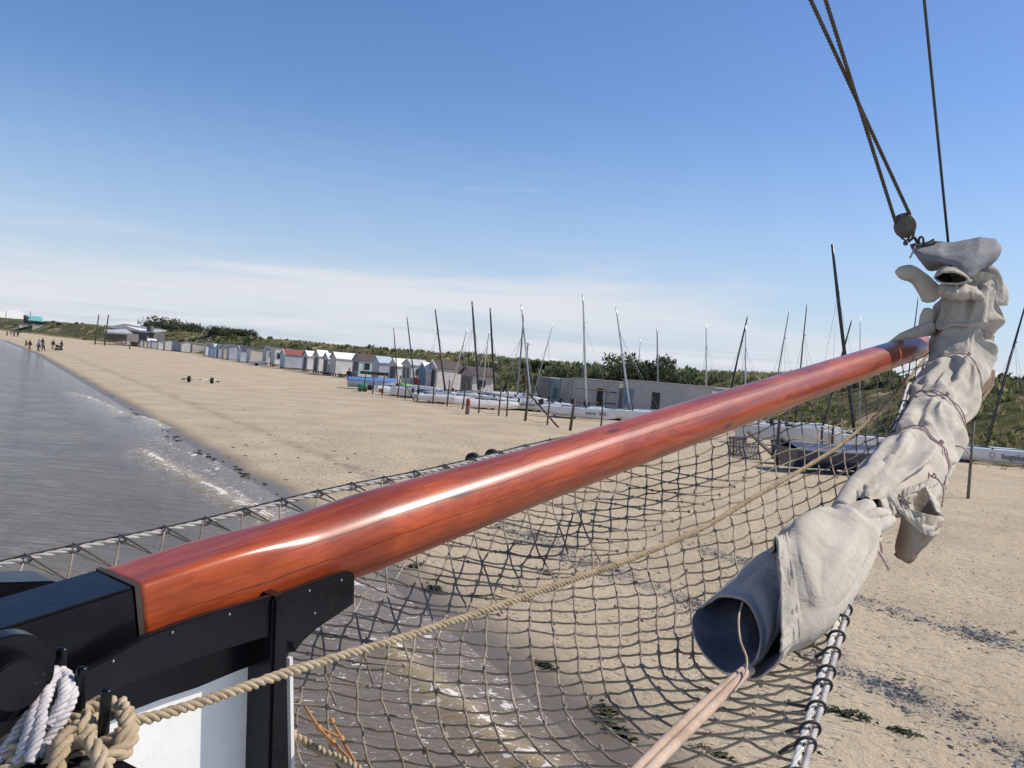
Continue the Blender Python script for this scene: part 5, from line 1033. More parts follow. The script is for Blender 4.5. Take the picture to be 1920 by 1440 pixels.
1,-3,0,1,0,0,0,-1,0,2,-3,-2,2,0,-3,4,-3,0,2,1,-2,1,-3,3,1,-29,1,-2,2,1,0,2,0,-1,-1,1,1,1,0,-2,-2,1,-1,1,4,2,-3,-3,1,0,-2,1,-1,1,-1,-2,1,-2,4,-1,-2,-1,
1,1,-2,0,1,0,-4,9,-3,-3,3,-2,-1,-1,-2,-1,5,-30,0,2,-2,3,0,1,1,1,-3,1,1,1,2,-6,0,3,1,-2,2,5,-5,-1,-4,4,-4,0,0,0,1,-1,-2,-1,4,-2,-1,-1,-1,1,-2,1,0,2,-2,
-1,3,1,-1,5,-4,-4,0,2,2,-31,3,0,-4,3,3,0,0,2,-2,2,0,-2,3,-3,-2,1,2,-1,-1,7,-5,0,2,-4,-1,-1,0,-1,-2,3,-1,0,-2,1,-1,-2,-2,1,5,-5,-2,3,1,-1,2,2,-1,2,1,
-7,1,1,1,-29,-2,-1,3,-1,0,2,1,1,-1,0,1,1,3,0,-6,0,1,5,-8,4,6,-6,-2,0,-1,-1,-1,3,-3,2,-1,-1,-2,0,-1,-4,3,-1,0,0,0,-2,4,-2,2,2,-2,1,2,1,-4,1,-1,-36,6,
-3,3,-2,1,0,2,0,0,0,0,3,-5,8,-7,-1,2,2,-2,1,-2,4,1,0,-5,1,-2,0,0,0,-1,-1,2,-5,0,5,-6,3,-2,2,-2,3,-1,-1,-2,0,6,-2,2,-2,-1,-1,2,-35,2,3,-2,-1,0,2,-1,1,
0,0,2,-2,3,3,-4,-4,5,-1,0,-2,-1,1,2,-3,5,-2,1,-4,2,-2,1,0,-2,1,-4,2,0,0,0,-2,-1,3,-1,1,-3,1,1,4,3,-3,3,-8,3,-33,-2,3,-1,2,-1,0,1,1,-2,0,2,1,4,-8,9,-8,
3,-1,2,-5,2,-3,1,8,2,-8,2,-2,0,0,-1,-1,-2,0,0,-1,3,-1,-2,3,-1,-4,2,5,-1,4,-6,3,-1,4,0,-4,-3,-29,-5,0,0,1,4,-3,0,1,1,-1,0,2,-3,1,0,5,-7,2,-1,-2,3,0,-1,
2,-2,2,-2,1,-2,-1,0,0,1,0,2,-1,1,-2,0,-2,1,-4,4,-4,8,1,-6,2,1,-1,-4,2,-3,-31,3,-10,3,4,1,1,-1,0,1,-2,-1,1,0,2,-3,1,2,-3,1,-1,0,0,0,-1,5,-4,-1,1,1,1,
-2,2,-1,0,0,-1,-1,0,-4,3,-6,6,-6,-1,6,2,-6,-6,20,-11,-2,2,-1,-53,22,-4,-4,2,6,-1,1,1,0,1,-1,0,-1,2,-3,4,0,-2,3,0,0,-2,3,1,-3,2,-2,1,-2,3,-3,-2,0,-1,0,
-2,0,1,0,1,10,-2,7,0,-11,-4,17,-15,-9,14,-4,-4,0,-9,-20,11,2,-11,-12,6,0,2,1,0,8,-5,-1,5,1,-3,-3,2,-3,9,0,0,3,-6,5,4,-2,0,-10,-2,6,-2,-4,1,1,3,0,0,5,
-9,-10,6,-3,-3,-4,4,1,11,-10,1,13,2,2,-31,3,4,0,1,6,-4,0,-4,0,1,-5,12,-3,-4,10,-4,-5,5,2,-4,2,2,1,0,-19,-1,2,1,8,-2,2,2,-1,2,-2,-3,2,0,-4,8,2,-2,-2,0,
3,-4,0,4,-2,-2,-7,1,1,-16,-5,-3,0,3,-3,2,2,6,-3,2,-3,-17,24,-14,-6,0,7,-5,-2,-4,-1,3,10,-5,11,13,-5,5,1,-2,-10,-4,1,-2,-1,5,-1,-2,2,-2,5,-5,2,1,-2,1,
1,-6,4,0,1,1,-2,-14,-2,0,-1,2,-2,-1,-1,-4,2,-3,6,11,-13,17,-11,-1,8,5,-2,7,1,-6,-13,12,-8,-9,7,-12,1,1,6,-1,7,-4,1,-1,0,-1,2,1,-1,1,-2,0,1,-1,1,1,-1,
-3,2,-3,3,-15,2,-1,0,0,0,1,-1,-1,2,-2,-1,-3,-2,-3,8,0,-4,-4,6,-4,0,2,-1,-1,10,-7,1,6,-2,2,1,0,0,0,-1,2,-3,3,-2,0,-1,1,-2,4,-4,3,-3,2,0,-2,2,-2,-1,-14,
0,3,-2,0,3,-3,2,0,-1,2,-4,2,-4,2,1,-1,-1,2,-1,0,-3,6,-3,1,2,1,-1,2,-2,2,-1,5,-6,1,-1,0,1,1,1,-3,0,1,2,-1,0,-1,-1,-2,3,-1,2,0,-1,-9,-2,-1,-1,1,4,-1,2,
-2,0,-1,0,1,0,-4,4,-1,1,-3,1,0,0,-1,3,-1,0,1,-1,0,3,0,-1,-2,3,-6,3,0,1,2,0,-1,0,1,-2,2,2,-4,0,3,-7,4,-3,0,3,-11,4,-3,-1,-7,8,5,-3,-1,-1,3,-1,-2,0,4,
-5,3,1,1,-2,-2,5,-3,-2,2,-1,1,3,-3,2,2,-4,0,0,1,-4,-1,4,0,1,0,0,0,1,0,-2,2,0,-1,-2,4,-6,3,-1,-6,-2,0,3,0,-9,6,0,2,1,-3,5,-3,3,-1,4,-6,-2,4,-4,2,-4,2,
2,-1,-4,6,-1,0,0,-2,-1,-4,-3,6,0,8,-8,0,-2,3,4,-4,4,-1,-3,2,1,-2,1,0,4,-5,-2,-5,-9,0,5,-4,-7,-3,17,5,-2,2,-4,3,-3,-1,0,-1,-4,-3,-5,8,1,-3,-5,3,1,0,6,
-22,20,1,-3,3,2,-4,4,4,10,-24,10,1,-4,-3,6,-9,10,0,-7,6,3,-11,17,0,-15,-6,9,-4,15,-1,1,-10,-28,10,0,-3,4,-1,6,-4,-3,-7,0,0,6,-6,1,1,7,-5,6,-5,-6,30,
-31,10,0,5,2,9,-7,-5,15,6,-15,3,1,-5,0,1,2,-4,3,-7,14,3,-3,7,-8,9,-3,2,-20,7,0,2,8,-16,1,2,-5,0,-4,0,0,11,1,-3,2,-2,0,2,-2,0,0,1,-2,-5,11,-10,12,-1,2,
-2,10,-6,-19,16,6,-8,3,8,-4,5,-4,1,4,4,-13,8,-17,-3,19,602,1,0,1,0,0,0,-1,-1,-1,-1,0,-1,-1,-2,-1,-2,-1,-2,-2,-1,-2,-1,-1,-2,-1,-2,-1,0,-1,0,0,1,-1,0,
1,0,1,2,1,1,1,2,1,2,2,1,2,2,1,2,1,1,1,-6,-3,3,-1,-3,-8,0,2,-5,5,2,-6,6,2,2,-3,0,-11,3,5,3,3,2,-1,-2,-3,-1,-6,2,2,1,4,2,-2,1,0,1,-2,-1,0,-2,-1,0,-1,4,
-1,1,-4,-1,18,-4,-3,1,0,-25,3,-1,-2,2,3,4,1,4,-2,-1,4,-12,-1,-7,1,3,13,1,-1,4,-2,-1,1,1,2,-3,1,-4,3,1,3,-1,-1,1,1,-5,5,-1,1,-3,5,-3,0,-1,0,2,0,-1,-11,
2,-2,-1,-3,-6,-2,2,-3,-1,5,-3,4,-1,-4,2,-4,1,-2,1,4,1,-1,0,1,-2,1,-2,2,1,1,-4,6,0,-2,2,-1,-1,3,1,-5,5,-1,1,-3,3,-3,3,-1,-1,1,-3,1,-1,-4,-3,7,0,0,2,-7,
-1,4,-1,-1,-1,-4,2,3,-4,2,0,3,3,-3,2,-2,-3,2,-3,1,3,3,-5,2,7,-11,4,-2,-1,-1,2,-1,-2,7,-3,-2,2,2,-6,2,1,-1,-1,4,2,-4,-1,0,5,-6,-2,2,-12,7,-1,0,-3,5,-2,
-2,2,-1,2,-1,2,1,-2,-2,3,-1,0,-1,0,1,1,-1,1,-1,2,10,-16,1,1,-2,-2,2,1,-2,2,5,-4,5,-1,6,-12,10,-2,1,-5,7,2,-6,-4,7,-5,-2,-7,3,-2,3,2,-6,2,-1,-2,-1,1,3,
1,1,-1,2,-3,2,1,-5,2,-1,3,-2,1,4,-7,6,1,-6,-3,-4,0,0,1,-1,1,0,1,1,4,-6,17,-13,2,2,-4,-1,3,10,-3,-9,7,-7,-5,0,-3,1,-1,0,-2,0,1,-1,3,1,4,0,-2,4,-5,5,-5,
-4,0,6,-2,-1,0,-3,0,-3,7,-4,1,-6,-1,0,0,-1,0,0,2,-4,2,0,1,2,-1,-2,2,1,2,1,5,-5,-1,0,-14,3,3,-2,1,1,-1,0,1,-1,2,0,1,-1,4,-2,0,0,1,-2,-2,2,2,-2,4,-5,1,
-6,4,1,-1,-5,-3,0,0,0,-1,-1,3,-4,0,2,-1,2,1,-4,2,-1,3,-1,0,3,0,1,-14,2,1,2,2,-1,-2,2,2,-1,-1,0,5,-3,-1,2,4,0,0,-2,-4,1,1,-5,7,-3,-2,-3,-1,6,-6,2,-6,0,
1,-3,0,0,-1,-2,2,1,0,2,0,-4,1,1,2,-1,1,3,-1,2,-11,-1,0,1,1,4,-4,1,-1,4,0,1,-3,-3,7,-4,1,-1,5,-4,5,-1,-7,7,-7,0,3,-5,0,0,-1,1,-3,0,-2,-1,-1,0,0,0,6,-6,
-1,3,-3,2,0,0,2,-1,2,3,-2,5,-11,-1,-1,0,2,0,1,0,-1,2,-1,1,0,-1,0,2,6,-4,-1,4,-7,-1,0,1,-1,-1,1,0,-3,1,-2,1,4,-6,-2,-1,1,0,-1,1,-1,1,-1,-1,2,-1,1,5,-3,
-1,1,3,3,3,-13,-3,0,0,2,2,-1,0,-1,3,0,0,0,-1,0,1,2,0,0,0,0,-4,0,0,0,-1,1,0,-1,0,-1,1,4,-6,-1,0,-1,0,1,2,-1,0,-5,1,2,1,1,-1,0,0,1,2,1,1,-16,-1,0,1,1,0,
2,-2,1,1,-1,2,-2,0,0,2,1,-1,0,0,-1,-2,-1,2,-1,1,-1,5,-3,-2,0,-1,2,1,-5,0,0,0,0,1,-2,0,0,-1,0,1,3,0,-2,1,0,1,1,4,-9,-8,2,-2,1,-2,3,-2,0,2,0,0,-1,0,-1,
5,-1,1,-3,1,2,-4,0,1,2,-2,-1,1,3,-4,1,-1,-2,6,-5,0,-1,0,-1,0,0,0,1,-1,0,-1,3,0,1,0,0,-1,5,0,-9,-3,-5,1,-2,0,2,-3,2,1,-1,1,-1,0,1,3,-2,1,-1,0,2,-1,-2,
1,2,-2,1,-3,1,1,0,0,-2,3,1,-4,-1,-1,0,0,1,-1,0,0,0,4,-4,2,-1,0,1,2,2,3,-11,5,-11,0,1,-3,2,-1,0,1,0,1,-1,0,0,4,-2,-1,1,-1,2,-2,-1,0,2,1,2,1,-6,1,1,2,
-3,-1,2,-1,-1,1,-2,-1,2,-1,0,0,1,1,-1,0,0,-1,2,6,-1,-2,-13,0,4,-8,1,-2,1,-1,1,-1,2,-1,-2,0,3,2,-2,2,-1,1,0,-2,0,1,1,-1,-2,3,0,5,-7,4,-3,-2,0,2,7,0,
-10,1,3,-2,2,-3,6,-4,0,-2,2,-1,8,-2,-5,1,-1,-13,8,-10,-1,1,-3,1,0,1,0,0,-1,0,4,-1,-3,1,1,4,-3,3,3,-7,3,-1,-2,2,2,-4,11,-5,2,-5,3,-1,3,-1,-3,-5,4,-2,8,
-5,2,1,-2,-2,-1,0,1,-2,5,-3,-16,14,-9,0,-7,1,-3,3,0,-2,1,0,0,-1,5,-4,1,0,1,-2,9,-2,2,-6,-1,3,0,1,1,6,-5,4,0,-1,0,2,-4,5,8,-16,0,3,1,0,-4,1,6,-3,-4,4,
-5,0,5,-6,-7,9,-1,-5,-13,1,-4,-1,0,-5,1,1,-2,2,5,-9,6,3,-2,5,-1,1,7,-5,-1,4,0,-1,9,0,-8,4,4,1,-3,-2,1,11,-8,-3,-2,1,0,5,-7,4,-3,-1,0,-3,-1,0,1,9,-13,
0,4,9,-8,-3,14,-23,-1,2,2,-3,-2,5,-5,-2,5,0,0,5,-1,4,0,4,-6,7,-1,-1,1,3,9,-9,1,-7,6,6,-3,-10,3,14,-7,14,-3,-2,-14,-10,1,-1,-1,2,-4,10,-6,0,-12,-2,-3,
3,5,0,-21,9,2,0,3,3,7,2,-6,4,-7,-3,4,-1,0,7,1,7,-14,1,9,-10,4,-3,0,4,6,9,-12,4,5,-22,11,5,-4,-13,-8,5,17,0,-5,0,-2,-3,-10,-2,2,10,-38,0,13,3,11,7,-6,
1,-5,-5,11,-1,-8,2,5,11,-4,-7,1,-1,-1,4,-3,2,0,-4,3,1,-1,-6,1,-3,-7,-2,12,-1,-20,14,-5,-3,2,-1,-1,-1,-5,4,3,3,1,1,9,-14,-6,0,-39,1,9,6,18,0,22,2,-12,
3,-12,-1,13,-11,-12,-12,1,18,3,-7,3,1,3,-9,-5,2,-11,3,-11,2,1,-4,4,-3,0,-10,11,-1,-9,2,9,-1,-1,1,-1,-7,1,1,3,0,1,7,-3,-15,-35,0,5,8,-6,2,7,17,16,0,-3,
-9,4,10,-6,-13,-20,10,8,5,-4,-14,-11,-5,10,-12,-3,6,-3,-2,-6,9,-8,3,4,3,-2,-6,8,3,-8,3,-4,-4,3,4,-3,4,11,7,-2,-7,-5,-2,-36,6,-5,3,5,8,-5,11,5,0,-5,8,
-6,-2,5,3,12,-22,-11,-5,-4,-2,-6,7,4,7,5,-1,-7,-1,-4,-1,-1,5,-3,3,12,-5,-3,-4,-2,-2,2,2,3,4,0,5,2,7,-6,-1,-12,-5,-17,2,-5,-2,4,0,7,-6,18,10,-2,-4,-8,
-7,-4,14,-4,-3,-4,1,-8,-5,1,0,1,2,-16,-7,6,-8,9,6,6,-5,-4,9,0,9,4,-13,-12,2,1,8,3,-4,6,6,2,0,12,-11,-2,-3,-9,1,3,0,-1,-2,-1,6,-7,-6,7,20,4,-9,4,2,-3,
-5,-30,-10,6,6,2,4,2,-9,11,-7,-7,1,21,1,-13,-6,0,-6,-3,6,6,-3,-5,3,3,-3,1,9,5,-1,1,0,3,2,-3,-5,-2,-1,-5,4,-4,3,1,-2,-1,-5,-7,-12,17,29,5,-16,3,10,10,
-19,-2,2,-1,-17,-8,1,2,-2,0,10,-7,13,10,9,-2,-14,-19,-5,5,-1,-4,12,-4,-3,4,2,7,-4,-1,2,-3,4,-5,9,-11,1,6,-6,7,-7,4,0,-2,-1,1,-5,-7,4,6,-14,29,-10,1,0,
-11,-1,-1,7,0,5,-8,1,15,-5,-8,-1,5,3,-6,-2,-1,3,-5,4,-1,-4,0,13,-9,5,-2,2,-2,-1,2,-1,1,-8,-14,3,0,2,2,-1,0,1,-3,7,3,-9,4,-13,-9,10,-10,-7,10,14,3,-6,
-2,2,-1,1,7,-4,5,-9,5,-9,-2,11,0,-3,1,-2,-2,4,18,-24,7,0,3,-4,1,-1,0,0,2,0,2,-5,-13,1,1,3,0,3,0,-2,4,-2,1,0,-5,-2,3,-2,-2,-2,3,3,-1,-1,-5,1,-1,-3,10,
3,-7,-2,-8,3,7,1,0,0,-3,-8,-3,11,-6,20,-14,0,10,-6,-2,-2,2,0,1,2,1,-3,-11,-3,3,2,1,1,0,4,-3,0,2,0,3,-9,2,2,-4,1,-1,2,0,-2,-2,-1,-1,-1,-1,15,-13,1,-4,
-2,-4,4,6,1,-2,-7,-3,0,10,12,6,-15,-2,8,5,-7,-6,0,1,0,2,0,-11,-1,4,1,-1,4,-3,2,3,-1,-5,3,-2,0,-1,0,-3,1,0,1,-1,-1,1,-2,-2,2,1,0,-2,-2,-5,-6,3,2,4,0,1,
0,-6,16,11,-16,9,10,-13,0,-4,-1,-2,0,0,-2,2,-1,-11,1,1,3,3,-7,4,3,-1,-5,0,2,1,-2,0,-1,-2,0,1,0,0,-2,2,-4,-1,1,0,-1,3,1,-2,-12,2,-2,5,2,1,-1,5,1,-1,1,
19,4,-18,-3,-5,5,3,-6,-3,1,0,1,-9,-2,2,2,-1,0,1,1,0,-5,1,2,-1,0,0,-2,-1,1,0,0,1,0,-2,-2,0,1,0,-2,-3,3,9,6,-14,-9,4,1,-1,0,12,6,-4,15,-2,-17,5,0,-11,1,
-2,-1,-1,-2,2,5,-10,2,1,0,-8,7,1,1,-5,-1,0,4,-3,2,-2,1,-2,0,0,1,-1,0,-1,-1,0,-1,3,-5,1,-3,-8,12,15,-9,-14,3,8,4,0,3,14,0,-23,-6,1,0,5,-4,1,1,-3,-3,1,
13,-8,2,-3,-4,8,-1,-2,-5,-3,5,0,2,-5,2,2,-3,0,-2,0,3,1,0,-1,1,-3,-1,-2,-2,1,-2,-5,4,5,-1,-10,-1,1,11,15,1,2,-23,-8,-2,6,-11,6,11,-3,1,-2,-1,18,-4,-9,
0,1,2,-1,-6,-5,-7,-1,6,1,3,-4,4,-8,6,3,-2,1,2,0,-1,1,1,-2,5,-15,5,-1,1,2,-10,3,-1,4,-5,15,16,-5,-8,-15,-3,-5,-3,-3,8,9,2,3,-3,-6,11,-5,11,-2,2,-5,-5,
-7,-16,1,10,6,-4,-19,-4,7,-6,11,8,-14,13,4,-1,4,3,1,0,0,-5,9,-6,-2,-4,-4,-2,-8,1,2,21,-9,-2,0,-7,-4,-8,9,-2,15,6,-6,-1,1,-2,0,0,7,13,3,-2,-1,-2,-15,
18,-3,-23,-6,8,24,-2,-1,15,-11,-8,-1,-4,-5,-10,-4,7,3,4,4,-11,-9,7,11,3,1,-11,-13,1,8,4,17,-1,-17,-7,-7,-3,9,10,9,-2,1,-3,-8,1,9,14,8,-6,-22,15,-5,-1,
13,-1,2,13,-2,-15,-5,7,5,-21,-10,8,6,5,-4,6,3,-9,-3,0,4,7,-1,-6,-6,15,8,-1,1,1,1,-10,1,-7,2,-6,-6,8,8,14,-11,-15,-4,-2,3,4,6,0,2,-9,-2,-19,9,-1,5,5,7,
3,-15,-6,-8,4,7,9,0,-17,10,9,-3,-6,-4,1,3,-3,0,-4,2,0,4,-8,10,3,-4,-1,-2,2,-16,-12,-4,6,12,2,-10,-2,15,18,-6,0,3,-1,0,-1,-7,7,-20,7,-2,7,4,2,-2,-12,
-7,2,0,-5,2,23,-4,-8,-7,9,4,0,-2,2,-2,2,1,1,-4,-2,6,3,-4,-4,-8,-1,1,0,0,0,-2,14,4,13,5,-9,-12,-4,9,4,-2,1,-9,-7,0,-7,-10,3,-9,-7,-2,1,2,3,-3,2,2,-3,1,
-3,11,1,-8,1,6,0,0,-2,2,-6,-1,8,-3,5,-9,-6,-11,8,16,9,-4,-1,-3,-3,-3,-18,-4,5,0,12,-4,9,-1,3,10,-12,5,0,5,-6,-11,0,-3,5,-4,2,-4,-7,2,12,-4,-9,4,-1,-2,
8,-7,-3,5,0,6,-5,0,0,1,3,-1,-5,2,-5,0,4,13,-14,-11,-5,14,8,-8,-5,1,9,3,3,18,-5,-17,-1,-4,2,5,2,-1,3,-13,-6,16,-6,-1,1,-7,-7,6,11,-1,-8,-4,4,3,1,-4,-6,
4,4,0,3,-7,4,0,-3,7,-6,0,0,2,-3,2,10,-2,-12,-10,8,10,9,-4,1,8,4,-6,-15,1,-5,-3,9,-4,5,-5,9,-10,5,-9,-2,9,-5,-4,-6,9,5,1,-4,-6,2,8,-8,2,-7,2,-2,4,5,-1,
-2,-1,-3,8,2,-9,5,6,-5,-6,5,1,0,-4,4,-1,-6,21,-8,3,1,-22,-11,18,7,0,-3,-2,2,-2,6,-5,-2,-2,-5,1,-2,-10,4,13,1,-1,0,-7,0,-3,6,0,-9,3,-1,1,2,3,-2,0,8,-6,
0,3,1,8,6,-2,-19,1,3,15,3,-7,1,-3,6,-14,-5,-9,11,6,1,1,-9,5,-1,-1,3,-7,3,-4,-5,-2,-3,-2,9,5,-1,3,-2,-11,-1,8,1,0,-8,-2,3,-8,1,10,1,-1,-1,1,2,1,2,3,7,
-6,-4,-3,13,6,-26,3,18,0,-5,-16,-12,9,13,0,-2,-1,-3,2,1,0,2,-7,0,9,-4,-18,0,22,1,-11,0,7,-1,-6,-5,-2,-5,2,7,-5,0,4,-3,-6,6,0,-5,8,2,2,0,3,3,-10,1,5,
13,-15,-5,-7,5,5,-14,-6,-1,20,4,-2,0,-7,3,0,1,1,-1,-8,-1,7,2,-13,-1,12,8,-14,0,6,0,-2,-1,-12,1,4,-3,-6,6,0,-2,-3,10,-6,1,4,3,1,-2,2,-2,-3,1,12,-5,-14,
2,7,-5,-7,-3,6,10,-7,3,0,-2,3,7,-10,-1,3,-3,-15,-1,-13,12,8,6,0,-1,-3,-4,7,4,-4,-10,-5,3,4,8,-8,-4,-8,0,17,-6,3,-1,1,3,-2,10,-8,-4,0,4,3,-16,2,8,10,
-9,-12,16,12,-1,1,-4,-10,-6,-1,-1,3,1,7,-5,-20,-2,6,-3,11,-1,-3,7,4,-12,4,12,-1,-22,14,0,-6,2,5,-8,-1,-1,-4,7,10,-7,-2,6,-3,4,-2,-5,0,2,-9,1,12,5,10,
1,2,-21,5,0,-15,-8,4,-1,4,4,1,-4,-1,-1,-14,-8,2,7,1,-5,-9,2,19,-3,-9,9,13,5,-19,5,1,-9,0,0,11,4,1,-2,0,-6,-7,4,2,-7,5,-8,4,6,9,1,-1,0,-37,-6,5,16,-1,
23,16,1,-9,-13,-1,-6,-5,-4,-5,9,-20,-1,-5,-1,14,3,-4,-4,-17,-2,-2,4,14,12,3,-5,7,2,-6,7,9,-4,-16,-4,5,9,-5,-7,12,3,-13,1,12,-20,-17,9,-4,17,21,10,-7,
-4,4,-30,-3,-3,3,15,3,0,-16,0,4,-5,-15,3,0,-8,-9,6,2,-11,5,32,-11,-5,-5,-21,15,17,4,2,6,3,-15,-2,8,-5,-5,5,6,2,-7,-22,1,1,-13,24,7,-1,-2,-22,0,5,10,9,
-3,19,-11,-20,8,-2,1,4,-4,-11,5,1,-24,-4,3,-1,1,-3,-1,19,16,-29,7,-9,-4,22,14,-5,-7,-1,4,2,4,5,-1,1,-4,-7,-9,-6,2,10,12,-3,6,-12,-5,-12,5,0,10,-11,9,
7,-5,-12,12,-4,-17,8,0,6,4,-9,-9,4,-14,-3,-9,5,0,3,-2,1,3,-3,1,16,10,3,-32,1,5,5,8,-3,-3,-1,1,-1,-3,1,-2,-1,-2,9,11,11,-10,-3,-1,11,-1,-8,-15,7,-6,0,
9,5,-8,0,-13,-6,2,3,9,-1,-8,-2,-20,9,-2,-1,-1,2,9,-12,-4,8,-10,-6,1,14,5,8,20,-11,-16,1,0,-6,-7,7,8,-1,-3,-4,-2,17,-5,6,0,-1,-1,0,1,-3,-4,-2,-3,0,6,4,
-6,0,-6,-12,2,1,4,2,-1,-3,-14,-2,6,1,-2,0,2,1,-1,-5,12,-13,1,-3,-1,5,5,-1,-9,-4,8,9,-1,1,-9,-5,9,2,2,-8,-7,12,11,-2,0,7,-9,0,-2,-6,6,0,1,-5,0,0,-1,-9,
1,-1,6,-3,1,0,-10,-2,-2,6,1,-1,-1,6,2,3,-7,-8,-5,-8,13,-2,2,2,0,-6,-3,7,7,-10,-3,-1,-5,4,0,-7,7,2,16,2,6,-2,-5,0,0,2,-7,0,2,-4,-3,-1,1,-1,-2,0,1,1,0,
3,-8,2,-3,0,4,1,-2,4,-2,-1,-6,-3,-5,13,-7,6,-8,1,0,-1,-6,-1,5,-3,0,1,3,-7,-3,7,3,3,5,6,9,-10,-2,-1,9,-1,-7,0,-1,-4,-3,0,-1,4,-1,0,-4,1,7,-1,-6,1,1,1,
2,-1,0,2,-4,-1,-8,1,9,-2,-3,-10,-4,5,2,1,-3,-1,-5,1,2,0,-2,3,-2,6,4,1,-3,10,5,-10,-1,-3,-6,3,13,-1,-4,-5,-4,0,1,6,1,-3,-7,8,3,1,-3,1,2,0,1,-2,3,-3,-3,
-6,-6,8,8,-3,1,-20,-7,3,9,2,-1,-10,6,-1,1,1,-2,3,5,7,0,-1,3,4,-11,-1,-2,4,0,6,-1,-1,-1,-8,-4,0,4,10,1,-15,-6,16,9,-1,0,0,2,3,-1,-1,1,-10,1,-12,1,16,2,
-8,-12,-1,-6,1,5,5,-1,-5,-5,1,8,-2,6,-6,11,-1,4,1,-5,-9,-1,-1,3,1,13,-3,5,2,-16,-8,0,-1,15,8,-9,-6,18,7,-3,-8,0,1,3,3,-3,2,-12,2,-12,-2,13,11,-4,-23,
1,6,0,1,-2,-5,5,-1,-8,12,-5,7,-5,1,6,7,0,-5,-10,4,-9,4,0,14,-4,12,-2,-13,-12,-3,0,11,12,-1,1,6,8,-2,-4,-2,4,-3,3,-2,2,-6,-4,5,-6,-1,8,2,-7,-3,2,0,5,
-7,-12,1,3,1,7,1,-3,2,-5,3,6,0,0,-3,1,-12,3,-1,4,-9,21,-2,-4,-11,-4,0,6,9,5,1,-1,11,-5,-1,-6,4,5,-1,-1,-2,-3,-3,1,-4,3,1,4,-1,-3,1,-3,1,-4,-9,3,6,-6,
4,8,-5,-1,-6,2,1,6,1,4,-3,-11,-5,2,-1,-2,14,3,-1,-5,-7,-4,3,16,4,-1,0,7,0,-8,3,6,-3,-6,0,-2,-3,-2,-8,3,-2,15,6,3,-13,-3,8,4,-7,-8,0,8,-3,8,-1,0,-4,0,
0,2,-4,5,2,-5,-8,-2,0,-1,2,19,0,-12,-3,0,-8,3,22,0,1,-2,-2,-1,0,3,-5,2,4,9,-7,3,-1,-7,5,-1,0,-6,12,-8,-15,-14,5,9,11,0,3,-2,0,0,6,-6,-1,0,2,-5,5,-1,0,
-8,-5,-1,4,-1,14,-4,-16,5,1,0,-1,22,-2,0,6,1,-8,-1,-7,0,-1,-4,-2,2,4,-3,-21,5,-4,4,-5,12,5,-8,2,4,4,-11,2,-2,8,-1,7,-4,-1,-3,0,2,-1,1,5,-5,-7,-15,-3,
11,-1,13,0,-16,5,-1,1,4,11,-2,-4,10,2,-3,5,-6,11,-3,-2,7,2,-10,1,-1,19,-3,2,1,8,-9,-17,-5,6,0,-4,7,5,10,2,-5,-6,5,-5,-2,-2,3,3,2,-4,-14,-8,-10,12,2,
13,4,-16,3,11,-8,-4,0,12,-13,12,4,-3,0,-1,4,-1,5,0,-11,-4,-4,-1,5,0,-5,-6,4,3,-1,-6,-1,3,8,-2,8,-12,-4,-8,14,2,-2,4,5,4,-2,1,8,-1,-15,-18,11,-1,9,1,
-15,8,8,2,4,0,-8,-4,4,-2,-3,6,12,1,-7,-7,-2,-3,-1,5,-3,-4,0,-1,4,-4,2,0,-4,0,-2,1,-1,5,5,4,-5,8,-8,-3,-1,0,-2,-1,2,-2,-1,14,-2,9,1,-14,-17,3,15,10,10,
-5,-30,-10,2,9,15,19,-3,-4,-22,-5,5,9,1,1,-9,0,-8,-2,-1,6,0,-2,-3,2,0,-1,-1,-3,4,0,5,-6,5,-7,-2,9,1,-4,9,1,-2,0,3,-10,8,-23,-5,7,3,-7,-3,-3,-5,28,32,
-10,2,-11,1,-19,-2,-4,15,6,4,-12,-8,-3,8,4,-9,4,0,3,-9,5,1,-2,-4,0,-1,2,-1,8,-8,-1,2,-5,4,2,-4,0,3,-3,3,-1,-9,-2,0,29,0,-3,3,4,-1,-5,1,-29,-2,8,0,3,3,
3,1,11,1,1,-5,-13,8,1,2,0,-8,5,2,-4,-5,10,-5,-2,-5,0,3,1,2,2,-9,2,-2,4,2,-9,3,3,-3,1,-1,-2,3,-1,17,-9,-5,-3,15,-3,-10,1,-12,7,5,9,-2,10,-10,4,6,-3,0,
-2,-13,8,3,-6,8,-2,-6,2,0,-1,4,-6,-2,0,-1,0,4,-1,1,-2,-5,2,1,3,-5,-2,4,1,-2,1,1,-2,9,15,-20,-3,-1,13,-1,-5,1,-4,4,1,-2,3,7,-8,1,3,-2,1,-4,-5,-1,7,-2,
4,-3,-2,-6,1,1,0,3,-7,0,0,0,1,1,-1,2,-3,-3,6,-4,0,-2,-1,4,1,-2,-1,0,4,-2,3,-5,-1,12,4,-6,-4,4,1,1,5,1,-4,-10,3,5,-1,-5,0,3,-7,1,6,-2,0,2,-4,-5,0,-1,1,
0,-4,1,0,2,1,1,0,-3,-1,0,1,-2,1,1,-2,3,1,-2,-2,-3,2,3,0,-1,0,15,-2,-7,-1,4,4,-3,-2,2,-3,-9,6,5,-3,2,-3,-1,-5,3,3,-2,0,1,-1,-5,-2,0,1,-1,0,-2,1,3,1,3,
-2,-5,2,2,-1,-1,0,0,1,-1,0,0,1,-1,-1,2,-1,-1,5,0,4,-4,0,4,3,-3,-5,3,-6,4,0,3,-4,2,1,-9,-2,6,1,-3,1,0,0,-4,-4,0,0,2,1,-4,1,4,0,3,-1,-5,3,0,-1,1,4,-4,1,
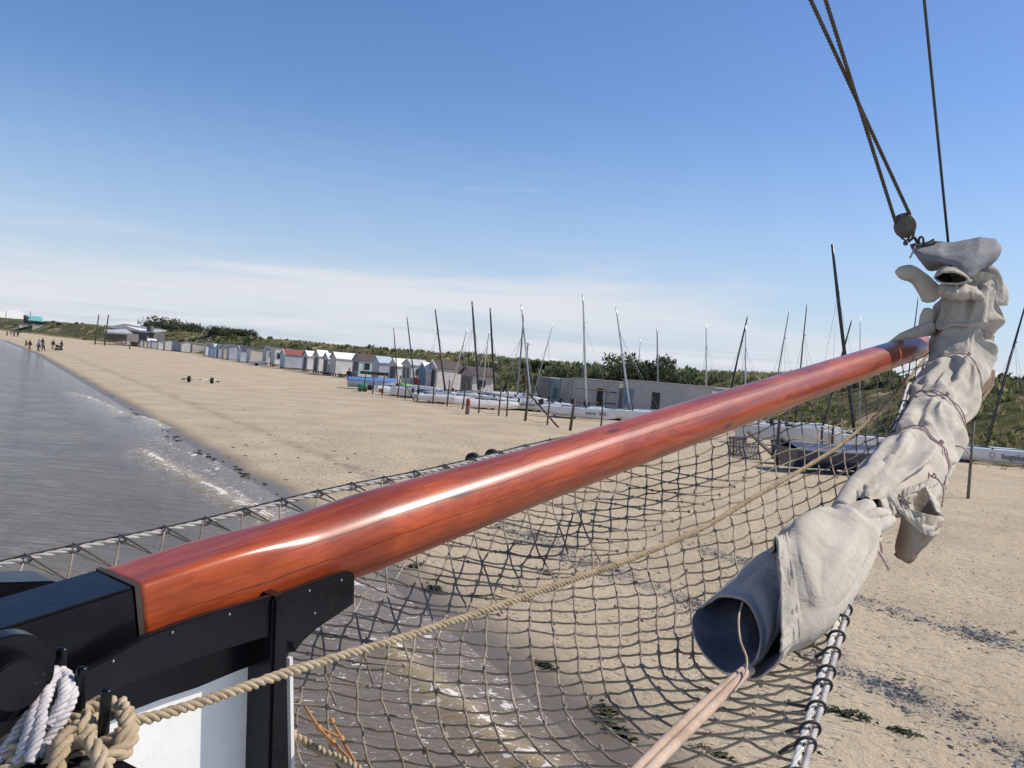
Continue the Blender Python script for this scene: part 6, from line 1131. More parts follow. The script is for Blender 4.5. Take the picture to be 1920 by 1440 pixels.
0,-1,0,0,0,0,0,0,1,3,2,-4,0,4,2,-3,0,-4,2,0,4,-3,-8,3,2,-1,1,-4,2,-2,0,4,-4,2,-3,-6,-1,0,4,2,-5,0,6,-1,-1,4,-5,-1,4,-1,0,1,1,2,-3,2,-2,2,-1,-1,0,2,0,
2,1,-9,10,4,-2,-5,0,-5,0,9,-4,-7,5,0,-8,3,0,0,0,-1,2,0,-4,5,0,-9,0,-4,5,5,-5,-3,6,3,-4,4,1,-9,7,1,0,-2,2,3,-4,2,0,2,0,-2,0,-2,7,-3,-2,0,2,11,-11,1,0,
-4,-1,2,-10,4,3,-4,1,-6,5,3,2,-8,3,2,-3,0,-5,1,-6,-1,3,0,3,-8,4,8,-4,2,5,-10,8,-4,4,-2,1,1,-1,1,-1,0,3,1,-1,5,0,-3,-5,6,-6,1,5,0,-3,-2,-4,-9,12,-3,-4,
0,1,-1,2,3,0,-6,4,-3,-2,-1,-11,9,-4,-3,-1,1,5,-5,0,3,1,0,-2,4,-2,0,3,-1,-1,0,7,-6,2,1,5,-1,2,-11,12,4,-13,4,-11,6,5,-2,1,7,-4,-9,6,-4,0,-2,0,-3,2,4,0,
-1,-5,2,-1,-1,-10,3,0,6,-10,3,4,-3,-4,5,4,-5,0,6,-11,8,-1,2,0,1,-2,3,0,1,0,5,4,-6,5,-7,2,-8,7,-14,8,9,4,-4,-7,2,-10,13,-7,-1,2,3,-10,8,-1,5,-7,0,2,-3,
-8,4,2,-6,0,6,-8,9,-12,6,-1,1,4,0,-5,6,-5,2,4,-2,-1,4,2,1,4,3,-7,4,-11,3,-5,4,-4,6,-12,10,4,-1,-2,8,-5,-1,-4,4,-3,-2,4,-2,-4,5,-3,-1,4,-5,-5,-2,2,2,3,
-7,1,6,-8,0,3,-3,1,-4,11,-9,7,-2,2,2,-3,1,0,2,-2,2,-5,7,-6,4,-6,3,-4,4,-5,1,1,2,2,2,-1,-2,1,0,-2,1,-1,1,0,-2,5,-4,-1,-1,0,-7,0,0,2,5,0,-4,5,-10,9,-3,
0,4,-1,-3,-1,1,-1,1,3,-3,3,0,0,0,2,-1,0,-7,3,-6,1,0,3,-5,7,3,0,-3,7,1,2,-5,2,-3,-1,-1,-1,-1,-1,-2,-1,2,-11,7,-7,4,4,0,4,0,4,-7,-4,6,-8,6,-3,3,0,-2,3,
0,0,0,-1,1,-3,5,-3,-4,0,-6,13,-10,5,-5,8,-2,-1,11,-3,3,10,-5,-4,1,8,-10,-5,0,-2,-3,0,-2,1,-2,-1,5,-1,-10,-5,2,7,-10,9,11,-5,-1,-2,-2,-1,0,3,-3,9,-2,
-2,-1,0,-2,4,-7,8,-2,-1,3,3,-2,3,9,-5,8,-9,-5,-1,0,-11,2,-9,-3,-8,13,5,2,1,7,5,-8,1,4,13,-5,4,2,-23,2,-2,-4,0,2,2,-12,11,-1,0,5,-4,5,4,6,-2,1,0,1,-4,
11,-2,0,3,-2,-6,5,-5,-26,4,-6,10,2,5,-4,19,-7,12,-1,3,-6,-9,2,-6,-8,3,17,-2,-2,-20,0,-1,-1,24,9,-6,9,-6,-3,2,6,-17,-6,7,3,0,2,-11,-4,2,3,3,-2,3,-15,
-2,-3,5,8,-5,12,8,9,3,1,3,-4,-9,1,-16,8,-4,2,-1,7,-9,-3,7,0,-10,-8,-2,1,4,-5,5,-1,-9,-20,8,-5,-2,10,-6,2,22,-4,10,-7,1,-2,-3,0,1,-3,-6,8,-7,3,14,-5,
15,1,-5,-14,-6,-4,-4,-2,-4,-1,15,-1,-2,-2,5,4,-3,-5,12,1,-6,3,3,2,-1,3,3,-3,0,-1,8,-1,0,5,0,-8,4,-9,-1,1,-18,11,-1,5,-1,3,1,2,1,-9,10,1,-13,8,-17,0,3,
4,-2,13,-4,3,2,-4,0,3,0,-1,0,0,-1,2,1,-5,5,1,-5,2,3,-4,-5,3,-1,2,-1,3,-4,3,2,-7,6,9,-10,3,5,-9,1,-4,1,-4,1,-1,1,-1,3,-3,2,3,0,-1,-2,3,0,-1,2,2,-6,9,
-8,1,1,2,-2,0,-1,2,0,2,0,-3,-1,1,0,1,-2,0,0,1,-5,5,-4,3,-1,1,-6,5,0,5,-3,-2,2,2,-2,2,-2,5,-1,1,-6,7,-6,-2,2,-2,0,0,5,-8,8,-5,1,0,0,-1,1,1,0,-1,1,-1,0,
0,-1,0,2,-3,2,1,-2,2,0,-3,1,2,-1,0,-3,5,-4,-5,3,1,-1,0,4,-3,-2,5,0,0,-2,3,0,-4,3,-3,1,-2,2,0,2,0,1,-2,1,-1,0,-2,2,1,0,1,-2,0,1,-1,-1,0,2,-1,0,-1,-1,2,
-6,2,3,-4,3,-1,2,-1,1,-4,1,-3,1,-2,2,5,3,-9,-5,2,5,5,-2,-2,1,4,-4,0,-2,-1,-1,3,1,0,-1,-1,3,-1,1,-2,0,0,3,0,-2,1,-1,-2,4,4,-8,4,1,0,-1,1,-1,-1,2,-2,1,
-2,4,-1,-1,-1,4,2,-5,-7,3,9,3,-11,-4,-4,5,0,8,-6,0,0,3,0,-2,1,0,-2,1,2,-2,3,-2,-1,2,-1,2,-6,6,-3,2,1,1,3,1,-6,-2,-4,4,-2,-2,1,-1,-2,1,-4,1,11,2,-7,-6,
0,21,-6,-7,-2,1,-9,9,-7,4,-2,6,-1,7,0,3,-4,-1,8,-6,-2,0,2,-3,-4,0,2,2,-3,-1,1,-1,1,-2,5,2,2,14,-22,10,1,0,-6,5,3,-2,-8,2,0,-5,-4,11,-2,1,-2,-5,6,2,-8,
1,8,-9,4,-11,3,-18,0,-8,19,3,2,-1,-4,-2,3,3,-3,7,1,0,0,-8,3,0,3,0,4,7,1,1,-6,-1,4,12,1,-1,7,-1,-5,1,8,-7,2,4,-1,-13,6,3,2,-19,-1,0,2,-3,1,0,-1,0,0,1,
-1,0,-15,-3,2,3,-3,1,-1,-3,-2,0,6,6,-5,9,-2,1,3,3,1,1,2,-1,1,-5,19,]
def unpack_cloth():
    d = np.array(CL_STEPS).reshape(3, CL_N, CL_M).transpose(1, 2, 0)
    return np.cumsum(np.cumsum(d, axis=1), axis=0) * 0.0016 + CL_C
# ------------------------------------------------------------------ furled sail at the end of the bowsprit
t = NT('canvas'); v = t.co()
n_ = t.noise(v, 2.6, 5, .6); n2_ = t.noise(v, 11., 5, .65)
cc = t.mix(t.ramp(n_, .35, .7), (.40, .355, .285), (.53, .475, .385))
cc = t.mix(t.math('MULTIPLY', t.ramp(n2_, .52, .75), .35), cc, (.30, .265, .215))
cc = t.mix(t.math('MULTIPLY', t.ramp(t.noise(v, 5.3, 6, .7), .56, .70), .55), cc, (.24, .19, .13))
cc = t.mix(t.attr('stain'), cc, (.13, .062, .024))
t.P(Base_Color=cc, Roughness=.88); t.b.inputs['Specular IOR Level'].default_value = .2
t.b.inputs['Sheen Weight'].default_value = .1
wv_ = t.noise(t.map(v, (1, 1, 1)), 420., 2)
t.bump(t.math('ADD', t.math('MULTIPLY', t.noise(v, 17., 5, .6, .6), 1.), t.math('MULTIPLY', wv_, .05)), .55, .018)
canvas = t.m
t = NT('canvas_inner_shade'); v = t.co()  # inner faces of bag, roll and cuff: their shade painted as darker canvas
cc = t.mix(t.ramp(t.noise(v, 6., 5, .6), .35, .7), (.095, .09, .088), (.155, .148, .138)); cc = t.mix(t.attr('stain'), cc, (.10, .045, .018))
t.P(Base_Color=cc, Roughness=.9); t.b.inputs['Specular IOR Level'].default_value = .15; t.bump(t.noise(v, 17., 5, .6, .6), .5, .018); inner_shade = t.m
t = NT('shaded_grey_canvas'); v = t.co()  # head flap: grey cloth, with the shade on it put into the tone
cc = t.mix(t.ramp(t.noise(v, 4., 5, .6), .35, .7), (.15, .15, .155), (.22, .22, .22))
cc = t.mix(t.math('MULTIPLY', t.ramp(t.noise(t.map(v, (3., 1., 9.)), 4., 5, .7), .60, .70), .6), cc, (.46, .45, .42))
t.P(Base_Color=cc, Roughness=.8); t.bump(t.noise(v, 17., 5, .6, .6), .5, .014); shaded_grey_canvas = t.m
sail = empty('furled_sail', at(1740, 760, 5.9), 0, 'pale canvas sail furled and lashed in a bundle at the bowsprit end', 'sail')
bpy.context.view_layer.update()
def smooth_cols(A, n, closed=False):
    """resample each row of control points to n"""
    if not closed: return spline(A, n)
    A = np.asarray(A, float); k = len(A)
    E = np.vstack([A[-2:], A, A[:3]])
    full = spline(E, (len(E) - 1) * 40 + 1); t_ = (2 + np.linspace(0, k, n, endpoint=False)) * 40
    i = t_.astype(int); f = (t_ - i)[:, None]
    return full[i] * (1 - f) + full[i + 1] * f
def grid_normals(G, wrap):
    if wrap: du = np.roll(G, -1, 1) - np.roll(G, 1, 1)
    else: du = np.gradient(G, axis=1)
    dv = np.gradient(G, axis=0)
    N = np.cross(du, dv); return N / (np.linalg.norm(N, axis=2, keepdims=True) + 1e-12)
def cloth(rows, n, m, name, wrap=False, fold=0., fs=9., thick=.006, par=None, stain=0., seed=0., world=True, fold_dir=(1, .25), mat=None, inner=None):
    R = [np.array([at(*p) for p in r]) if world else np.asarray(r) for r in rows]
    C1 = np.array([smooth_cols(r, m, wrap) for r in R])
    G = np.stack([spline(C1[:, k], n) for k in range(m)], 1)
    if fold:
        N = grid_normals(G, wrap)
        x_, y_, z_ = G[..., 0], G[..., 1], G[..., 2]
        uu_ = np.broadcast_to(np.linspace(0, 1, m)[None], (n, m)); vv_ = np.broadcast_to(np.linspace(0, 1, n)[:, None], (n, m))
        if wrap:
            ca, sa = np.cos(2 * PI * uu_) * fs / 6.3, np.sin(2 * PI * uu_) * fs / 6.3
            f = fbm(ca * fold_dir[0] + seed, sa * fold_dir[0], vv_ * fs * fold_dir[1], 2)
            f2 = np.abs(vnoise(ca * 1.7 + 5 + seed, sa * 1.7, vv_ * fs * fold_dir[1] * 1.3)) * 2.4 - .6
        else:
            f = fbm(uu_ * fs * fold_dir[0] + seed, vv_ * fs * fold_dir[1], seed, 2)
            f2 = np.abs(vnoise(uu_ * fs * 1.6 * fold_dir[0] + 5 + seed, vv_ * fs * 1.3 * fold_dir[1], 1.)) * 2.4 - .6
        G = G + N * (fold * (.8 * f + .7 * f2))[..., None]
    me = np_mesh(name, G.reshape(-1, 3), grid_faces(n, m, wrap), True)
    st_ = np.full(n * m, stain) if np.isscalar(stain) else stain(G).ravel()
    attr(me, 'stain', st_)
    o = ob(name, me, mat or canvas, par or sail)
    md = o.modifiers.new('thickness', 'SOLIDIFY'); md.thickness = thick; md.offset = 0
    if inner: me.materials.append(inner); md.material_offset = 1; md.material_offset_rim = 0
    wchild(o, par or sail)
    return o

# main bundle: cloth gathered and lashed round the spar end (settled shape unpacked above)
G = unpack_cloth()
NB = 97                                                  # the last rings are tucked away inside the bag
me = np_mesh('bundle', G[:NB].reshape(-1, 3), grid_faces(NB, CL_M, True), True)
stn = np.clip(fbm(G[..., 0] * 3.5, G[..., 1] * 3.5, G[..., 2] * 3.5, 4) * 1.6 - .62, 0, .35)
attr(me, 'stain', stn[:NB].ravel())
o = wchild(ob('bundle', me, canvas, sail), sail)
md = o.modifiers.new('smooth', 'SUBSURF'); md.levels = 2; md.render_levels = 2
ctr_ = G.mean(1)
lash_s = [.235, .40, .535, .70]; lash_sl = [.018, .014, .020, .022, .012]; lash_q = [.4, 2.5, .8, 2.2, .5]
def surf_pt(s, a, k=1.0):
    i = min(CL_N - 1, max(0, int(round(s * (CL_N - 1))))); j = int(round((a % (2 * PI)) / (2 * PI) * CL_M)) % CL_M
    return ctr_[i] + (G[i, j] - ctr_[i]) * k
# the open mouth of the sail bag
rim = [(1456, 1012, 2.78), (1463, 1085, 2.62), (1466, 1160, 2.50), (1464, 1222, 2.42), (1436, 1254, 2.44), (1404, 1262, 2.48), (1385, 1238, 2.62), (1376, 1200, 2.78), (1392, 1150, 2.92), (1410, 1110, 3.02), (1424, 1076, 3.07), (1440, 1040, 3.04)]
roll_rings = [[(1350, 1119, 2.80), (1385, 1120, 2.76), (1410, 1145, 2.68), (1424, 1190, 2.58), (1416, 1236, 2.50), (1390, 1263, 2.47), (1358, 1259, 2.50), (1328, 1240, 2.56), (1306, 1208, 2.64), (1297, 1172, 2.72), (1304, 1146, 2.78), (1324, 1128, 2.80)],
 [(1400, 1072, 2.95), (1425, 1078, 2.88), (1445, 1105, 2.78), (1452, 1150, 2.66), (1448, 1195, 2.58), (1432, 1225, 2.55), (1410, 1225, 2.60), (1385, 1205, 2.66), (1370, 1170, 2.75), (1362, 1135, 2.84), (1366, 1105, 2.92), (1380, 1082, 2.95)],
 [(1454, 1026, 3.05), (1466, 1040, 2.96), (1476, 1066, 2.86), (1479, 1106, 2.76), (1477, 1146, 2.70), (1467, 1171, 2.70), (1451, 1166, 2.76), (1439, 1146, 2.82), (1429, 1111, 2.90), (1425, 1076, 2.98), (1429, 1048, 3.04), (1439, 1031, 3.06)]]
mid_ = [(1508, 978, 2.98), (1530, 1050, 2.74), (1552, 1105, 2.64), (1572, 1140, 2.66), (1552, 1160, 2.74), (1520, 1165, 2.78), (1475, 1150, 2.86), (1445, 1120, 2.94), (1432, 1085, 3.02), (1440, 1050, 3.10), (1460, 1015, 3.16), (1485, 990, 3.16)]
las_ = [(1556, 958, 3.36), (1588, 978, 3.16), (1616, 1004, 3.08), (1638, 1032, 3.05), (1642, 1034, 3.12), (1636, 1020, 3.22), (1620, 998, 3.32), (1602, 978, 3.40), (1590, 966, 3.44), (1580, 958, 3.48), (1570, 953, 3.48), (1560, 953, 3.44)]
def shrink(R, k, c0, c1): return [tuple((np.array(q) - np.array(c0)) * k + np.array(c1)) for q in R]
c0_ = (1606, 990, 3.34)
bac_ = shrink(las_, .84, c0_, (1620, 968, 3.44)); bac2 = shrink(las_, .45, c0_, (1636, 948, 3.56)); las_ = shrink(las_, 1.0, c0_, (1606, 988, 3.34))
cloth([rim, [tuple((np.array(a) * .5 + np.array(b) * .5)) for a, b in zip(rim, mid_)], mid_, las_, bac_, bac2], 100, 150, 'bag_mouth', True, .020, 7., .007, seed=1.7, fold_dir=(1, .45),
      inner=inner_shade, stain=lambda G: np.clip(fbm(G[..., 0] * 6, G[..., 1] * 6, G[..., 2] * 6, 4) - .22, 0, 1) * .6)
cloth(roll_rings, 60, 110, 'mouth_roll', True, .010, 5., .008, seed=5.3, fold_dir=(1, .4), inner=inner_shade)
# hem of the mouth: doubled cloth with two lines of stitching
hem_r = [[tuple(np.array(a) + (q * (np.array(b) - np.array(a)))) for a, b in zip(rim[0:4], mid_[0:4])] for q in (-.01, .12, .25, .38)]
hem_r = [[(x, y, d - .016) for x, y, d in r] for r in hem_r]
hem = cloth(hem_r, 14, 50, 'hem', False, .004, 6., .006, seed=4.)
thr = paint((.30, .26, .22), .9)
b = MB()
for q in (.24, .335):
    for k in range(46):
        f = k / 46 * 3; i = min(2, int(f)); g_ = f - i
        def P_(f_):
            i_ = min(2, int(f_)); g2 = f_ - i_
            a_ = np.array(rim[i_]) * (1 - g2) + np.array(rim[i_ + 1]) * g2; b_ = np.array(mid_[i_]) * (1 - g2) + np.array(mid_[i_ + 1]) * g2
            x, y, d = a_ + q * (b_ - a_); return at(x, y, d - .026)
        b.tube([P_(f), P_(f + .035)], .0016, 4)
wchild(b.build('stitching', thr, hem), hem)
# hanging pocket under the bundle
def lerp_ring(R, S2, q): return [tuple(np.array(a) * (1 - q) + np.array(b) * q) for a, b in zip(R, S2)]
pk0 = [(1684, 942, 3.78), (1704, 918, 3.95), (1735, 904, 4.0), (1752, 926, 3.98), (1767, 966, 3.86), (1748, 966, 3.74), (1724, 960, 3.68), (1700, 952, 3.7)]
pk1 = [(1690, 985, 3.78), (1704, 975, 3.92), (1730, 970, 3.95), (1748, 975, 3.93), (1763, 985, 3.85), (1746, 998, 3.74), (1722, 1003, 3.69), (1700, 1000, 3.7)]
pk2 = [(1680, 1030, 3.78), (1692, 1025, 3.86), (1706, 1020, 3.88), (1720, 1020, 3.87), (1738, 1018, 3.82), (1722, 1034, 3.76), (1706, 1042, 3.73), (1690, 1040, 3.74)]
pk3 = [(1679, 1040, 3.79), (1690, 1047, 3.82), (1700, 1050, 3.82), (1708, 1050, 3.81), (1716, 1042, 3.80), (1708, 1052, 3.78), (1700, 1055, 3.77), (1690, 1050, 3.78)]
cloth([pk0, pk1, pk2, pk3], 50, 80, 'pocket', True, .010, 6., .006, seed=3., stain=lambda G: np.clip(.35 + (np.linspace(0, 1, 50)[:, None] * .55) + .4 * fbm(G[..., 0] * 9, G[..., 1] * 9, G[..., 2] * 9, 3), 0, .9))
cloth([[(1636, 928, 3.62), (1668, 920, 3.66), (1684, 940, 3.68), (1700, 955, 3.68), (1730, 966, 3.7), (1768, 968, 3.84)],
       [(1640, 936, 3.60), (1670, 932, 3.63), (1686, 953, 3.66), (1704, 968, 3.66), (1735, 985, 3.68), (1764, 985, 3.82)],
       [(1650, 945, 3.62), (1672, 945, 3.64), (1688, 962, 3.67), (1712, 985, 3.67), (1738, 1004, 3.7), (1758, 1000, 3.8)]], 24, 70, 'fold', False, .010, 8., .006, seed=6.)
cloth([[(1738, 900, 3.92), (1748, 915, 3.9), (1757, 940, 3.87), (1769, 968, 3.83)], [(1730, 905, 3.86), (1738, 922, 3.84), (1748, 945, 3.82), (1765, 970, 3.81)]], 14, 40, 'fold', False, .006, 6., .008, seed=7.)
cloth([[(1740, 898, 3.9), (1720, 912, 3.84), (1697, 918, 3.80), (1690, 926, 3.78)], [(1742, 906, 3.86), (1722, 920, 3.80), (1700, 928, 3.76), (1697, 938, 3.74), (1708, 945, 3.73)]], 14, 40, 'fold', False, .006, 6., .010, seed=8.)
# two rolled pleats running into the lower lashing
for P, r_ in (([(1578, 985, 3.24), (1620, 972, 3.30), (1650, 962, 3.38), (1664, 966, 3.45)], .024), ([(1600, 1008, 3.22), (1635, 992, 3.28), (1660, 980, 3.36), (1672, 974, 3.46)], .026), ([(1630, 925, 3.68), (1650, 900, 3.80), (1668, 868, 3.95), (1670, 858, 4.0)], .030),
              ([(1575, 955, 3.4), (1610, 905, 3.68), (1650, 872, 3.9)], .04)):
    b = MB(); P = spline([at(*p) for p in P], 24); b.tube(P, [r_ * (.55 + .45 * math.sin(PI * (.15 + .8 * k / 23))) for k in range(24)], 14)
    o = wchild(b.build('pleat', canvas, sail), sail)
# head of the sail: folded-over flap, rolled cuff, ears
cloth([[(1712, 468, 7.14), (1742, 460, 7.16), (1782, 462, 7.18), (1820, 457, 7.2), (1858, 456, 7.2), (1872, 466, 7.15)],
       [(1706, 459, 7.02), (1738, 450, 7.03), (1780, 455, 7.02), (1818, 449, 7.02), (1858, 447, 7.02), (1876, 457, 7.05)],
       [(1711, 470, 6.90), (1744, 470, 6.84), (1782, 474, 6.80), (1822, 470, 6.78), (1858, 466, 6.84), (1878, 468, 6.95)],
       [(1720, 483, 6.86), (1750, 485, 6.78), (1786, 486, 6.72), (1820, 490, 6.70), (1850, 486, 6.76), (1872, 480, 6.93)],
       [(1730, 496, 6.88), (1754, 494, 6.80), (1788, 497, 6.70), (1816, 508, 6.66), (1842, 501, 6.74), (1864, 490, 6.95)],
       [(1739, 506, 6.94), (1756, 499, 6.84), (1788, 501, 6.74), (1818, 523, 6.68), (1838, 510, 6.78), (1854, 500, 6.98)],
       [(1746, 508, 7.02), (1762, 508, 7.0), (1790, 508, 6.95), (1814, 524, 6.92), (1832, 514, 6.95), (1846, 506, 7.05)]], 80, 110, 'flap', False, .010, 3.2, .008, seed=2., mat=shaded_grey_canvas)
def lobe(P, r, name, sc=1., seed=0., n=46, m=44, f=.16, fl=1.):
    C = spline([at(*p) for p in P], n); q = np.linspace(0, 1, n)
    prof = np.interp(q, np.linspace(0, 1, len(r)), r) * np.clip(np.minimum(q, 1 - q) / .07, 0, 1) ** .5
    T_ = np.gradient(C, axis=0); T_ /= np.linalg.norm(T_, axis=1)[:, None]
    tcv = CAM - C; tcv -= T_ * np.sum(tcv * T_, 1)[:, None]; tcv /= np.linalg.norm(tcv, axis=1)[:, None]; sv = np.cross(T_, tcv)
    a = np.linspace(0, 2 * PI, m, endpoint=False)
    nz = 1 + f * fbm(np.cos(a)[None] * 1.5 + seed, np.sin(a)[None] * 1.5 + 0 * q[:, None], q[:, None] * 3 + seed, 3) + f * 1.6 * (np.abs(vnoise(np.cos(a + q[:, None])[:, :] * 2.2 + seed, np.sin(a + q[:, None]) * 2.2, q[:, None] * 1.2)) - .4)
    Gp = C[:, None] + (prof[:, None] * nz)[..., None] * (fl * np.sin(a)[None, :, None] * tcv[:, None] + sc * np.cos(a)[None, :, None] * sv[:, None])
    me = np_mesh(name, Gp.reshape(-1, 3), grid_faces(n, m, True), True); attr(me, 'stain', np.zeros(n * m))
    return wchild(ob(name, me, canvas, sail), sail)
ri = [(1753, 520, 6.72), (1768, 511, 6.62), (1790, 512, 6.58), (1811, 522, 6.60), (1812, 528, 6.62), (1795, 531, 6.60), (1772, 529, 6.62), (1757, 525, 6.68)]
ro_ = [(1760, 508, 6.84), (1776, 499, 6.76), (1796, 502, 6.72), (1818, 516, 6.74), (1820, 528, 6.82), (1802, 536, 6.86), (1780, 532, 6.88), (1764, 522, 6.86)]
rj = [tuple((np.array(q) - np.array((1788, 516, 6.8))) * .6 + np.array((1796, 514, 6.95))) for q in ro_]
cloth([ri, ro_, rj], 30, 70, 'cuff', True, .012, 5., .012, seed=1., inner=inner_shade)
lobe([(1684, 520, 6.9), (1692, 514, 6.88), (1706, 513, 6.88), (1722, 522, 6.9), (1738, 540, 6.9), (1752, 566, 6.9)], [.040, .058, .062, .060, .075, .09], 'ear', seed=2., fl=.45, f=.14)
lobe([(1834, 508, 6.98), (1848, 522, 6.95), (1857, 545, 6.95), (1852, 572, 6.95)], [.07, .105, .115, .11], 'ear', seed=3., fl=.8, f=.22)
lobe([(1744, 580, 6.95), (1737, 596, 6.93), (1737, 612, 6.93), (1750, 622, 6.95)], [.045, .052, .055, .05], 'ear', seed=4.)
lobe([(1662, 648, 6.95), (1690, 632, 6.90), (1720, 622, 6.87), (1752, 612, 6.9)], [.012, .032, .042, .055], 'fold', seed=5.)
cloth([[(1760, 534, 6.75), (1790, 532, 6.66), (1820, 534, 6.68), (1845, 552, 6.75)], [(1758, 548, 6.70), (1790, 552, 6.58), (1822, 548, 6.62), (1846, 560, 6.72)], [(1764, 556, 6.82), (1792, 564, 6.74), (1824, 562, 6.74), (1842, 566, 6.80)]], 30, 60, 'fold', False, .012, 6., .008, seed=9.)
cloth([[(1845, 690, 6.95), (1856, 686, 6.98), (1866, 700, 7.0)], [(1838, 720, 6.8), (1852, 722, 6.84), (1862, 724, 6.88)], [(1822, 755, 6.6), (1834, 756, 6.62), (1846, 742, 6.66)], [(1812, 790, 6.35), (1818, 788, 6.36), (1824, 778, 6.4)]], 40, 30, 'fold', False, .012, 5., .006, seed=11., stain=.72)
# lashings
lash_m = paint((.42, .30, .27), .85, 0, .2, 40.)
for ls, sl_, lq in zip(lash_s, lash_sl, lash_q):
    for dz in (-.004, .004):
        pts = np.array([surf_pt(ls + dz + sl_ * math.sin(a - lq), a, 1.05) for a in np.linspace(0, 2 * PI, 40)])
        pts[1:-1] = (pts[:-2] + pts[1:-1] * 2 + pts[2:]) / 4
        b = MB(); b.tube(spline(pts, 90), .0046, 6); wchild(b.build('lashing', lash_m, sail), sail)
    K_ = surf_pt(ls + sl_ * math.sin(1.7 - lq), 1.7, 1.10); b = MB()
    b.ball(K_, .014, 8, 6); wchild(b.build('knot', lash_m, sail), sail)
b = MB()
for P, r_ in (([(1556, 975, 3.28), (1564, 966, 3.22), (1572, 972, 3.2), (1566, 984, 3.2), (1558, 978, 3.22)], .004),
              ([(1566, 972, 3.22), (1600, 981, 3.16), (1632, 1000, 3.16), (1650, 1018, 3.2), (1654, 1035, 3.26)], .0046),
              ([(1570, 976, 3.2), (1604, 985, 3.15), (1628, 1003, 3.14), (1640, 1024, 3.13), (1656, 1048, 3.12), (1667, 1069, 3.12)], .0046),
              ([(1608, 1010, 3.13), (1620, 1018, 3.13), (1634, 1010, 3.14), (1640, 1030, 3.15)], .0036),
              ([(1737, 876, 4.25), (1745, 892, 4.15), (1760, 900, 4.1), (1770, 920, 4.05), (1766, 950, 4.0)], .0042), ([(1748, 893, 4.14), (1752, 888, 4.12), (1756, 897, 4.12)], .004),
              ([(1788, 836, 4.9), (1803, 838, 4.88), (1812, 845, 4.9), (1818, 852, 4.92)], .005)):
    b = MB(); b.tube(spline([at(*p) for p in P], 30), r_, 6); wchild(b.build('lashing', lash_m, sail), sail)
# downhaul in the mouth
dh = empty('downhaul', at(1300, 1340, 2.6), 0, 'doubled smooth tan line running down out of the sail bag mouth', 'rope')
bpy.context.view_layer.update()
tan_m = hemp('tan_line', (.42, .30, .21), (.58, .44, .33), .25)
for P in ([(1404, 1250, 2.46), (1372, 1276, 2.38), (1300, 1338, 2.2), (1190, 1448, 1.95), (1090, 1560, 1.72)], [(1408, 1256, 2.45), (1384, 1276, 2.37), (1316, 1345, 2.18), (1214, 1448, 1.94), (1120, 1560, 1.71)]):
    b = MB(); b.tube(spline([at(*p) for p in P], 50), .0128, 12); wchild(b.build('part', tan_m, dh), dh)
b = MB(); b.tube(spline([at(*p) for p in [(1392, 1130, 2.66), (1385, 1160, 2.56), (1388, 1200, 2.48), (1400, 1235, 2.42), (1396, 1268, 2.36), (1376, 1298, 2.28)]], 40), .0032, 8); wchild(b.build('tail', tan_m, dh), dh)

# ---- block and falls above the sail
blk = empty('pulley_block', at(1697, 425, 7.0), 0, 'weathered wooden pulley block hooked above the furled sail head', 'pulley')
bpy.context.view_layer.update()
wood_g = paint((.085, .068, .055), .65, 0, .35, 18.); iron = paint((.05, .042, .04), .5, .5, .25, 30., dirt=.4)
bc_ = at(1697, 424, 7.0); ax = _R * .35 + _F * .94; ax /= np.linalg.norm(ax)
for k, nm in ((-1, 'cheek'), (1, 'cheek')):
    q0 = bc_ + ax * .034 * k; b = MB()
    A = []; B = []
    up_ = _U * .97 - _R * .24; sd_ = np.cross(up_, ax)
    for a in np.linspace(0, 2 * PI, 24, endpoint=False):
        p = .086 * math.cos(a) * sd_ + .094 * math.sin(a) * up_
        A.append(q0 + p * .84 + ax * .026 * k); B.append(q0 + p - ax * .018 * k)
    b.prism(A, B); wchild(b.build(nm, wood_g, blk, .01), blk)
b = MB(); b.tube([bc_ - ax * .018, bc_ + ax * .018], .066, 20); wchild(b.build('sheave', iron, blk), blk)
b = MB(); b.box(bc_, (.001, .001, .001)); b.tube(spline([bc_ + up_ * .099, bc_ + up_ * .082 + sd_ * .05, bc_ + sd_ * .068, bc_ - up_ * .082 + sd_ * .045, bc_ - up_ * .13], 30), .008, 6)
b.tube(spline([bc_ + up_ * .099, bc_ + up_ * .082 - sd_ * .05, bc_ - sd_ * .068, bc_ - up_ * .082 - sd_ * .045, bc_ - up_ * .13], 30), .008, 6); wchild(b.build('strop', wood_g, blk), blk)
b = MB(); b.tube(spline([bc_ - up_ * .12, at(1714, 445, 7.0), at(1722, 458, 7.0)], 12), .014, 8)
b.tube(spline([at(1706, 446, 6.98), at(1700, 453, 6.97), at(1698, 457, 6.97)], 8), .013, 8); b.tube([at(1698 + 3.5 * math.cos(a), 456 + 3.5 * math.sin(a), 6.96) for a in np.linspace(0, 2 * PI, 14)], .006, 6)
b.tube(spline([at(1722, 460, 6.98), at(1724, 446, 6.98), at(1730, 445, 6.98), at(1732, 456, 6.98)], 16), .009, 6)
b.tube(spline([at(1712, 460, 6.95), at(1724, 464, 6.93), at(1738, 460, 6.93), at(1752, 452, 6.95)], 16), .022, 8)
wchild(b.build('shackle', iron, blk), blk)
tail_m = paint((.35, .31, .27), .9)
b = MB(); b.tube(spline([at(1716, 462, 6.9), at(1711, 474, 6.88), at(1706, 484, 6.88)], 10), .008, 6); wchild(b.build('rope_tail', tail_m, blk), blk)
fall_m = hemp('dark_rope', (.075, .058, .042), (.12, .095, .07), .5)
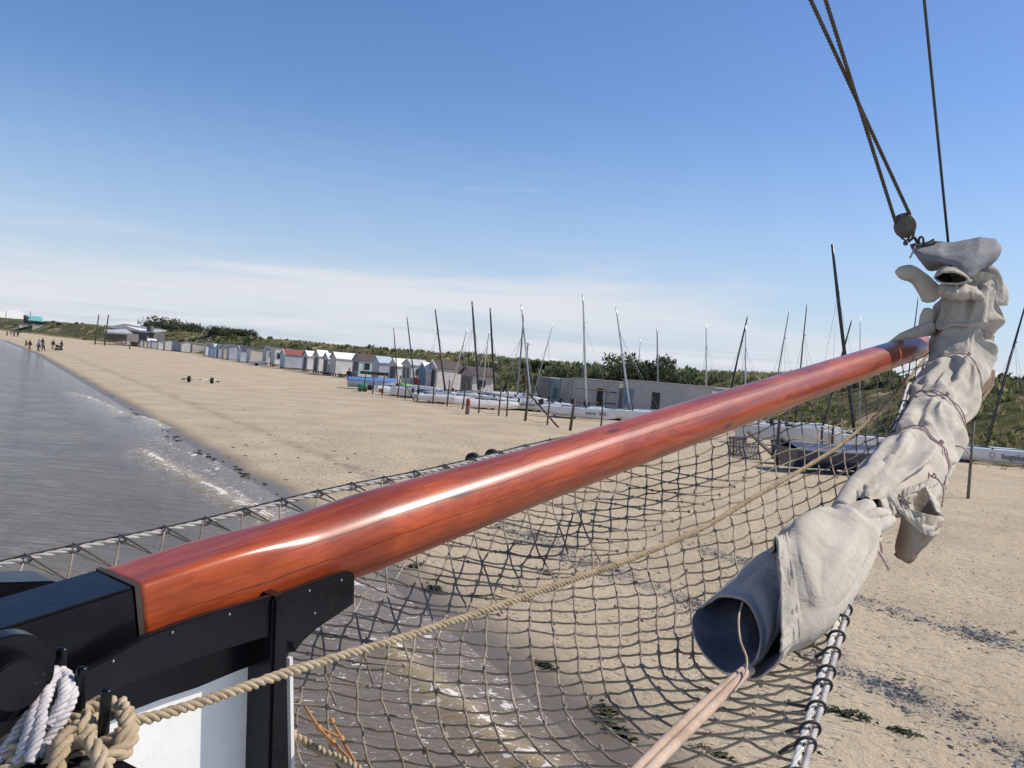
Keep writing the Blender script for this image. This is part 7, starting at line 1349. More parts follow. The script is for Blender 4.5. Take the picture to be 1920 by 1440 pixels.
for P, lab in (([(1706, 403, 6.98), (1609, 190, 6.25), (1520, 0, 5.75)], 'dark laid rope crossing to the right edge of the wooden block'), ([(1679, 416, 6.98), (1606, 190, 6.2), (1548, 0, 5.7)], 'dark laid rope coming down to the left edge of the wooden block')):
    q = [at(*p) for p in P]; q.append(q[-1] + (q[-1] - q[0]) * .9)
    P0 = q[0] + (q[3] - q[0]) * np.linspace(0, 1, 60)[:, None]
    o = ob('block_fall', rope_mesh(P0, .0155, .085, 3, 6, 8, 'block_fall'), fall_m); tag(o, lab, 'rope')
q0 = at(1778, 456, 7.05); q1 = at(1733, 0, 5.9)
b = MB(); b.tube([q0, q1, q1 + (q1 - q0) * .9], .0105, 8); o = b.build('wire_stay', paint((.05, .05, .055), .5, .3)); tag(o, 'thin straight dark wire rising from the furled sail head', 'stay')
# ------------------------------------------------------------------ dune vegetation
def tufts(name, n, test, hgt, tones, yr, blades=7, seed=1, spread=.45, width=.055):
    R = np.random.default_rng(seed)
    Y = yr[0] * (yr[1] / yr[0]) ** R.random(n * 5); X = Y * R.uniform(-.72, .85, n * 5)
    q = dune_q(X, Y); w_ = test(X, Y, q); k = R.random(n * 5) < w_
    X, Y = X[k][:n], Y[k][:n]; Z = land_z(X, Y); m = len(X)
    H_ = hgt(X, Y) * R.uniform(.6, 1.35, m)
    tone = np.array(tones)[R.integers(0, len(tones), m)] * R.uniform(.75, 1.25, (m, 1)) * 1.6
    B = blades
    a = R.uniform(0, 2 * PI, (m, B)); lean = R.uniform(.15, .75, (m, B)); hh = H_[:, None] * R.uniform(.6, 1.1, (m, B))
    ox = X[:, None] + H_[:, None] * spread * R.normal(0, .6, (m, B)); oy = Y[:, None] + H_[:, None] * spread * R.normal(0, .6, (m, B)); oz = np.repeat(Z[:, None], B, 1) - .06
    wd = width * H_[:, None] * R.uniform(.7, 1.6, (m, B)) * (1 + Y[:, None] / 140.)
    ca, sa = np.cos(a), np.sin(a)
    px_, py_ = -sa * wd, ca * wd
    mid = np.stack([ox + ca * lean * hh * .35, oy + sa * lean * hh * .35, oz + hh * .62], -1)
    tip = np.stack([ox + ca * lean * hh * .95 + .12 * hh, oy + sa * lean * hh * .95, oz + hh * (1 - .3 * lean)], -1)
    bl = np.stack([ox - px_, oy - py_, oz], -1); br = np.stack([ox + px_, oy + py_, oz], -1)
    o2 = np.stack([px_ * .75, py_ * .75, 0 * px_], -1)
    V = np.stack([bl, br, mid + o2, mid - o2, tip], 2).reshape(-1, 3)
    b = np.arange(m * B)[:, None] * 5
    T1 = np.concatenate([b + [[0, 1, 2]], b + [[0, 2, 3]], b + [[3, 2, 4]]]).reshape(-1, 3)
    me = np_mesh(name, V, T1); C = np.repeat(np.concatenate([np.clip(tone, 0, 1), np.ones((m, 1))], 1), B * 5, 0)
    attr(me, 'tone', C, 'FLOAT_COLOR'); return me
t = NT('leafage'); t.P(Base_Color=t.attr('tone', 'Color'), Roughness=.7); tl_ = t.n('ShaderNodeBsdfTranslucent'); t.l(t.attr('tone', 'Color'), tl_.inputs[0]); mx_ = t.n('ShaderNodeMixShader'); mx_.inputs[0].default_value = .38; t.l(t.b.outputs[0], mx_.inputs[1]); t.l(tl_.outputs[0], mx_.inputs[2]); t.l(mx_.outputs[0], t.o.inputs[0]); t.b.inputs['Specular IOR Level'].default_value = .2
t.b.inputs['Subsurface Weight'].default_value = 0
leaf_m = t.m
GR = [(.14, .14, .058), (.20, .185, .085), (.105, .115, .045), (.27, .235, .125), (.085, .105, .045), (.17, .16, .075)]
def t_grass(X, Y, q):
    n_ = fbm(X / 6., Y / 6., 3.3, 3)
    return np.clip(.55 + 1.3 * n_, .04, 1) * np.clip((q - .6) / 3, 0, 1) * (q < 34)
o = ob('marram_grass', tufts('marram_grass', 19000, t_grass, lambda X, Y: .55 + .25 * fbm(X / 8, Y / 8, 1., 2), GR, (40, 330), 8, 3), leaf_m); tag(o, kind='stuff')
DK = [(.065, .095, .042), (.09, .115, .05), (.055, .078, .036), (.11, .115, .06), (.12, .10, .065)]
def t_scrub(X, Y, q):
    n_ = fbm(X / 9. + 40, Y / 9., 7.7, 3); b_ = np.exp(-((q - 13) / 8) ** 2)
    return np.clip((n_ + .02) * 4, 0, 1) * b_
o = ob('dune_scrub', tufts('dune_scrub', 3600, t_scrub, lambda X, Y: 1.0 + .4 * fbm(X / 5, Y / 5, 4., 2), DK, (48, 420), 10, 5, .55, .10), leaf_m); tag(o, kind='stuff')
o = ob('foredune_grass', tufts('foredune_grass', 900, lambda X, Y, q: (np.abs(q + .3) < 1.6) * np.clip(.2 + fbm(X / 2, Y / 2, 1.), 0, 1) * (Y < 75), lambda X, Y: .30 + 0 * X, [(.10, .13, .04), (.14, .15, .06), (.08, .10, .03)], (40, 80), 5, 9), leaf_m); tag(o, kind='stuff')
bark = paint((.07, .055, .04), .9)
def bush(px, py, Y, wd, ht, tones, seed, label, group=None, name='bush', n=1500, top=None):
    """shrub with a short trunk, limbs and a crown of leaf-sized faces"""
    R = np.random.default_rng(seed)
    X = (px - 960 + .085 * (py - 700)) / 1660 * Y; z = gz(X, Y) - .1
    if top is not None: ht = max(1., at(px, top, Y)[2] - z)
    r_ = empty(name, (X, Y, z), 0, label, 'bush', group); bpy.context.view_layer.update()
    b = MB(); b.tube([(X, Y, z), (X + .1, Y, z + ht * .3), (X, Y, z + ht * .5)], [.12, .09, .05], 6)
    for k in range(5):
        a = k * 1.3; b.tube([(X, Y, z + ht * .25), (X + wd * .25 * math.cos(a), Y + wd * .25 * math.sin(a), z + ht * .55), (X + wd * .38 * math.cos(a), Y + wd * .38 * math.sin(a), z + ht * .75)], [.06, .04, .02], 5)
    wchild(b.build('trunk', bark, r_), r_)
    cl = [(R.normal(0, .30) * wd, R.normal(0, .25) * wd, ht * R.uniform(.35, .85)) for _ in range(int(12 + wd * 2))]
    V, C = [], []
    for k in range(n):
        c_ = cl[R.integers(len(cl))]; d = R.normal(0, 1, 3); d /= np.linalg.norm(d); rr = wd * .16 * R.uniform(.5, 1.25)
        p = np.array([X, Y, z]) + c_ + d * rr * np.array([1, 1, .9]); p[2] = max(p[2], z + .1)
        s_ = .085 * R.uniform(.6, 1.5) * (1 + Y / 110); a, bb = R.normal(0, 1, 3), R.normal(0, 1, 3)
        a[2] = abs(a[2]) * 1.3; a /= np.linalg.norm(a); bb = np.cross(a, bb); bb /= np.linalg.norm(bb)
        V += [p - bb * s_ * .6, p + bb * s_ * .6, p + a * s_ * 2.0]
        tn = np.array(tones[R.integers(len(tones))]) * R.uniform(.7, 1.3); C += [(*tn, 1)] * 3
    me = np_mesh('crown', V, np.arange(len(V)).reshape(-1, 3)); attr(me, 'tone', np.clip(C, 0, 1), 'FLOAT_COLOR')
    wchild(ob('crown', me, leaf_m, r_), r_)
    return r_
bush(1190, 720, 86, 5.4, 3.3, DK, 21, 'big dark green bush behind the beige cabin with blue window, tallest on the dune', n=5200, top=663)
bush(1130, 722, 88, 3.6, 2.1, DK, 22, 'low dark bush left of the biggest bush on the dune', n=2200, top=690)
bush(1085, 726, 90, 4.2, 1.9, DK, 23, 'dark bush on the dune above the grey container row', n=2200, top=692)
bush(1245, 728, 84, 3.6, 1.7, DK, 24, 'low bush trailing right of the biggest bush on the dune', n=1800, top=688)
bush(1005, 700, 112, 2.6, 1.7, [(.045, .075, .028), (.06, .085, .03)], 25, 'small bright green bush on the dune crest beside the crossing silver masts', n=900, top=678)
bush(905, 700, 118, 4.0, 1.3, DK, 27, 'dark scrub bush on the dune behind the two tallest black masts', n=1000)
bush(700, 686, 140, 4.5, 1.6, DK, 28, 'dark scrub bush on the dune above the teal hut', n=900)
for k, (px, Y, wd, ht, lab) in enumerate(((318, 300, 13, 2.9, 'dark pine clump on the far dune hump, right of the white roofed pavilion'), (350, 280, 10, 2.0, 'dark pine clump sloping down right of the far dune hump'), (412, 250, 9, 1.5, 'dark scrub ridge clump above the lavender hut row'), (450, 235, 7, 1.3, 'dark scrub clump above the beige hut with the trailer'), (300, 310, 9, 2.0, 'dark pine clump at the left foot of the far dune hump'))):
    bush(px, 640, Y, wd, ht, [(.07, .092, .048), (.085, .105, .05), (.10, .112, .06)], 40 + k, lab, 'dark clumps on the far dunes', n=2000)

# ------------------------------------------------------------------ beach huts
GL = paint((.03, .04, .05), .15, 0, .2, 2.)
def mcol(c_, r=.6, **k): return paint(c_, r, 0, k.get('var', .10), 1.2, dirt=k.get('dirt', .25))
SH = np.array([-.54, .842, 0.]); INL = np.array([.842, .54, 0.])       # along the shore, inland
def hut(px, py, W_, L_, h, rh, wall, roof, front=None, label='', door=None, win=None, dwin=None, barge=None, kind='gable', base=.28, fdir=None, group='beach huts along the dune foot', roofover=.12, cat='beach hut', dune=False):
    """corner nearest the camera at pixel (px,py); front runs up the beach line, side runs inland"""
    P = np.array(ground(px, py, dune=dune))
    d1 = SH if fdir is None else np.array(fdir[0]); d2 = INL if fdir is None else np.array(fdir[1])
    z0 = P[2] + base; U3 = np.array([0, 0, 1.])
    r_ = empty('beach_hut', (P[0], P[1], P[2]), 0, label, cat, group); bpy.context.view_layer.update()
    def pt(a, b_, z): return np.array([P[0], P[1], z0]) + d1 * a + d2 * b_ + U3 * z
    front = front or wall
    b = MB()
    if kind == 'gable':     # gable faces the sea, ridge runs inland
        A = [pt(0, 0, 0), pt(W_, 0, 0), pt(W_, 0, h), pt(W_ / 2, 0, h + rh), pt(0, 0, h)]
    elif kind == 'side':    # ridge along the shore: gable on the side we see
        A = None
    else:
        A = [pt(0, 0, 0), pt(W_, 0, 0), pt(W_, 0, h), pt(0, 0, h)]
    if kind == 'side':
        Bq = [pt(0, 0, 0), pt(0, L_, 0), pt(0, L_, h), pt(0, L_ / 2, h + rh), pt(0, 0, h)]
        b.prism(Bq, [q + d1 * W_ for q in Bq])
    else: b.prism(A, [q + d2 * L_ for q in A])
    wchild(b.build('wall', mcol(wall), r_), r_)
    # front boarding a hair proud of the wall
    b = MB(); e = .02
    if kind == 'gable': F_ = [pt(.03, -e, .03), pt(W_ - .03, -e, .03), pt(W_ - .03, -e, h - .02), pt(W_ / 2, -e, h + rh - .08), pt(.03, -e, h - .02)]
    else: F_ = [pt(.03, -e, .03), pt(W_ - .03, -e, .03), pt(W_ - .03, -e, h - .03), pt(.03, -e, h - .03)]
    b.prism(F_, [q + d2 * .018 for q in F_]); wchild(b.build('front', mcol(front), r_), r_)
    o_ = roofover; th = .07
    rf = MB()
    if kind == 'gable':
        for s_ in (0, 1):
            x0 = -o_ if s_ == 0 else W_ + o_; zl = h - o_ * rh / (W_ / 2)
            A = [pt(x0, -o_, zl + .01), pt(W_ / 2, -o_, h + rh + .01), pt(W_ / 2, -o_, h + rh + .01 + th), pt(x0, -o_, zl + th)]
            rf.prism(A, [q + d2 * (L_ + 2 * o_) for q in A])
    elif kind == 'side':
        for s_ in (0, 1):
            y0 = -o_ if s_ == 0 else L_ + o_; zl = h - o_ * rh / (L_ / 2)
            A = [pt(-o_, y0, zl + .01), pt(-o_, L_ / 2, h + rh + .01), pt(-o_, L_ / 2, h + rh + .01 + th), pt(-o_, y0, zl + th)]
            rf.prism(A, [q + d1 * (W_ + 2 * o_) for q in A])
    else:
        A = [pt(-o_, -o_, h + .01), pt(W_ + o_, -o_, h + .01), pt(W_ + o_, -o_, h + .12), pt(-o_, -o_, h + .12)]
        B = [pt(-o_, L_ + o_, h - rh + .01), pt(W_ + o_, L_ + o_, h - rh + .01), pt(W_ + o_, L_ + o_, h - rh + .12), pt(-o_, L_ + o_, h - rh + .12)]
        rf.prism(A, B)
    ro = wchild(rf.build('roof', mcol(roof, .55), r_), r_)
    if barge:
        b = MB()
        if kind == 'gable':
            for s_ in (0, 1):
                x0 = -o_ - .02 if s_ == 0 else W_ + o_ + .02; zl = h - o_ * rh / (W_ / 2)
                A = [pt(x0, -o_ - .05, zl - .08), pt(W_ / 2, -o_ - .05, h + rh - .06), pt(W_ / 2, -o_ - .05, h + rh + .12), pt(x0, -o_ - .05, zl + .10)]
                b.prism(A, [q + d2 * .045 for q in A])
        else:
            for s_ in (0, 1):
                y0 = -o_ - .02 if s_ == 0 else L_ + o_ + .02; zl = h - o_ * rh / (L_ / 2)
                A = [pt(-o_ - .05, y0, zl - .08), pt(-o_ - .05, L_ / 2, h + rh - .06), pt(-o_ - .05, L_ / 2, h + rh + .14), pt(-o_ - .05, y0, zl + .12)]
                b.prism(A, [q + d1 * .045 for q in A])
        wchild(b.build('bargeboard', mcol(barge), ro), ro)
    b = MB()
    nb = 3
    for i in range(nb):
        for j in range(max(2, int(L_))):
            b.box(pt(.12 + (W_ - .24) * i / (nb - 1), .12 + (L_ - .24) * j / max(1, int(L_) - 1) if L_ > 2 else .12 + (L_ - .24) * j, -base / 2 - .06), (.16, .16, base + .16))
    A = [pt(.02, .02, -.12), pt(W_ - .02, .02, -.12), pt(W_ - .02, L_ - .02, -.12), pt(.02, L_ - .02, -.12)]
    b.prism(A, [q + U3 * .117 for q in A]); wchild(b.build('footing', paint((.05, .04, .032), .9), r_), r_)
    if door:
        a0, a1, hh, col_ = door; b = MB()
        A = [pt(a0, -.045, .05), pt(a1, -.045, .05), pt(a1, -.045, hh), pt(a0, -.045, hh)]; b.prism(A, [q + d2 * .022 for q in A])
        dd = wchild(b.build('door', mcol(col_), r_), r_)
        b = MB(); b.ball(pt(a0 + .1, -.06, hh * .5), .03, 6, 4); wchild(b.build('handle', iron, dd), dd)
    for ww_, side in ((win, 0), (dwin, 1)):
        for q_ in (ww_ or []):
            c0, c1, z0_, z1_, fc = q_; b = MB(); b2 = MB()
            def p2(u, z, off): return pt(u, -off, z) if side else pt(-off, u, z)
            nrm = d2 if side else d1
            A = [p2(c0, z0_, .03), p2(c1, z0_, .03), p2(c1, z1_, .03), p2(c0, z1_, .03)]; b2.prism(A, [q + nrm * .025 for q in A])
            for (u0, u1, v0, v1) in ((c0 - .06, c0, z0_ - .06, z1_ + .06), (c1, c1 + .06, z0_ - .06, z1_ + .06), (c0, c1, z0_ - .06, z0_), (c0, c1, z1_, z1_ + .06)):
                A = [p2(u0, v0, .05), p2(u1, v0, .05), p2(u1, v1, .05), p2(u0, v1, .05)]; b.prism(A, [q + nrm * .05 for q in A])
            fr = wchild(b.build('window', mcol(fc), r_), r_); wchild(b2.build('pane', GL, fr), fr)
    return r_
WH = (.66, .65, .62); LG = (.46, .47, .48); BE = (.50, .47, .40); GB = (.34, .39, .46); LB = (.40, .48, .56); BL = (.16, .29, .52); LV = (.40, .40, .46); TE = (.42, .56, .54); BR = (.075, .05, .042); DG = (.10, .105, .11); RD = (.26, .075, .06); WR = (.78, .78, .77); DD = (.055, .06, .07)
def by(x): return float(np.interp(x, [195, 200, 260, 309, 360, 400, 460, 489, 530, 571, 620, 668, 710, 760, 806, 858, 922], [640.5, 641, 650, 657, 662, 670, 680.5, 683.5, 692, 697, 705, 711, 718, 728, 733.5, 738, 746]))
far = [(203, 1.8, 2.0, 2.0, .4, GB, DG, 'gable', 'grey blue hut first in the far row beside the white roofed pavilion'), (211, 2., 2.2, 1.9, .4, LG, LG, 'flat', 'pale grey flat roofed hut second in the far row'), (219.5, 1.8, 1.8, 2.1, .5, BL, LB, 'gable', 'small bright blue hut in the far row near the pavilion'),
 (229, 2., 2.2, 2., .45, LG, DG, 'flat', 'light grey hut between the small blue hut and white huts in the far row'), (238, 2., 2.2, 1.9, .5, WH, WR, 'gable', 'white hut with white roof standing behind the thin brown post'), (247, 1.8, 3.4, 2.1, .4, WH, LB, 'side', 'long white hut with pale blue roof right of the thin brown post'),
 (263, 1.6, 2.0, 1.9, .4, LG, DG, 'flat', 'narrow grey hut right of the long white hut with pale blue roof'), (270, 1.6, 1.8, 1.9, .4, BE, BR, 'flat', 'narrow beige hut in the tight cluster of the far row'), (277, 1.6, 1.8, 1.9, .5, LG, WR, 'gable', 'narrow grey hut with white gable in the far row'),
 (284, 1.8, 2.6, 2.0, .4, LV, DG, 'flat', 'lavender blue hut in the far row left of the one with the dark front'), (297, 1.8, 1.6, 2.1, .4, WH, DG, 'flat', 'small white hut tucked left of the grey fronted hut'), (309, 2.2, 2.4, 2.3, .3, WH, BR, 'side', 'white hut with brown roof edge and shaded grey front'),
 (324, 1.8, 1.8, 2.1, .4, LG, DG, 'flat', 'pale grey narrow hut beside the white hut with brown roof edge'), (331, 1.8, 1.5, 2.0, .4, GB, DG, 'flat', 'blue grey narrow hut left of the pink roofed hut'), (340, 1.9, 3.0, 2.1, .45, WH, (.42, .22, .20), 'side', 'white hut with faded pink roof'), (360, 2.0, 3.3, 2.4, .3, BE, LG, 'flat', 'tall pale beige box hut right of the pink roofed hut'),
 (385, 2.0, 1.6, 2.2, .6, WH, DG, 'gable', 'white gabled hut first after the gap in the hut row'), (394, 1.8, 1.4, 2.1, .5, BL, DG, 'gable', 'dark blue hut in the middle row'), (402, 1.9, 1.6, 2.1, .6, (.25, .42, .62), LB, 'gable', 'light blue gabled hut right of the dark blue hut'), (409, 1.8, 2.2, 2.2, .5, LV, DG, 'gable', 'lavender grey hut with a white board leaning at its foot'),
 (419, 1.8, 2.4, 2.3, .5, BE, DG, 'gable', 'beige hut with dark roof left of the long lavender hut'), (429, 2.0, 4.2, 2.4, .5, LV, DG, 'side', 'long plain lavender grey hut with dark roof'), (450, 2.2, 2.3, 2.1, .7, (.44, .50, .60), DD, 'gable', 'pale blue hut with dark roof striped white')]
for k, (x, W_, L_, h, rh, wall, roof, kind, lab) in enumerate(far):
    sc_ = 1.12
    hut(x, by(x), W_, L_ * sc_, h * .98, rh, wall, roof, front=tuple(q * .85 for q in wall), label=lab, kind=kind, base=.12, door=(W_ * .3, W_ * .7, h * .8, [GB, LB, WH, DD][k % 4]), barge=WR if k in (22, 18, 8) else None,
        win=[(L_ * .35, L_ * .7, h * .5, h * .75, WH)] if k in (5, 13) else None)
hut(468, by(468), 2.4, 3.3, 2.5, .3, BE, DG, front=LG, label='tall beige hut with a jet ski trailer parked against its side', kind='flat', base=.1, door=(.6, 1.6, 2.0, LG))
hut(498, by(498), 2.2, 2.3, 2.3, .5, LG, DG, front=GB, label='grey hut raised on dark footings at the left end of the nearer row', kind='gable', base=.5, door=(.6, 1.5, 1.9, GB), win=[(.5, .9, 1.0, 1.9, WH), (1.4, 1.9, 1.0, 1.9, WH)])
hut(514, by(514), 2.4, 2.6, 2.7, .2, WH, DG, front=LG, label='white flat topped hut left of the red roofed hut', kind='flat', base=.5, win=[(.3, 2.3, .9, 1.9, WH)])
hut(533, by(533), 2.4, 5.0, 2.0, .75, (.37, .42, .47), RD, front=LB, label='long blue grey hut with the red tiled roof', kind='gable', base=.3, barge=WR, door=(.7, 1.6, 1.8, GB))
hut(575, by(575), 2.2, 2.3, 2.0, .7, WH, WR, front=LG, label='white hut with one square window, leftmost of the white gabled huts', kind='gable', base=.4, win=[(1.1, 1.8, 1.1, 1.7, DD)], door=(.5, 1.6, 1.8, DD), barge=DG)
hut(596, by(596), 2.2, 1.5, 2.15, .8, WH, WR, front=LG, label='white gabled hut with tall dark door, second from left', kind='gable', base=.4, door=(.45, 1.7, 1.9, DD), barge=DG)
hut(613.5, by(613.5), 1.9, 1.0, 1.9, .7, WH, WR, front=LG, label='narrow white gabled hut with dark double door, third from left', kind='gable', base=.4, door=(.35, 1.5, 1.75, DD), barge=DG)
hut(628, by(628), 2.2, 4.2, 2.1, .75, WH, WR, front=LG, label='long white hut with white roof, behind the person in black', kind='gable', base=.4, door=(.5, 1.6, 1.9, LG), barge=DG)
hut(671, by(671), 2.2, 3.5, 2.1, .8, TE, BR, front=(.25, .28, .33), label='pale teal hut with brown roof behind the blue boat', kind='gable', base=.4, door=(.4, 1.7, 1.9, DD), win=[(.7, 1.5, .9, 1.8, TE)])
hut(709, by(709), 2.2, 1.8, 2.2, .7, LV, LB, front=LV, label='lavender hut with wavy grey roof right of the teal hut', kind='gable', base=.3, door=(.5, 1.6, 1.9, LV))
hut(742, by(742), 2.2, 1.8, 2.0, .8, WH, WR, front=LG, label='white roofed hut with dark doorway behind the slanted posts', kind='gable', base=.35, door=(.4, 1.8, 1.9, DD))
hut(768, by(768) , 2.3, 2.1, 2.3, .55, (.52, .53, .53), LG, front=LG, label='grey roofed hut with a dark awning window and red figure in front', kind='gable', base=.35, win=[(.7, 1.8, 1.35, 1.8, DD)], dwin=[(.5, .9, .8, 1.9, DD), (1.4, 1.8, .8, 1.9, DD)])
hut(797, by(797), 2.0, 1.2, 1.9, .75, WH, WR, front=(.14, .22, .34), label='white roofed hut with the blue front', kind='gable', base=.35, door=(.4, 1.6, 1.8, (.10, .17, .28)))
hut(817, by(817), 2.2, 3.2, 2.2, .75, (.58, .56, .52), BR, front=LG, label='long beige hut with brown roof and white bargeboards', kind='gable', base=.35, door=(.4, 1.8, 2.0, DD), barge=WR)
hut(884, 747, 2.4, 2.5, 2.25, .65, (.58, .55, .52), BR, front=(.30, .27, .26), label='pale hut with dark brown roof and square black framed window, rightmost of the huts', kind='gable', base=.1, door=(.3, 2.2, 2.0, (.10, .085, .08)), win=[(.7, 1.35, 1.1, 1.65, DD)], roofover=.3)
# two lone sheds far left and the pavilion roofs beyond
hut(36, 617, 1.8, 3.0, 2.0, .2, WH, LG, front=LB, label='left one of two white sheds far up the beach', kind='flat', base=.1, group='sheds far up the beach', cat='shed', dune=True)
hut(61, 619, 2.2, 3.8, 2.2, .3, (.5, .48, .42), WR, front=WH, label='larger right one of two sheds far up the beach, flat white roof', kind='flat', base=.1, group='sheds far up the beach', cat='shed', dune=True)
def box_between(pL, pR, h, dep, name, m, par, z0=0., lift=0.):
    """upright box whose near face stands between two ground points"""
    A, B = np.array(pL), np.array(pR); e = B - A; e[2] = 0; L = np.linalg.norm(e); e /= L; nb = np.array([-e[1], e[0], 0.])
    zb = min(A[2], B[2]) + lift
    q = [np.array([*(A[:2]), zb]), np.array([*(B[:2]), zb]), np.array([*(B[:2]), zb]) + nb * dep, np.array([*(A[:2]), zb]) + nb * dep]
    b = MB(); b.prism(q, [p + np.array([0, 0, h]) for p in q]); return wchild(b.build(name, m, par), par), q[0], e, nb, L
# white roofed pavilion
P = at(205, 646, 240.); r_ = empty('pavilion', P, 0, 'beach pavilion with long white roof and dark eaves far up the beach', 'pavilion'); bpy.context.view_layer.update()
def fpt(px, py, d): return at(px, py, d)
d0 = 240.
b = MB(); A = [fpt(206, 612, d0 + 14), fpt(232, 606.5, d0 + 10), fpt(312, 619, d0 + 8), fpt(276, 620.5, d0 + 6)]
b.prism(A, [q - np.array([0, 0, .5]) for q in A]); wchild(b.build('roof', mcol(WR), r_), r_)
b = MB(); A = [fpt(207, 613.5, d0 + 13.8), fpt(276, 622, d0 + 6), fpt(276, 640, d0 + 6), fpt(207, 636, d0 + 13.8)]; b.prism(A, [q + np.array([2.5, 6, 0]) for q in A]); wchild(b.build('wall', mcol(DG), r_), r_)
b = MB(); A = [fpt(196, 618, d0), fpt(236, 617, d0 + 2), fpt(249, 625, d0 - 2), fpt(200, 622, d0 - 4)]; b.prism(A, [q - np.array([0, 0, .45]) for q in A]); wchild(b.build('porch_roof', mcol(LG), r_), r_)
b = MB(); A = [fpt(198, 622, d0), fpt(238, 625, d0), fpt(238, 640, d0), fpt(198, 637, d0)]; b.prism(A, [q + np.array([1.5, 4, 0]) for q in A]); wchild(b.build('wall', mcol((.14, .13, .125)), r_), r_)
b = MB(); A = [fpt(275, 611, d0 + 5), fpt(283, 611, d0 + 5), fpt(283, 621, d0 + 5), fpt(275, 621, d0 + 5)]; b.prism(A, [q + np.array([0, 2., 0]) for q in A]); wchild(b.build('chimney', mcol(DG), r_), r_)
# green roofed house on the far dune
r_ = empty('house', fpt(66, 606, 380), 0, 'house with pale green roof on the far left dune top', 'house'); bpy.context.view_layer.update()
b = MB(); A = [fpt(52, 591.5, 380), fpt(79, 594, 380), fpt(80, 603, 376), fpt(52, 600, 376)]; b.prism(A, [q + np.array([0, .6, -.5]) for q in A]); wchild(b.build('roof', mcol((.20, .50, .46)), r_), r_)
b = MB(); A = [fpt(44, 590.5, 379), fpt(52, 600, 376), fpt(88, 604.5, 376), fpt(88, 609, 376), fpt(44, 606, 379)]; b.prism(A, [q + np.array([0, 6, 0]) for q in A]); wchild(b.build('wall', mcol((.045, .05, .05)), r_), r_)

# ------------------------------------------------------------------ containers and cabins at the dune foot
def ribs(q0, e, nb, L, h, n, m, par, z0=.1):
    b = MB()
    for k in range(n):
        c_ = q0 + e * (L * (k + .5) / n) - nb * .012 + np.array([0, 0, h / 2])
        R_ = Matrix(((e[0], nb[0], 0), (e[1], nb[1], 0), (0, 0, 1)))
        b.box(c_, (L / n * .5, .024, h - .2), R_)
    return wchild(tag(b.build('rib', m, par), kind='stuff'), par)
def panel(q0, e, nb, u0, u1, z0, z1, name, m, par, off=.03, th=.03):
    A = [q0 + e * u + np.array([0, 0, z]) - nb * off for u, z in ((u0, z0), (u1, z0), (u1, z1), (u0, z1))]
    b = MB(); b.prism(A, [p + nb * th for p in A]); return wchild(b.build(name, m, par), par)
cont = paint((.36, .35, .335), .65, 0, .2, .9, dirt=.5); contL = paint((.44, .43, .41), .65, 0, .12, .8, dirt=.35); contD = paint((.27, .27, .265), .65, 0, .22, .9, dirt=.6)
tealm = paint((.20, .30, .32), .6, 0, .2, 1.)
specs = [(1005, 757.5, 1028, 760, 2.55, contD, 'dark streaked grey container at the left end of the container row', 5), (1028.5, 760, 1047, 762.5, 2.5, tealm, 'teal grey container with a small window between grey ones', 4), (1047.5, 762.5, 1069, 766, 2.6, cont, 'narrow light grey container between the teal one and the long one', 4), (1069.5, 766, 1157, 778, 2.75, contL, 'long pale grey container with a dark doorway behind the post frame', 10)]
for xl, yl, xr, yr, h, m, lab, nr_ in specs:
    r_ = empty('container', ground(xl, yl), 0, lab, 'container', 'containers at the dune foot'); bpy.context.view_layer.update()
    o, q0, e, nb, L = box_between(ground(xl, yl), ground(xr, yr), h, 2.5, 'wall', m, r_)
    ribs(q0, e, nb, L, h, nr_ * 2, m, r_)
    panel(q0, e, nb, -.05, L + .02, h, h + .1, 'roof_edge', cont, r_, .06, 2.6)
    if nr_ == 4 and m is tealm:
        f = panel(q0, e, nb, L * .35, L * .8, .7, 1.7, 'window', paint((.03, .09, .10), .5), r_, .05); 
    if nr_ == 10: panel(q0, e, nb, L * .56, L * .68, .1, 2.1, 'door', paint((.03, .022, .02), .8), r_, .05); panel(q0, e, nb, L * .69, L * .75, .1, 2.1, 'door', contL, r_, .06)
r_ = empty('cabin', ground(1165, 779), 0, 'beige cabin with a blue shuttered window and dark opening, partly behind the bowsprit', 'cabin'); bpy.context.view_layer.update()
cab = paint((.47, .45, .415), .7, 0, .06, .6, dirt=.15)
o, q0, e, nb, L = box_between(ground(1165, 779), ground(1330, 801), 3.0, 3.2, 'wall', cab, r_)
panel(q0, e, nb, -.1, L + .1, 3.0, 3.1, 'roof_edge', paint((.38, .37, .35), .7), r_, .08, 3.4)
blu = paint((.13, .20, .29), .4, 0, .2, 2.)
w_ = panel(q0, e, nb, .12, 1.25, .85, 2.45, 'window', paint((.40, .42, .44), .6), r_, .045)
for u in (.18, .70): p_ = panel(q0, e, nb, u, u + .46, .92, 2.35, 'shutter', blu, w_, .062, .02)
panel(q0, e, nb, 3.3, 4.15, .85, 2.25, 'window', paint((.022, .02, .02), .5), r_, .05)
panel(q0, e, nb, -.03, .06, .02, 2.98, 'corner_post', paint((.30, .29, .28), .7), r_, .055)
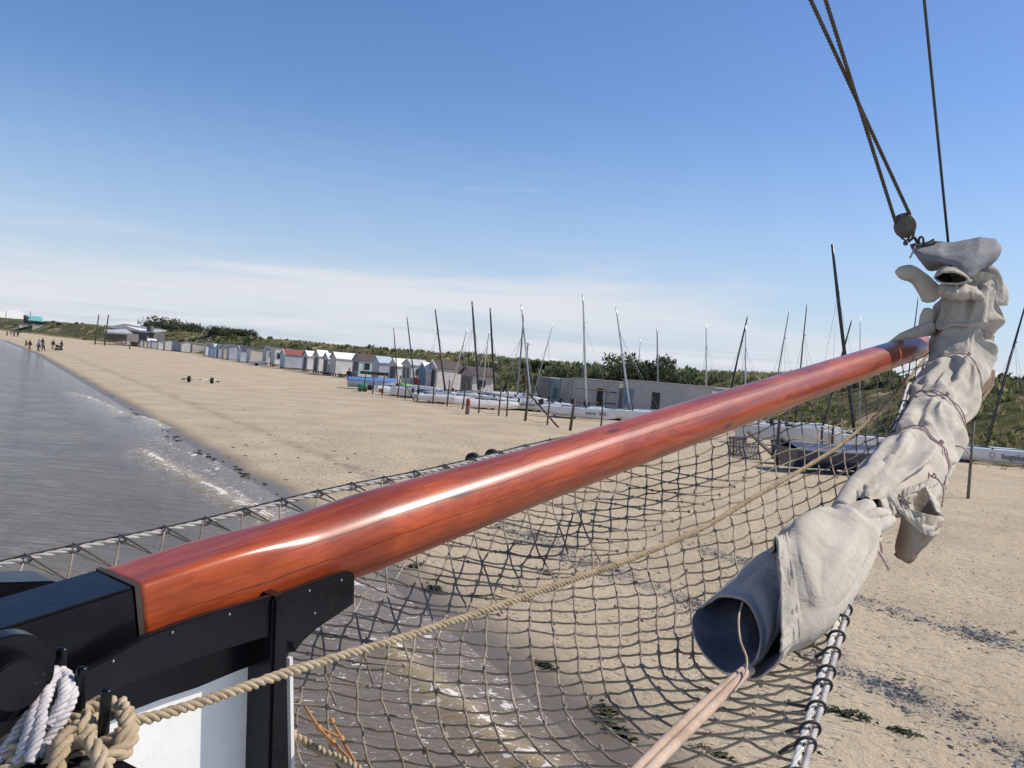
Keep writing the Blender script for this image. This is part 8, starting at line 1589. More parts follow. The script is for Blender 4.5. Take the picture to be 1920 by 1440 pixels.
# ------------------------------------------------------------------ boat park: beach catamarans
ORD = ['first', 'second', 'third', 'fourth', 'fifth', 'sixth', 'seventh', 'eighth', 'ninth', 'tenth', 'eleventh', 'twelfth', 'thirteenth', 'fourteenth', 'fifteenth', 'sixteenth', 'seventeenth', 'eighteenth', 'nineteenth', 'twentieth']
blackal = paint((.012, .012, .013), .35, 0, .2, 3.); alu = paint((.50, .51, .52), .35, .6, .1, 3.); alug = paint((.28, .29, .30), .4, .5, .1, 3.)
gel = paint((.74, .74, .73), .25, 0, .04, 1., coat=.3); gelg = paint((.50, .52, .54), .3, 0, .06, 1., coat=.3); gelb = paint((.05, .11, .22), .3, 0, .1, 1., coat=.3); tramp_m = paint((.03, .032, .036), .8, 0, .2, 6.)
rub = paint((.012, .012, .012), .85, 0, .2, 5.); woodp = paint((.085, .065, .05), .85, 0, .25, 5.); woodg = paint((.17, .145, .12), .9, 0, .25, 4.)
def hull_mesh(L=5.5):
    secs = []
    for k, u in enumerate(np.linspace(0, 1, 15)):
        x = -L / 2 + L * u
        w = .20 * (1 - max(0, (u - .45) / .55) ** 1.8) * (.82 + .18 * min(1, u / .25)) + .008
        dk = .66 + .08 * u; kl = .02 + .20 * (1 - min(1, u / .3)) ** 2 * .6 + .20 * max(0, (u - .8) / .2) ** 2
        secs.append([(x, y * w, z) for y, z in ((0, kl), (.55, kl + .09), (.92, kl + .26), (1, dk - .10), (.86, dk), (.3, dk + .035), (-.3, dk + .035), (-.86, dk), (-1, dk - .10), (-.92, kl + .26), (-.55, kl + .09))])
    V = np.array(secs).reshape(-1, 3); n = 11
    me = bpy.data.meshes.new('hull'); F4 = [tuple(int(q) for q in f) for f in grid_faces(15, n, True)] + [tuple(range(n - 1, -1, -1)), tuple(14 * n + i for i in range(n))]
    me.from_pydata([tuple(v) for v in V], [], F4); me.polygons.foreach_set('use_smooth', [True] * len(F4)); 
    bm = bmesh.new(); bm.from_mesh(me); bmesh.ops.recalc_face_normals(bm, faces=bm.faces)
    for e in bm.edges:
        if len(e.link_faces) == 2 and e.calc_face_angle(0) > .7: e.smooth = False
    bm.to_mesh(me); bm.free(); return me
def me_of(fn, name):
    b = MB(); fn(b); return b.mesh(name)
HULLS = {k: hull_mesh() for k in ('w', 'g', 'b')}
for k, m in (('w', gel), ('g', gelg), ('b', gelb)): HULLS[k].materials.append(m)
def _m(me, m): me.materials.append(m); return me
BEAM = _m(me_of(lambda b: b.tube([(0, -1.2, .74), (0, 1.2, .74)], .045, 8), 'crossbeam'), blackal)
TRMP = _m(me_of(lambda b: b.box((-.85, 0, .725), (1.75, 2.0, .02)), 'trampoline'), tramp_m)
def rud(b):
    A = [(-2.80, -.02, .62), (-2.98, -.02, .60), (-3.10, -.02, 1.02), (-2.86, -.02, 1.10)]; b.prism(A, [(x, .02, z) for x, y, z in A]); b.tube([(-2.8, 0, .78), (-1.9, 0, .86)], .014, 5)
RUD = _m(me_of(rud, 'rudder'), blackal)
def whl(b):
    b.tube([(0, -.11, 0), (0, -.08, 0), (0, .08, 0), (0, .11, 0)], [.17, .24, .24, .17], 18)
WHL = _m(me_of(whl, 'wheel'), rub)
AXL = _m(me_of(lambda b: (b.tube([(0, -1.25, .22), (0, 1.25, .22)], .03, 6), b.tube([(0, -1.0, .22), (1.6, 0, .2)], .02, 5), b.tube([(0, 1.0, .22), (1.6, 0, .2)], .02, 5)), 'axle'), alu)
FURL = _m(me_of(lambda b: b.tube([(1.9, .2, .86), (.4, .1, .98), (-1.2, .3, .92), (-2.2, .25, .85)], [.03, .09, .10, .04], 8), 'sail_roll'), paint((.66, .66, .64), .8))
def inst(name, me, par, loc=(0, 0, 0), rot=(0, 0, 0)):
    o = bpy.data.objects.new(name, me); COL.objects.link(o); o.parent = par; o.location = loc; o.rotation_euler = rot; return o
def tarp_mesh():
    n, m = 26, 22; U, Vv = np.meshgrid(np.linspace(-1, 1, n), np.linspace(-1, 1, m), indexing='ij')
    Z = .80 + .14 * (1 - np.abs(Vv)) - .34 * np.clip(np.abs(Vv) - .78, 0, 1) / .22 + .07 * fbm(U * 3, Vv * 3, 2., 3) - .10 * np.clip(np.abs(U) - .85, 0, 1) / .15
    return np_mesh('cover', np.stack([-.9 + 1.45 * U + .08 * vnoise(Vv * 4, U), 1.26 * Vv, Z], -1).reshape(-1, 3), grid_faces(n, m), True)
TARP = tarp_mesh(); TARP.materials.append(paint((.23, .26, .28), .75, 0, .2, 2., dirt=.3))
def catamaran(base, top, mcol_, hk, head, label, mr=.055, sc=1., wires=True, roll=False, lift=.12, trailer=True, group='beached catamarans', cover=False):
    P = ground(*base); d = depth_of(P)
    c = empty('catamaran', P, head, label, 'catamaran', group); c.scale = (sc, sc, sc); bpy.context.view_layer.update()
    ch, sh = math.cos(head), math.sin(head)
    # mast foot stands on the forward beam, .55 m ahead of the boat's middle
    for y in (-1.05, 1.05): inst('hull', HULLS[hk], c, (-.55, y, lift))
    inst('crossbeam', BEAM, c, (0, 0, lift)); inst('crossbeam', BEAM, c, (-1.75, 0, lift)); inst('trampoline', TRMP, c, (0, 0, lift))
    for y in (-1.05, 1.05): inst('rudder', RUD, c, (-.45, y, lift))
    if trailer:
        ax_ = inst('trailer', AXL, c, (-.9, 0, 0))
        for y in (-.62, .62): inst('wheel', WHL, ax_, (0, y, .22))
    if roll: inst('sail_roll', FURL, c, (-.4, 0, lift))
    if cover: inst('cover', TARP, c, (0, 0, lift))
    foot_ = P + np.array([0, 0, (.74 + lift) * sc]); tp = at(*top, d)
    b = MB(); n_ = 12; pts = [foot_ + (tp - foot_) * q for q in np.linspace(0, 1, n_)]
    bow_ = np.array([0, .02, 0]) * np.linalg.norm(tp - foot_)
    pts = [p + bow_ * math.sin(PI * q) * .3 for p, q in zip(pts, np.linspace(0, 1, n_))]
    b.tube(pts, [mr * (1 if q < .7 else 1 - .35 * (q - .7) / .3) for q in np.linspace(0, 1, n_)], 8)
    mo = wchild(b.build('mast', mcol_, c), c)
    if wires:
        hd = foot_ + (tp - foot_) * .74; b2 = []
        for dx, dy in ((2.1, -1.05), (2.1, 1.05), (-.35, -1.15), (-.35, 1.15)):
            q = P + np.array([ch * dx - sh * dy, sh * dx + ch * dy, (.76 + lift)]) * np.array([sc, sc, sc])
            b = MB(); b.tube([hd, q], .0055 + d * .00006, 4); wchild(b.build('shroud', alug, mo), mo)
        b = MB(); b.tube([foot_ + (tp - foot_) * .73, foot_ + (tp - foot_) * .75 + np.array([.12, -.05, 0])], .03, 6); wchild(b.build('hound', alu, mo), mo)
    return c
def txt(body, size, m, name, par, M4):
    cu = bpy.data.curves.new(name, 'FONT'); cu.body = body; cu.size = size; cu.extrude = .004; cu.align_x = 'CENTER'; cu.align_y = 'CENTER'; cu.offset = .004
    o = bpy.data.objects.new('tmp', cu); COL.objects.link(o); dg = bpy.context.evaluated_depsgraph_get()
    me = bpy.data.meshes.new_from_object(o.evaluated_get(dg)); bpy.data.objects.remove(o); me.name = name
    me.materials.clear(); me.materials.append(m)
    q = bpy.data.objects.new(name, me); COL.objects.link(q); q.parent = par; q.matrix_local = M4; return q
ink = paint((.03, .03, .035), .5)
R_ = rad
boats = [
 ((745, 742), (738, 615), blackal, 'w', R_(215), 'catamaran under the leftmost thin dark mast of the boat park', .05, .85, False, False),
 ((777, 746), (763, 594), blackal, 'w', R_(185), 'catamaran under the second dark mast from the left, by the green dinghy', .055, .95, False, True),
 ((833, 752), (816, 580), blackal, 'b', R_(172), 'dark blue hulled catamaran under the third black mast from left', .075, 1., True, False),
 ((842, 757), (876, 617), alu, 'w', R_(20), 'catamaran whose thin grey mast leans right between two black masts', .045, .85, True, True),
 ((896, 760), (885, 565), blackal, 'w', R_(160), 'catamaran under the tallest thick black mast left of the red topped post', .09, 1.05, True, True),
 ((901, 766), (917, 619), alu, 'w', R_(212), 'catamaran with thin pale mast leaning right beside the tall black mast', .04, .85, True, False),
 ((926, 762), (919, 578), blackal, 'w', R_(197), 'catamaran under the black mast standing right of the brown roofed hut window', .085, 1.05, True, True),
 ((968, 768), (982, 590), alug, 'w', R_(205), 'catamaran whose grey mast leans right and crosses another silver mast', .07, 1., True, True),
 ((994, 770), (977, 570), alu, 'w', R_(182), 'catamaran whose silver mast leans left and crosses a grey mast', .065, 1., True, False),
 ((1098, 786), (1093, 552), alu, 'w', R_(-6), 'white catamaran with dark lettering under the tallest upright silver mast', .075, 1.0, True, False),
 ((1180, 789), (1155, 576), alu, 'w', R_(2), 'catamaran behind the bowsprit under the silver mast leaning left before the cabin window', .07, 1., True, False),
 ((1233, 780), (1232, 614), alug, 'w', R_(10), 'catamaran under the upright grey mast before the cabin dark opening', .07, .95, False, False),
 ((1323, 790), (1324, 607), alu, 'w', R_(14), 'catamaran under the thin upright mast right of the cabin, hidden by the bowsprit', .055, .95, True, False),
 ((1357, 800), (1402, 592), blackal, 'w', R_(12), 'catamaran under the black mast leaning right, crossed by a silver mast tip', .075, 1., True, False),
 ((1396, 806), (1398, 610), alu, 'w', R_(10), 'catamaran under the silver mast whose tip meets the leaning black mast', .055, 1., True, False),
 ((1442, 810), (1480, 580), alug, 'w', R_(16), 'catamaran under the grey mast leaning right of the crossed pair', .05, 1., True, False),
 ((1489, 818), (1513, 570), blackal, 'w', R_(10), 'catamaran under the slim dark mast left of the tall thick black mast', .05, 1., True, False),
 ((1600, 842), (1560, 458), blackal, 'w', R_(186), 'catamaran under the tallest thick black mast beside the furled sail', .12, 1.1, True, False),
 ((1540, 826), (1597, 600), blackal, 'g', R_(12), 'grey hulled catamaran under the short black mast leaning to the thick black one', .07, 1., False, True),
 ((1611, 822), (1613, 594), alu, 'w', R_(20), 'catamaran under the thin silver mast just left of the furled sail', .04, .95, False, False),
 ((1690, 826), (1722, 556), blackal, 'w', R_(20), 'catamaran under the dark mast half hidden by the furled sail', .055, 1., True, False),
 ((1846, 868), (1922, 574), blackal, 'w', R_(-12), 'white catamaran with lettering and round mark by the dark mast at right edge', .075, 1.1, True, False)]
made = []
for base, top_, mc, hk, hd, lab, mr, sc, wr_, rl in boats: made.append(catamaran(base, top_, mc, hk, hd, lab, mr, sc, wr_, rl, cover=len(made) in (1, 3, 6, 7, 13, 18)))
for base, top_, lab, mr in (((1000, 752), (1037, 607), 'catamaran behind the grey containers, only its thin leaning mast in view', .04), ((1190, 768), (1201, 636), 'catamaran behind the beige cabin, only its thin mast before the big bush in view', .04)):
    P = ground(*base); made.append(catamaran(base, top_, alu, 'w', R_(10), lab, mr, .9, True, False))
def hull_side(yy, z_, x_): return Matrix.Translation((x_, yy, z_)) @ Matrix.Rotation(PI / 2, 4, 'X')
txt('nacra', .34, ink, 'lettering', made[9], hull_side(-1.272, .52, .35)); txt('570', .34, ink, 'lettering', made[9], hull_side(-1.268, .52, 1.20))
flip = Matrix.Rotation(PI, 4, 'Z')
txt('LAGUNA', .30, ink, 'lettering', made[8], flip @ hull_side(-1.27, .50, -.3))
txt('bugaba', .40, paint((.10, .10, .105), .5), 'lettering', made[21], hull_side(-1.272, .50, .98))
b = MB(); b.tube([(-.03 + .13 * math.cos(a), -1.28, .50 + .135 * math.sin(a) * (1 + .25 * (math.sin(a) > 0))) for a in np.linspace(0, 2 * PI, 22)], .014, 5); o = b.build('emblem', paint((.22, .09, .08), .5), made[21])

# ------------------------------------------------------------------ posts and rails round the boat park
def post(base, top_, r, m, name, label, cat, group=None, square=False, cap=None):
    P = ground(*base); d = depth_of(P); T_ = at(*top_, d)
    o = empty(name, P, 0, label, cat, group); bpy.context.view_layer.update()
    b = MB(); b.tube([P - (T_ - P) * .12, P * .5 + T_ * .5 + nr.normal(0, .006, 3), T_], [r * 1.1, r, r * .95], 4 if square else 7, smooth=not square); wchild(b.build('shaft', m, o), o)
    if cap:
        k, cm = cap; b = MB(); b.tube([P + (T_ - P) * k, T_ + (T_ - P) * .01], r * 1.06, 4 if square else 7, smooth=not square); wchild(b.build('painted_top', cm, o), o)
    return o, P, T_
pl = [((681, 735), (687, 698)), ((699, 738), (702, 701)), ((716, 741.5), (721.5, 701)), ((745, 746), (751, 704)), ((759.5, 748.6), (762, 705)), ((782.5, 752), (786, 712)), ((811.5, 757), (814, 718)), ((838, 762), (843.6, 713)), ((867, 768), (874.5, 718)),
      ((897.5, 774.5), (901, 725)), ((934.7, 779.7), (940, 729)), ((950, 781), (953, 735)), ((984.5, 789.5), (991, 734)), ((1026, 797), (1031, 748)), ((1069, 807.5), (1078, 746)), ((1127, 799), (1131, 749)), ((1185, 790), (1187, 757))]
pts_ = []
for k, (bs, tp) in enumerate(pl):
    o, P, T_ = post(bs, tp, .055 if k not in (14, 12) else .085, woodp, 'fence_post', '%s thin dark post from the left along the edge of the boat park' % ORD[k], 'post', 'posts along the boat park'); pts_.append((P, T_))
for k in range(len(pts_) - 2):
    for q in ((.55,) if k % 3 else (.55, .12)):
        A = pts_[k][0] * (1 - q) + pts_[k][1] * q; B = pts_[k + 1][0] * (1 - q) + pts_[k + 1][1] * q
        b = MB(); P3 = [A + (B - A) * u - np.array([0, 0, .16 * math.sin(PI * u)]) for u in np.linspace(0, 1, 8)]; b.tube(P3, .012, 4)
        o = b.build('fence_line', woodp); tag(o, '%s fence line between the %s and %s boat park posts' % ('low' if q < .2 else 'sagging', ORD[k], ORD[k + 1]), 'fence line', 'fence lines of the boat park')
for k, (a_, b_, lab) in enumerate((((721, 702), (747, 722), 'slanted brace pole between the third and fourth boat park posts'), ((751, 705), (777, 752), 'slanted pale pole running down right from the fourth boat park post'), ((991, 737), (1047, 801.5), 'long dark slanted pole beside the crossed silver masts'), ((1005, 757), (1046, 783), 'shorter slanted pole under the long dark slanted one'), ((786, 742), (812, 757), 'low slanted pole near the dark blue catamaran'), ((955, 745), (978, 760), 'slanted pole behind the lettered catamaran bow'))):
    B = ground(*b_); d = depth_of(B); A = at(*a_, d + 1.0)
    b = MB(); b.tube([A, B - (A - B) * .03], .06 if k == 2 else .045, 6); o = b.build('brace_pole', woodg if k == 1 else woodp); tag(o, lab, 'pole', 'slanted poles in the boat park')
post((875.7, 776.8), (878.6, 747.6), .135, woodg, 'marker_post', 'short thick wooden post with red painted top on the sand', 'post', None, False, (.55, paint((.30, .035, .03), .6, 0, .2, 4.)))
post((1815, 935), (1826, 790), .055, woodg, 'marker_post', 'grey wooden stake on the sand right of the furled sail', 'post')
post((243, 655), (245, 635), .13, paint((.20, .10, .07), .8), 'marker_post', 'thin brown post on the sand in front of the far white hut', 'post')
post((1456, 876), (1462, 786), .085, woodp, 'fence_post', 'thick dark post with a slanted brace seen through the net', 'post', 'posts seen through the net')
post((1540, 850), (1542, 800), .08, woodp, 'fence_post', 'short dark post behind the net, right of the braced thick one', 'post', 'posts seen through the net')
post((1560, 842), (1563, 795), .08, woodp, 'fence_post', 'third dark post behind the net, before the grey hull', 'post', 'posts seen through the net')
post((1375, 856), (1377, 818), .04, woodp, 'fence_post', 'thin twin post beside the grey boards seen through the net', 'post', 'posts seen through the net')
post((1820, 840), (1822, 798), .05, woodp, 'fence_post', 'dark stake left of the dark mast at the right edge', 'post')
post((1902, 862), (1908, 806), .06, woodg, 'fence_post', 'grey brown stake at the right edge by the lettered hull', 'post')
B = ground(1458, 868); d = depth_of(B)
b = MB(); b.tube([at(1402, 808, d + .3), at(1459, 862, d)], .09, 4, smooth=False); o = b.build('brace_pole', woodg); tag(o, 'broad grey slanted plank leaning on the thick dark post', 'plank')
B = ground(1906, 846); d = depth_of(B); b = MB(); b.tube([at(1856, 840, d), at(1890, 840, d), at(1925, 841, d)], .06, 6); o = b.build('rail', woodp); tag(o, 'dark horizontal boom pole by the mast at the right edge', 'pole')
# terrace frame before the container
fr = empty('terrace_frame', ground(1120, 776), 0, 'dark wooden post frame with beams before the long container', 'frame'); bpy.context.view_layer.update()
dd0 = depth_of(ground(1120, 778))
for bs, tp in (((1092, 768), (1098, 727)), ((1121, 771), (1126, 731)), ((1145, 774), (1148, 733)), ((1139, 770), (1143, 732)), ((1155, 771), (1158, 736))):
    P = ground(*bs); b = MB(); b.tube([P, at(*tp, depth_of(P))], .05, 4, smooth=False); wchild(b.build('upright', woodp, fr), fr)
for a_, b_ in (((1083, 727), (1158, 737)), ((1080, 752), (1160, 758))):
    b = MB(); b.tube([at(*a_, dd0 + .5), at(*b_, dd0 + 3)], .055, 4, smooth=False); wchild(b.build('beam', woodp, fr), fr)
for k in range(7):
    b = MB(); P = ground(1108 + k * 4.6, 769 + k * .5); b.tube([P, P + np.array([0, 0, .75])], .045, 4, smooth=False); wchild(b.build('upright', woodp, fr), fr)
b = MB(); P = ground(1108, 769); Q_ = ground(1137, 772); b.tube([P + np.array([0, 0, .78]), Q_ + np.array([0, 0, .78])], .06, 4, smooth=False); wchild(b.build('beam', woodp, fr), fr)
# white railing in front of the cabin
rl_ = empty('railing', ground(1215, 792), 0, 'thin white handrail before the beige cabin', 'railing'); bpy.context.view_layer.update()
d = depth_of(ground(1193, 790)); wp = paint((.7, .7, .68), .5)
b = MB(); b.tube([at(1193, 766, d), at(1236, 769, d - 2), at(1300, 774, d - 4)], .03, 6); wchild(b.build('rail', wp, rl_), rl_)
for x in (1194, 1213, 1236, 1268): P = ground(x, 789 + (x - 1193) * .12); b = MB(); b.tube([P, at(x, 766 + (x - 1193) * .075, depth_of(P))], .03, 6); wchild(b.build('post', wp, rl_), rl_)
# boards, boats and bits
def at_ground(px, py, name, label, cat, rz=0., group=None):
    o = empty(name, ground(px, py), rz, label, cat, group); bpy.context.view_layer.update(); return o
for px, py, rz, tl, lab in ((1384, 856, .15, .25, 'grey slatted pallet standing on edge, left one seen through the net'), (1412, 862, .1, .85, 'weathered slatted pallet lying tilted, right one seen through the net')):
    o = at_ground(px, py, 'pallet', lab, 'pallet', rz, 'pallets in the boat park')
    for k in range(6):
        b = MB(); b.box((0, 0, 0), (.11, .03, 1.0)); q = b.build('slat', woodg, o); q.location = (-.4 + k * .16, math.sin(tl) * .5, .5 * math.cos(tl)); q.rotation_euler = (-tl, 0, 0)
    for z in (.1, .5, .9):
        b = MB(); b.box((0, .05, 0), (1.0, .07, .09)); q = b.build('bearer', woodg, o); q.location = (0, math.sin(tl) * z, z * math.cos(tl)); q.rotation_euler = (-tl, 0, 0)
def dinghy(px, py, rz, L, wd, hh, hullm, coverm, name, label, cat='boat', lift=.15, cover=True):
    o = at_ground(px, py, name, label, cat, rz); secs = []; n = 9
    for u in np.linspace(0, 1, 11):
        w = wd / 2 * (1 - max(0, (u - .35) / .65) ** 2.2) * (.85 + .15 * min(1, u / .2)) + .02; sheer = hh * (1 + .25 * u * u)
        secs.append([(-L / 2 + L * u, y * w, z * sheer + lift) for y, z in ((0, 0 + .3 * max(0, u - .7)), (.6, .05 + .3 * max(0, u - .7)), (.93, .45), (1, 1), (.92, 1.0), (-.92, 1.0), (-1, 1), (-.93, .45), (-.6, .05 + .3 * max(0, u - .7)))])
    me = bpy.data.meshes.new('hull'); me.from_pydata([tuple(v) for s_ in secs for v in s_], [], [tuple(int(i) for i in f) for f in grid_faces(11, n, True)] + [tuple(range(n - 1, -1, -1)), tuple(10 * n + i for i in range(n))])
    bm = bmesh.new(); bm.from_mesh(me); bmesh.ops.recalc_face_normals(bm, faces=bm.faces); bm.to_mesh(me); bm.free(); ob('hull', me, hullm, o)
    if cover:
        V = []
        for s_ in secs:
            x = s_[0][0]; w = abs(s_[3][1]); z = s_[3][2]
            V += [(x, y * (w + .03), z + .02 + (.22 if abs(y) < .1 else .10 if abs(y) < .6 else -.10 if abs(y) > 1.0 else 0)) for y in (-1.02, -1, -.5, 0, .5, 1, 1.02)]
        me = np_mesh('cover', V, grid_faces(11, 7), True); ob('cover', me, coverm, o)
    b = MB(); b.tube([(-.1, -wd * .45, .12), (-.1, wd * .45, .12)], .03, 5); ax_ = b.build('trailer', alug, o)
    for s_ in (-1, 1): inst('wheel', WHL, ax_, (-.1, s_ * wd * .5, .22))
    return o
dinghy(696, 731, R_(8), 4.6, 1.7, .75, paint((.40, .47, .56), .4), paint((.09, .20, .46), .6), 'rowing_boat', 'pale boat with bright blue cover on a trailer before the teal hut')
dinghy(708, 719.5, R_(-8), 4.2, 1.3, .35, paint((.03, .05, .06), .5), None, 'sailing_dinghy', 'dark upturned looking hull raised behind the blue covered boat', lift=1.0, cover=False)
dinghy(771, 744, R_(150), 2.6, 1.2, .65, paint((.20, .52, .10), .4), paint((.28, .60, .16), .5), 'dinghy', 'small bright green dinghy before the grey roofed hut')
dinghy(752, 738, R_(160), 2.8, .9, .45, paint((.03, .10, .08), .5), None, 'kayak', 'dark green kayak left of the bright green dinghy', 'kayak', cover=False)
dinghy(738, 741, R_(10), 3.0, .8, .35, paint((.42, .12, .08), .5), None, 'kayak', 'faded red kayak lying left of the green dinghy', 'kayak', cover=False)
dinghy(681, 734, R_(60), 1.0, .6, .5, paint((.03, .22, .13), .5), None, 'tub', 'small green tub at the foot of the first boat park post', 'tub', cover=False)
dinghy(1590, 888, R_(14), 6.2, 1.9, .85, paint((.012, .022, .055), .3, coat=.4), paint((.02, .04, .10), .6), 'sloop_hull', 'long dark blue boat with cover lying behind the net beside the furled sail')
dinghy(1500, 872, R_(190), 3.0, 1.3, .5, paint((.03, .05, .045), .5), paint((.05, .09, .08), .7), 'dinghy', 'dark green covered dinghy behind the net left of the dark blue boat')
dinghy(1462, 836, R_(8), 5.5, 1.0, .8, gelg, None, 'sailing_dinghy', 'pale grey hull behind the net beside the thick dark post', cover=False, lift=.3)
dinghy(482, 686, R_(15), 2.6, .9, .6, paint((.7, .7, .7), .3), None, 'jet_ski', 'white jet ski on a small trailer before the tall beige hut', 'jet ski', cover=False)
o = at_ground(1640, 842, 'buoy', 'yellow green buoy on the sand behind the net near the furled sail', 'buoy'); b = MB(); b.ball((0, 0, .35), .28, 10, 7); b.tube([(0, 0, .6), (0, 0, .85)], .05, 6); b.build('float', paint((.50, .60, .08), .5), o)
# lamp with a white disc head, flag poles, far masts
o, P, T_ = post((982, 745), (990, 645), .07, woodp, 'lamp_pole', 'dark pole topped by a white disc lamp behind the crossed masts', 'lamp'); b = MB(); b.tube([T_ + np.array([0, 0, .0]), T_ + np.array([0, 0, .12])], [.42, .34], 12); wchild(b.build('lamp_head', wp, o), o)
post((178, 646), (185.5, 590), .16, woodp, 'flag_pole', 'left one of two bare leaning poles by the white roofed pavilion', 'pole', 'bare poles by the pavilion')
post((196, 648), (203.5, 590), .16, woodp, 'flag_pole', 'right one of two bare leaning poles by the white roofed pavilion', 'pole', 'bare poles by the pavilion')
def far_pole(px, py0, py1, d, r, lab):
    b = MB(); b.tube([at(px, py0, d), at(px + (py0 - py1) * .05, py1, d)], r, 5); o = b.build('far_mast', woodp); tag(o, lab, 'mast')
far_pole(387, 634, 611, 380, .10, 'thin mast rising behind the far dunes left of the lavender row'); far_pole(57, 594, 584, 560, .2, 'short pole above the green roofed house'); far_pole(11, 596, 583, 600, .2, 'short far pole at the left edge of the dunes'); far_pole(366, 634, 618, 380, .08, 'faint short mast behind the dunes, left of the thin far mast')

# ------------------------------------------------------------------ wheels on the beach
def axle_pair(P, rz, name, label, wr=.27, gap=1.9, cat='trolley', group='boat launching wheels'):
    o = empty(name, P, rz, label, cat, group); bpy.context.view_layer.update()
    b = MB(); b.tube([(-gap / 2 - .45, 0, wr + .02), (gap / 2 + .45, 0, wr + .02)], .045, 8); b.build('axle', paint((.78, .78, .76), .4), o)
    for s_ in (-1, 1):
        b = MB(); b.tube([(s_ * gap / 2 - .14, 0, wr), (s_ * gap / 2 - .10, 0, wr), (s_ * gap / 2 + .10, 0, wr), (s_ * gap / 2 + .14, 0, wr)], [wr * .72, wr, wr, wr * .72], 24); w_ = b.build('wheel', rub, o, .01)
        b = MB(); b.tube([(s_ * gap / 2 - .17, 0, wr), (s_ * gap / 2 + .17, 0, wr)], wr * .35, 14); b.build('hub', paint((.10, .085, .08), .6), w_)
        b = MB(); b.prism([(s_ * (gap / 2 + .30), -.28, wr - .08), (s_ * (gap / 2 + .62), -.30, wr - .10), (s_ * (gap / 2 + .62), .02, wr - .02), (s_ * (gap / 2 + .30), .02, wr)], [(s_ * (gap / 2 + .30), -.28, wr - .03), (s_ * (gap / 2 + .62), -.30, wr - .05), (s_ * (gap / 2 + .62), .02, wr + .03), (s_ * (gap / 2 + .30), .02, wr + .05)]); b.build('cradle', woodp, o)
    b = MB(); b.box((0, 0, wr + .02), (.2, .11, .11)); b.build('clamp', paint((.35, .34, .30), .6), o)
    return o
P0, P1 = ground(354, 717), ground(397, 719)
axle_pair((P0 + P1) / 2, math.atan2(P1[1] - P0[1], P1[0] - P0[0]), 'boat_trolley', 'white axle with two black balloon wheels alone on the open sand', .27, float(np.linalg.norm(P1 - P0)))
P = ground(884, 876)
axle_pair(P + np.array([.35, 1.0, 0]), R_(72), 'boat_trolley', 'boat wheels mostly hidden behind the bowsprit, one black tyre showing above it', .27, 2.1)

# ------------------------------------------------------------------ people
def skin_mesh(name, J, E, subs=2):
    """J: joint -> (x,y,z,r); grows one continuous surface over the joints"""
    keys = list(J); me = bpy.data.meshes.new('tmp'); me.from_pydata([J[k][:3] for k in keys], [(keys.index(a), keys.index(b)) for a, b in E], [])
    o = bpy.data.objects.new('tmp', me); COL.objects.link(o)
    md = o.modifiers.new('s', 'SKIN'); me.skin_vertices.new() if not me.skin_vertices else None
    for i, k in enumerate(keys):
        sv = me.skin_vertices[0].data[i]; r = J[k][3]; sv.radius = (r, r) if np.isscalar(r) else r; sv.use_root = (k == 'pelvis' or (i == 0 and 'pelvis' not in keys))
    md2 = o.modifiers.new('u', 'SUBSURF'); md2.levels = subs; md2.render_levels = subs
    dg = bpy.context.evaluated_depsgraph_get(); out_ = bpy.data.meshes.new_from_object(o.evaluated_get(dg)); out_.name = name
    bpy.data.objects.remove(o); out_.polygons.foreach_set('use_smooth', [True] * len(out_.polygons)); out_.materials.clear(); return out_
def joints(st, bend=0., arms='walk', sx=1.):
    b = math.sin(bend)
    J = dict(pelvis=(0, 0, .95, (.15, .11)), waist=(0, -.06 * b, 1.10, (.14, .10)), chest=(0, -.22 * b, 1.32, (.17, .12)), neck=(0, -.30 * b, 1.47, .06), head=(0, -.36 * b - .02, 1.60, (.085, .10)), crown=(0, -.38 * b, 1.69, .075),
             hipL=(.09, 0, .90, .10), kneL=(.10, -st * .55 - .03, .50, .065), ankL=(.10, -st, .09, .045), toeL=(.11, -st - .16, .04, .035),
             hipR=(-.09, 0, .90, .10), kneR=(-.10, st * .35 - .05, .50, .065), ankR=(-.10, st, .10, .045), toeR=(-.11, st - .14, .04, .035))
    for s_, n_ in ((1, 'L'), (-1, 'R')):
        sw = st * s_ * .8 if arms == 'walk' else 0; fw = .32 if arms == 'front' else 0
        J['sho' + n_] = (s_ * .19, -.22 * b, 1.40, .065); J['elb' + n_] = (s_ * .25, -.22 * b + sw * .4 - fw * .35, 1.13, .045)
        J['wri' + n_] = (s_ * .24, -.22 * b + sw - .05 - fw, .90 + fw * .5, .032); J['han' + n_] = (s_ * .24, -.22 * b + sw * 1.1 - .07 - fw * 1.2, .80 + fw * .6, .036)
    E = [('pelvis', 'waist'), ('waist', 'chest'), ('chest', 'neck'), ('neck', 'head'), ('head', 'crown')]
    for n_ in 'LR': E += [('pelvis', 'hip' + n_), ('hip' + n_, 'kne' + n_), ('kne' + n_, 'ank' + n_), ('ank' + n_, 'toe' + n_), ('chest', 'sho' + n_), ('sho' + n_, 'elb' + n_), ('elb' + n_, 'wri' + n_), ('wri' + n_, 'han' + n_)]
    return J, E
def sub(J, E, ks, grow):
    return {k: (*J[k][:3], (J[k][3] if np.isscalar(J[k][3]) else J[k][3][0]) * 1.0 + grow if np.isscalar(J[k][3]) else (J[k][3][0] + grow, J[k][3][1] + grow)) for k in ks}, [e for e in E if e[0] in ks and e[1] in ks]
POSE = {}
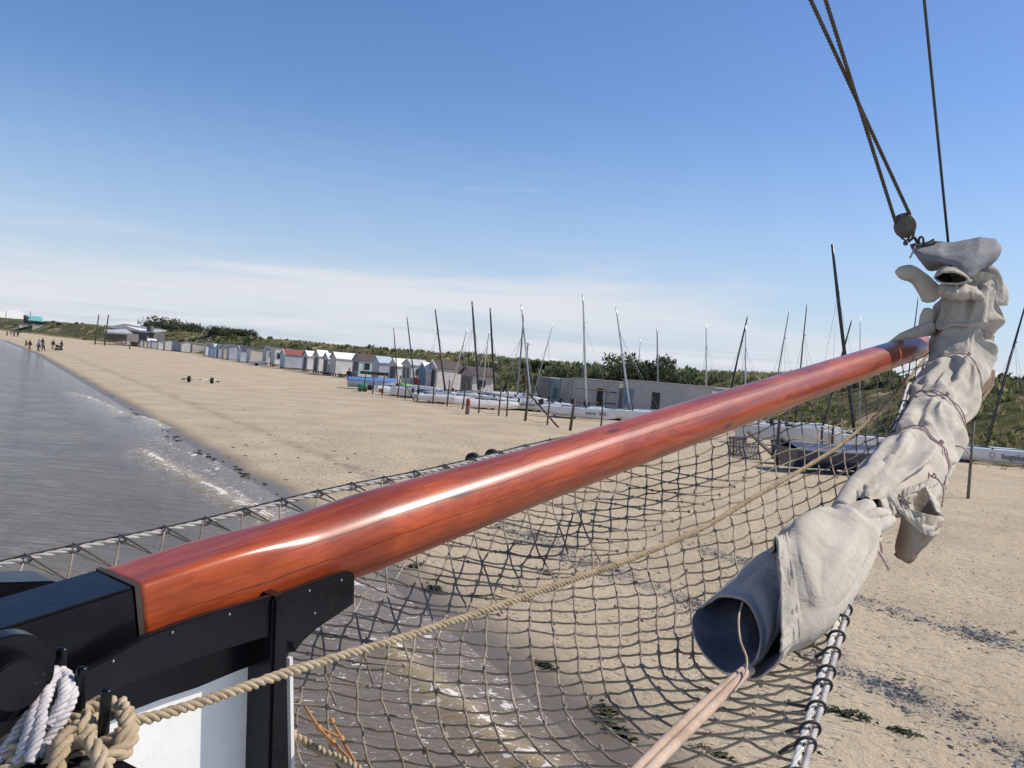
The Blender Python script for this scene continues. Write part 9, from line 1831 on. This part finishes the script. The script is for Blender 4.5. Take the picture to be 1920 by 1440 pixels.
for nm, st, bd, ar in (('walk', .28, .1, 'walk'), ('walk2', -.22, .15, 'walk'), ('stand', .06, .05, 'none'), ('push', .25, .25, 'front'), ('stoop', .12, .9, 'front')):
    J, E = joints(st, bd, ar)
    top_k = ['waist', 'chest', 'shoL', 'shoR', 'elbL', 'elbR', 'wriL', 'wriR']; leg_k = ['pelvis', 'hipL', 'hipR', 'kneL', 'kneR', 'ankL', 'ankR']
    Jc, Ec = sub(J, E, top_k + ['pelvis'], .028); Jt, Et = sub(J, E, leg_k, .020)
    b = MB(); h = J['crown']; b.ball((h[0], h[1] + .02, h[2] - .03), .115, 10, 7, (.92, 1.05, .95))
    POSE[nm] = (skin_mesh('body', J, E), skin_mesh('jacket', Jc, Ec), skin_mesh('trousers', Jt, Et), b.mesh('hair'))
skinm = paint((.45, .27, .19), .6, 0, .08, 6.)
def person(px, py, pose, jc, tc_, hc, rz, label, sc=1., group=None):
    P = ground(px, py); bo, ja, tr, ha = POSE[pose]
    o = bpy.data.objects.new('person', bo); COL.objects.link(o); o.location = P; o.rotation_euler = (0, 0, rz); o.scale = (sc, sc, sc)
    if not bo.materials: bo.materials.append(skinm)
    tag(o, label, 'person', group)
    for nm, me, c_ in (('jacket', ja, jc), ('trousers', tr, tc_), ('hair', ha, hc)):
        if c_ is None: continue
        q = bpy.data.objects.new(nm, me); COL.objects.link(q); q.parent = o
        if not me.materials: me.materials.append(None)
        q.material_slots[0].link = 'OBJECT'; q.material_slots[0].material = paint(c_, .8, 0, .1, 5.)
    return o
BK = (.018, .018, .022); NV = (.03, .035, .06); MA = (.14, .025, .03); GY = (.25, .27, .30); KH = (.16, .13, .10)
wk = 'people walking along the waterline'
person(48.5, 651, 'walk2', BK, BK, BK, -.6, 'child in dark clothes at the waterline, left of the person in maroon', .80, wk)
person(55.5, 657, 'walk', MA, MA, BK, -.5, 'person in a long maroon coat at the waterline', 1.0, wk)
person(72, 660, 'walk', (.30, .33, .36), BK, (.2, .18, .16), -.5, 'person in pale grey top and dark trousers, foremost of the tight group', 1., wk)
person(73, 653.5, 'walk2', GY, NV, (.3, .26, .2), -.4, 'person in grey behind the pale topped walker of the tight group', 1., wk)
person(79.5, 651, 'walk', (.10, .02, .025), BK, BK, -.5, 'person in black and red jacket at the back of the tight group', 1.02, wk)
person(81, 659.5, 'walk2', (.20, .20, .22), BK, BK, -.5, 'person in grey jacket with arms out, right in the tight group', 1., wk)
person(99, 656, 'walk', BK, KH, BK, -.4, 'person in a black jacket walking alone between the group and the pram', 1., wk)
person(115.5, 657, 'push', (.07, .02, .03), NV, BK, -.6, 'person in dark maroon jacket pushing a black pram', 1., wk)
person(13, 631, 'stoop', (.32, .26, .2), KH, (.25, .2, .15), .5, 'stooping person in pale clothes farthest left up the beach', 1.05, wk)
person(26, 632, 'push', BK, BK, BK, .9, 'person in black reaching to the left, second farthest up the beach', 1.05, wk)
person(33, 632.5, 'stand', BK, BK, BK, .4, 'person in black standing right of the two farthest people', 1.05, wk)
person(20, 629, 'stoop', BK, BK, BK, 1.2, 'crouching dark figure between the two farthest people', .8, wk)
person(653, 722, 'walk', BK, BK, (.05, .04, .035), -.3, 'person in a black wetsuit walking on the sand before the long white hut', 1.02)
person(664, 720, 'walk2', (.10, .10, .11), KH, (.06, .05, .04), .3, 'person in drab clothes just right of the one in the wetsuit', .9)
person(779, 733, 'stand', (.30, .03, .06), (.12, .03, .05), (.08, .05, .04), -.2, 'person in a red top standing before the grey roofed hut', .95)
o = at_ground(110.5, 657, 'pram', 'black pram pushed along the beach by the person in maroon', 'pram', -.6)
b = MB(); b.prism([(-.25, -.45, .45), (.25, -.45, .45), (.25, .25, .45), (-.25, .25, .45)], [(-.28, -.55, .95), (.28, -.55, .95), (.28, .1, .8), (-.28, .1, .8)]); b.build('seat', paint(BK, .8), o)
b = MB(); b.tube([(-.22, .25, .5), (-.22, .6, 1.0), (.22, .6, 1.0), (.22, .25, .5)], .025, 5); b.build('handle', paint(BK, .6), o)
for x, y in ((-.28, -.4), (.28, -.4), (-.28, .25), (.28, .25)): q = inst('wheel', WHL, o, (x, y, .2), (0, 0, PI / 2)); q.scale = (.8, .3, .8)
# ------------------------------------------------------------------ weed clumps
t = NT('seaweed'); t.P(Base_Color=t.mix(t.ramp(t.noise(t.co(), 14., 3), .35, .65), (.020, .026, .008), (.075, .085, .02)), Roughness=.5); weed_m = t.m
def weed(k):
    V, Fs = [], []; R = np.random.default_rng(70 + k)
    for i in range(46):
        c_ = R.normal(0, 1, 2) * np.array([.15, .07]); a = R.uniform(0, PI); L_ = R.uniform(.04, .11); w = R.uniform(.012, .03); h = R.uniform(.01, .055)
        e = np.array([math.cos(a), math.sin(a)]); f = np.array([-e[1], e[0]]); b_ = len(V)
        V += [(*(c_ - e * L_), .0), (*(c_ + f * w), h), (*(c_ + e * L_), .004), (*(c_ - f * w), h * .6)]; Fs.append((b_, b_ + 1, b_ + 2, b_ + 3))
    return np_mesh('seaweed', V, Fs)
WD = [weed(k) for k in range(4)]
def place_weed(px, py, k, s_, label, grp, rz=None):
    P = ground(px, py); P[2] = max(P[2], .0) + .005
    o = bpy.data.objects.new('seaweed', WD[k % 4]); COL.objects.link(o)
    if not WD[k % 4].materials: WD[k % 4].materials.append(weed_m)
    o.location = P; o.rotation_euler = (0, 0, 2.1 + nr.normal(0, .5) if rz is None else rz); o.scale = (s_, s_, s_); tag(o, label, 'seaweed', grp)
for k, (x, y, s_, lab) in enumerate(((1580, 1340, 1.1, 'dark green weed clump on the sand just right of the net edge rope'), (1020, 1247, .9, 'green weed clump on wet sand under the middle of the net'), (1138, 1333, .9, 'upper weed clump of the pair on wet sand left of the tan lines'), (1158, 1370, 1.1, 'lower weed clump of the pair on wet sand left of the tan lines'), (775, 1063, 1.1, 'weed clump on wet sand close under the bowsprit'), (815, 1104, 1.0, 'second weed clump on wet sand under the bowsprit'), (1025, 1075, .9, 'weed clump on dry sand in the shaded part of the net'), (1340, 1412, .8, 'weed bit between the tan lines and the net edge'), (1617, 1345, .7, 'small weed tuft right of the clump by the edge rope'), (1690, 1372, .8, 'dark weed streak at the lower right on the sand'))):
    place_weed(x, y, k, s_, lab, 'weed clumps near the ship')
sl = 'dark weed and stone lump in the strip along the waterline'
R = np.random.default_rng(5)
for k in range(60):
    u = R.random(); x = np.interp(u, [0, .25, .6, 1], [190, 262, 360, 520]); y = np.interp(x, [60, 140, 200, 250, 330, 430, 470, 540], [660, 708, 738, 770, 823, 872, 897, 936]) + R.normal(1.0, 4)
    place_weed(x, y, k, .36 * R.uniform(.5, 1.6), sl, 'weed lumps along the waterline')
for k in range(50):
    x = R.uniform(430, 900); y = np.interp(x, [430, 560, 900], [850, 900, 900]) - R.uniform(-15, 100)
    place_weed(x, y, k, .3 * R.uniform(.5, 1.4), 'small dark weed scrap scattered on the dry sand above the waterline', 'weed scraps on the dry sand')
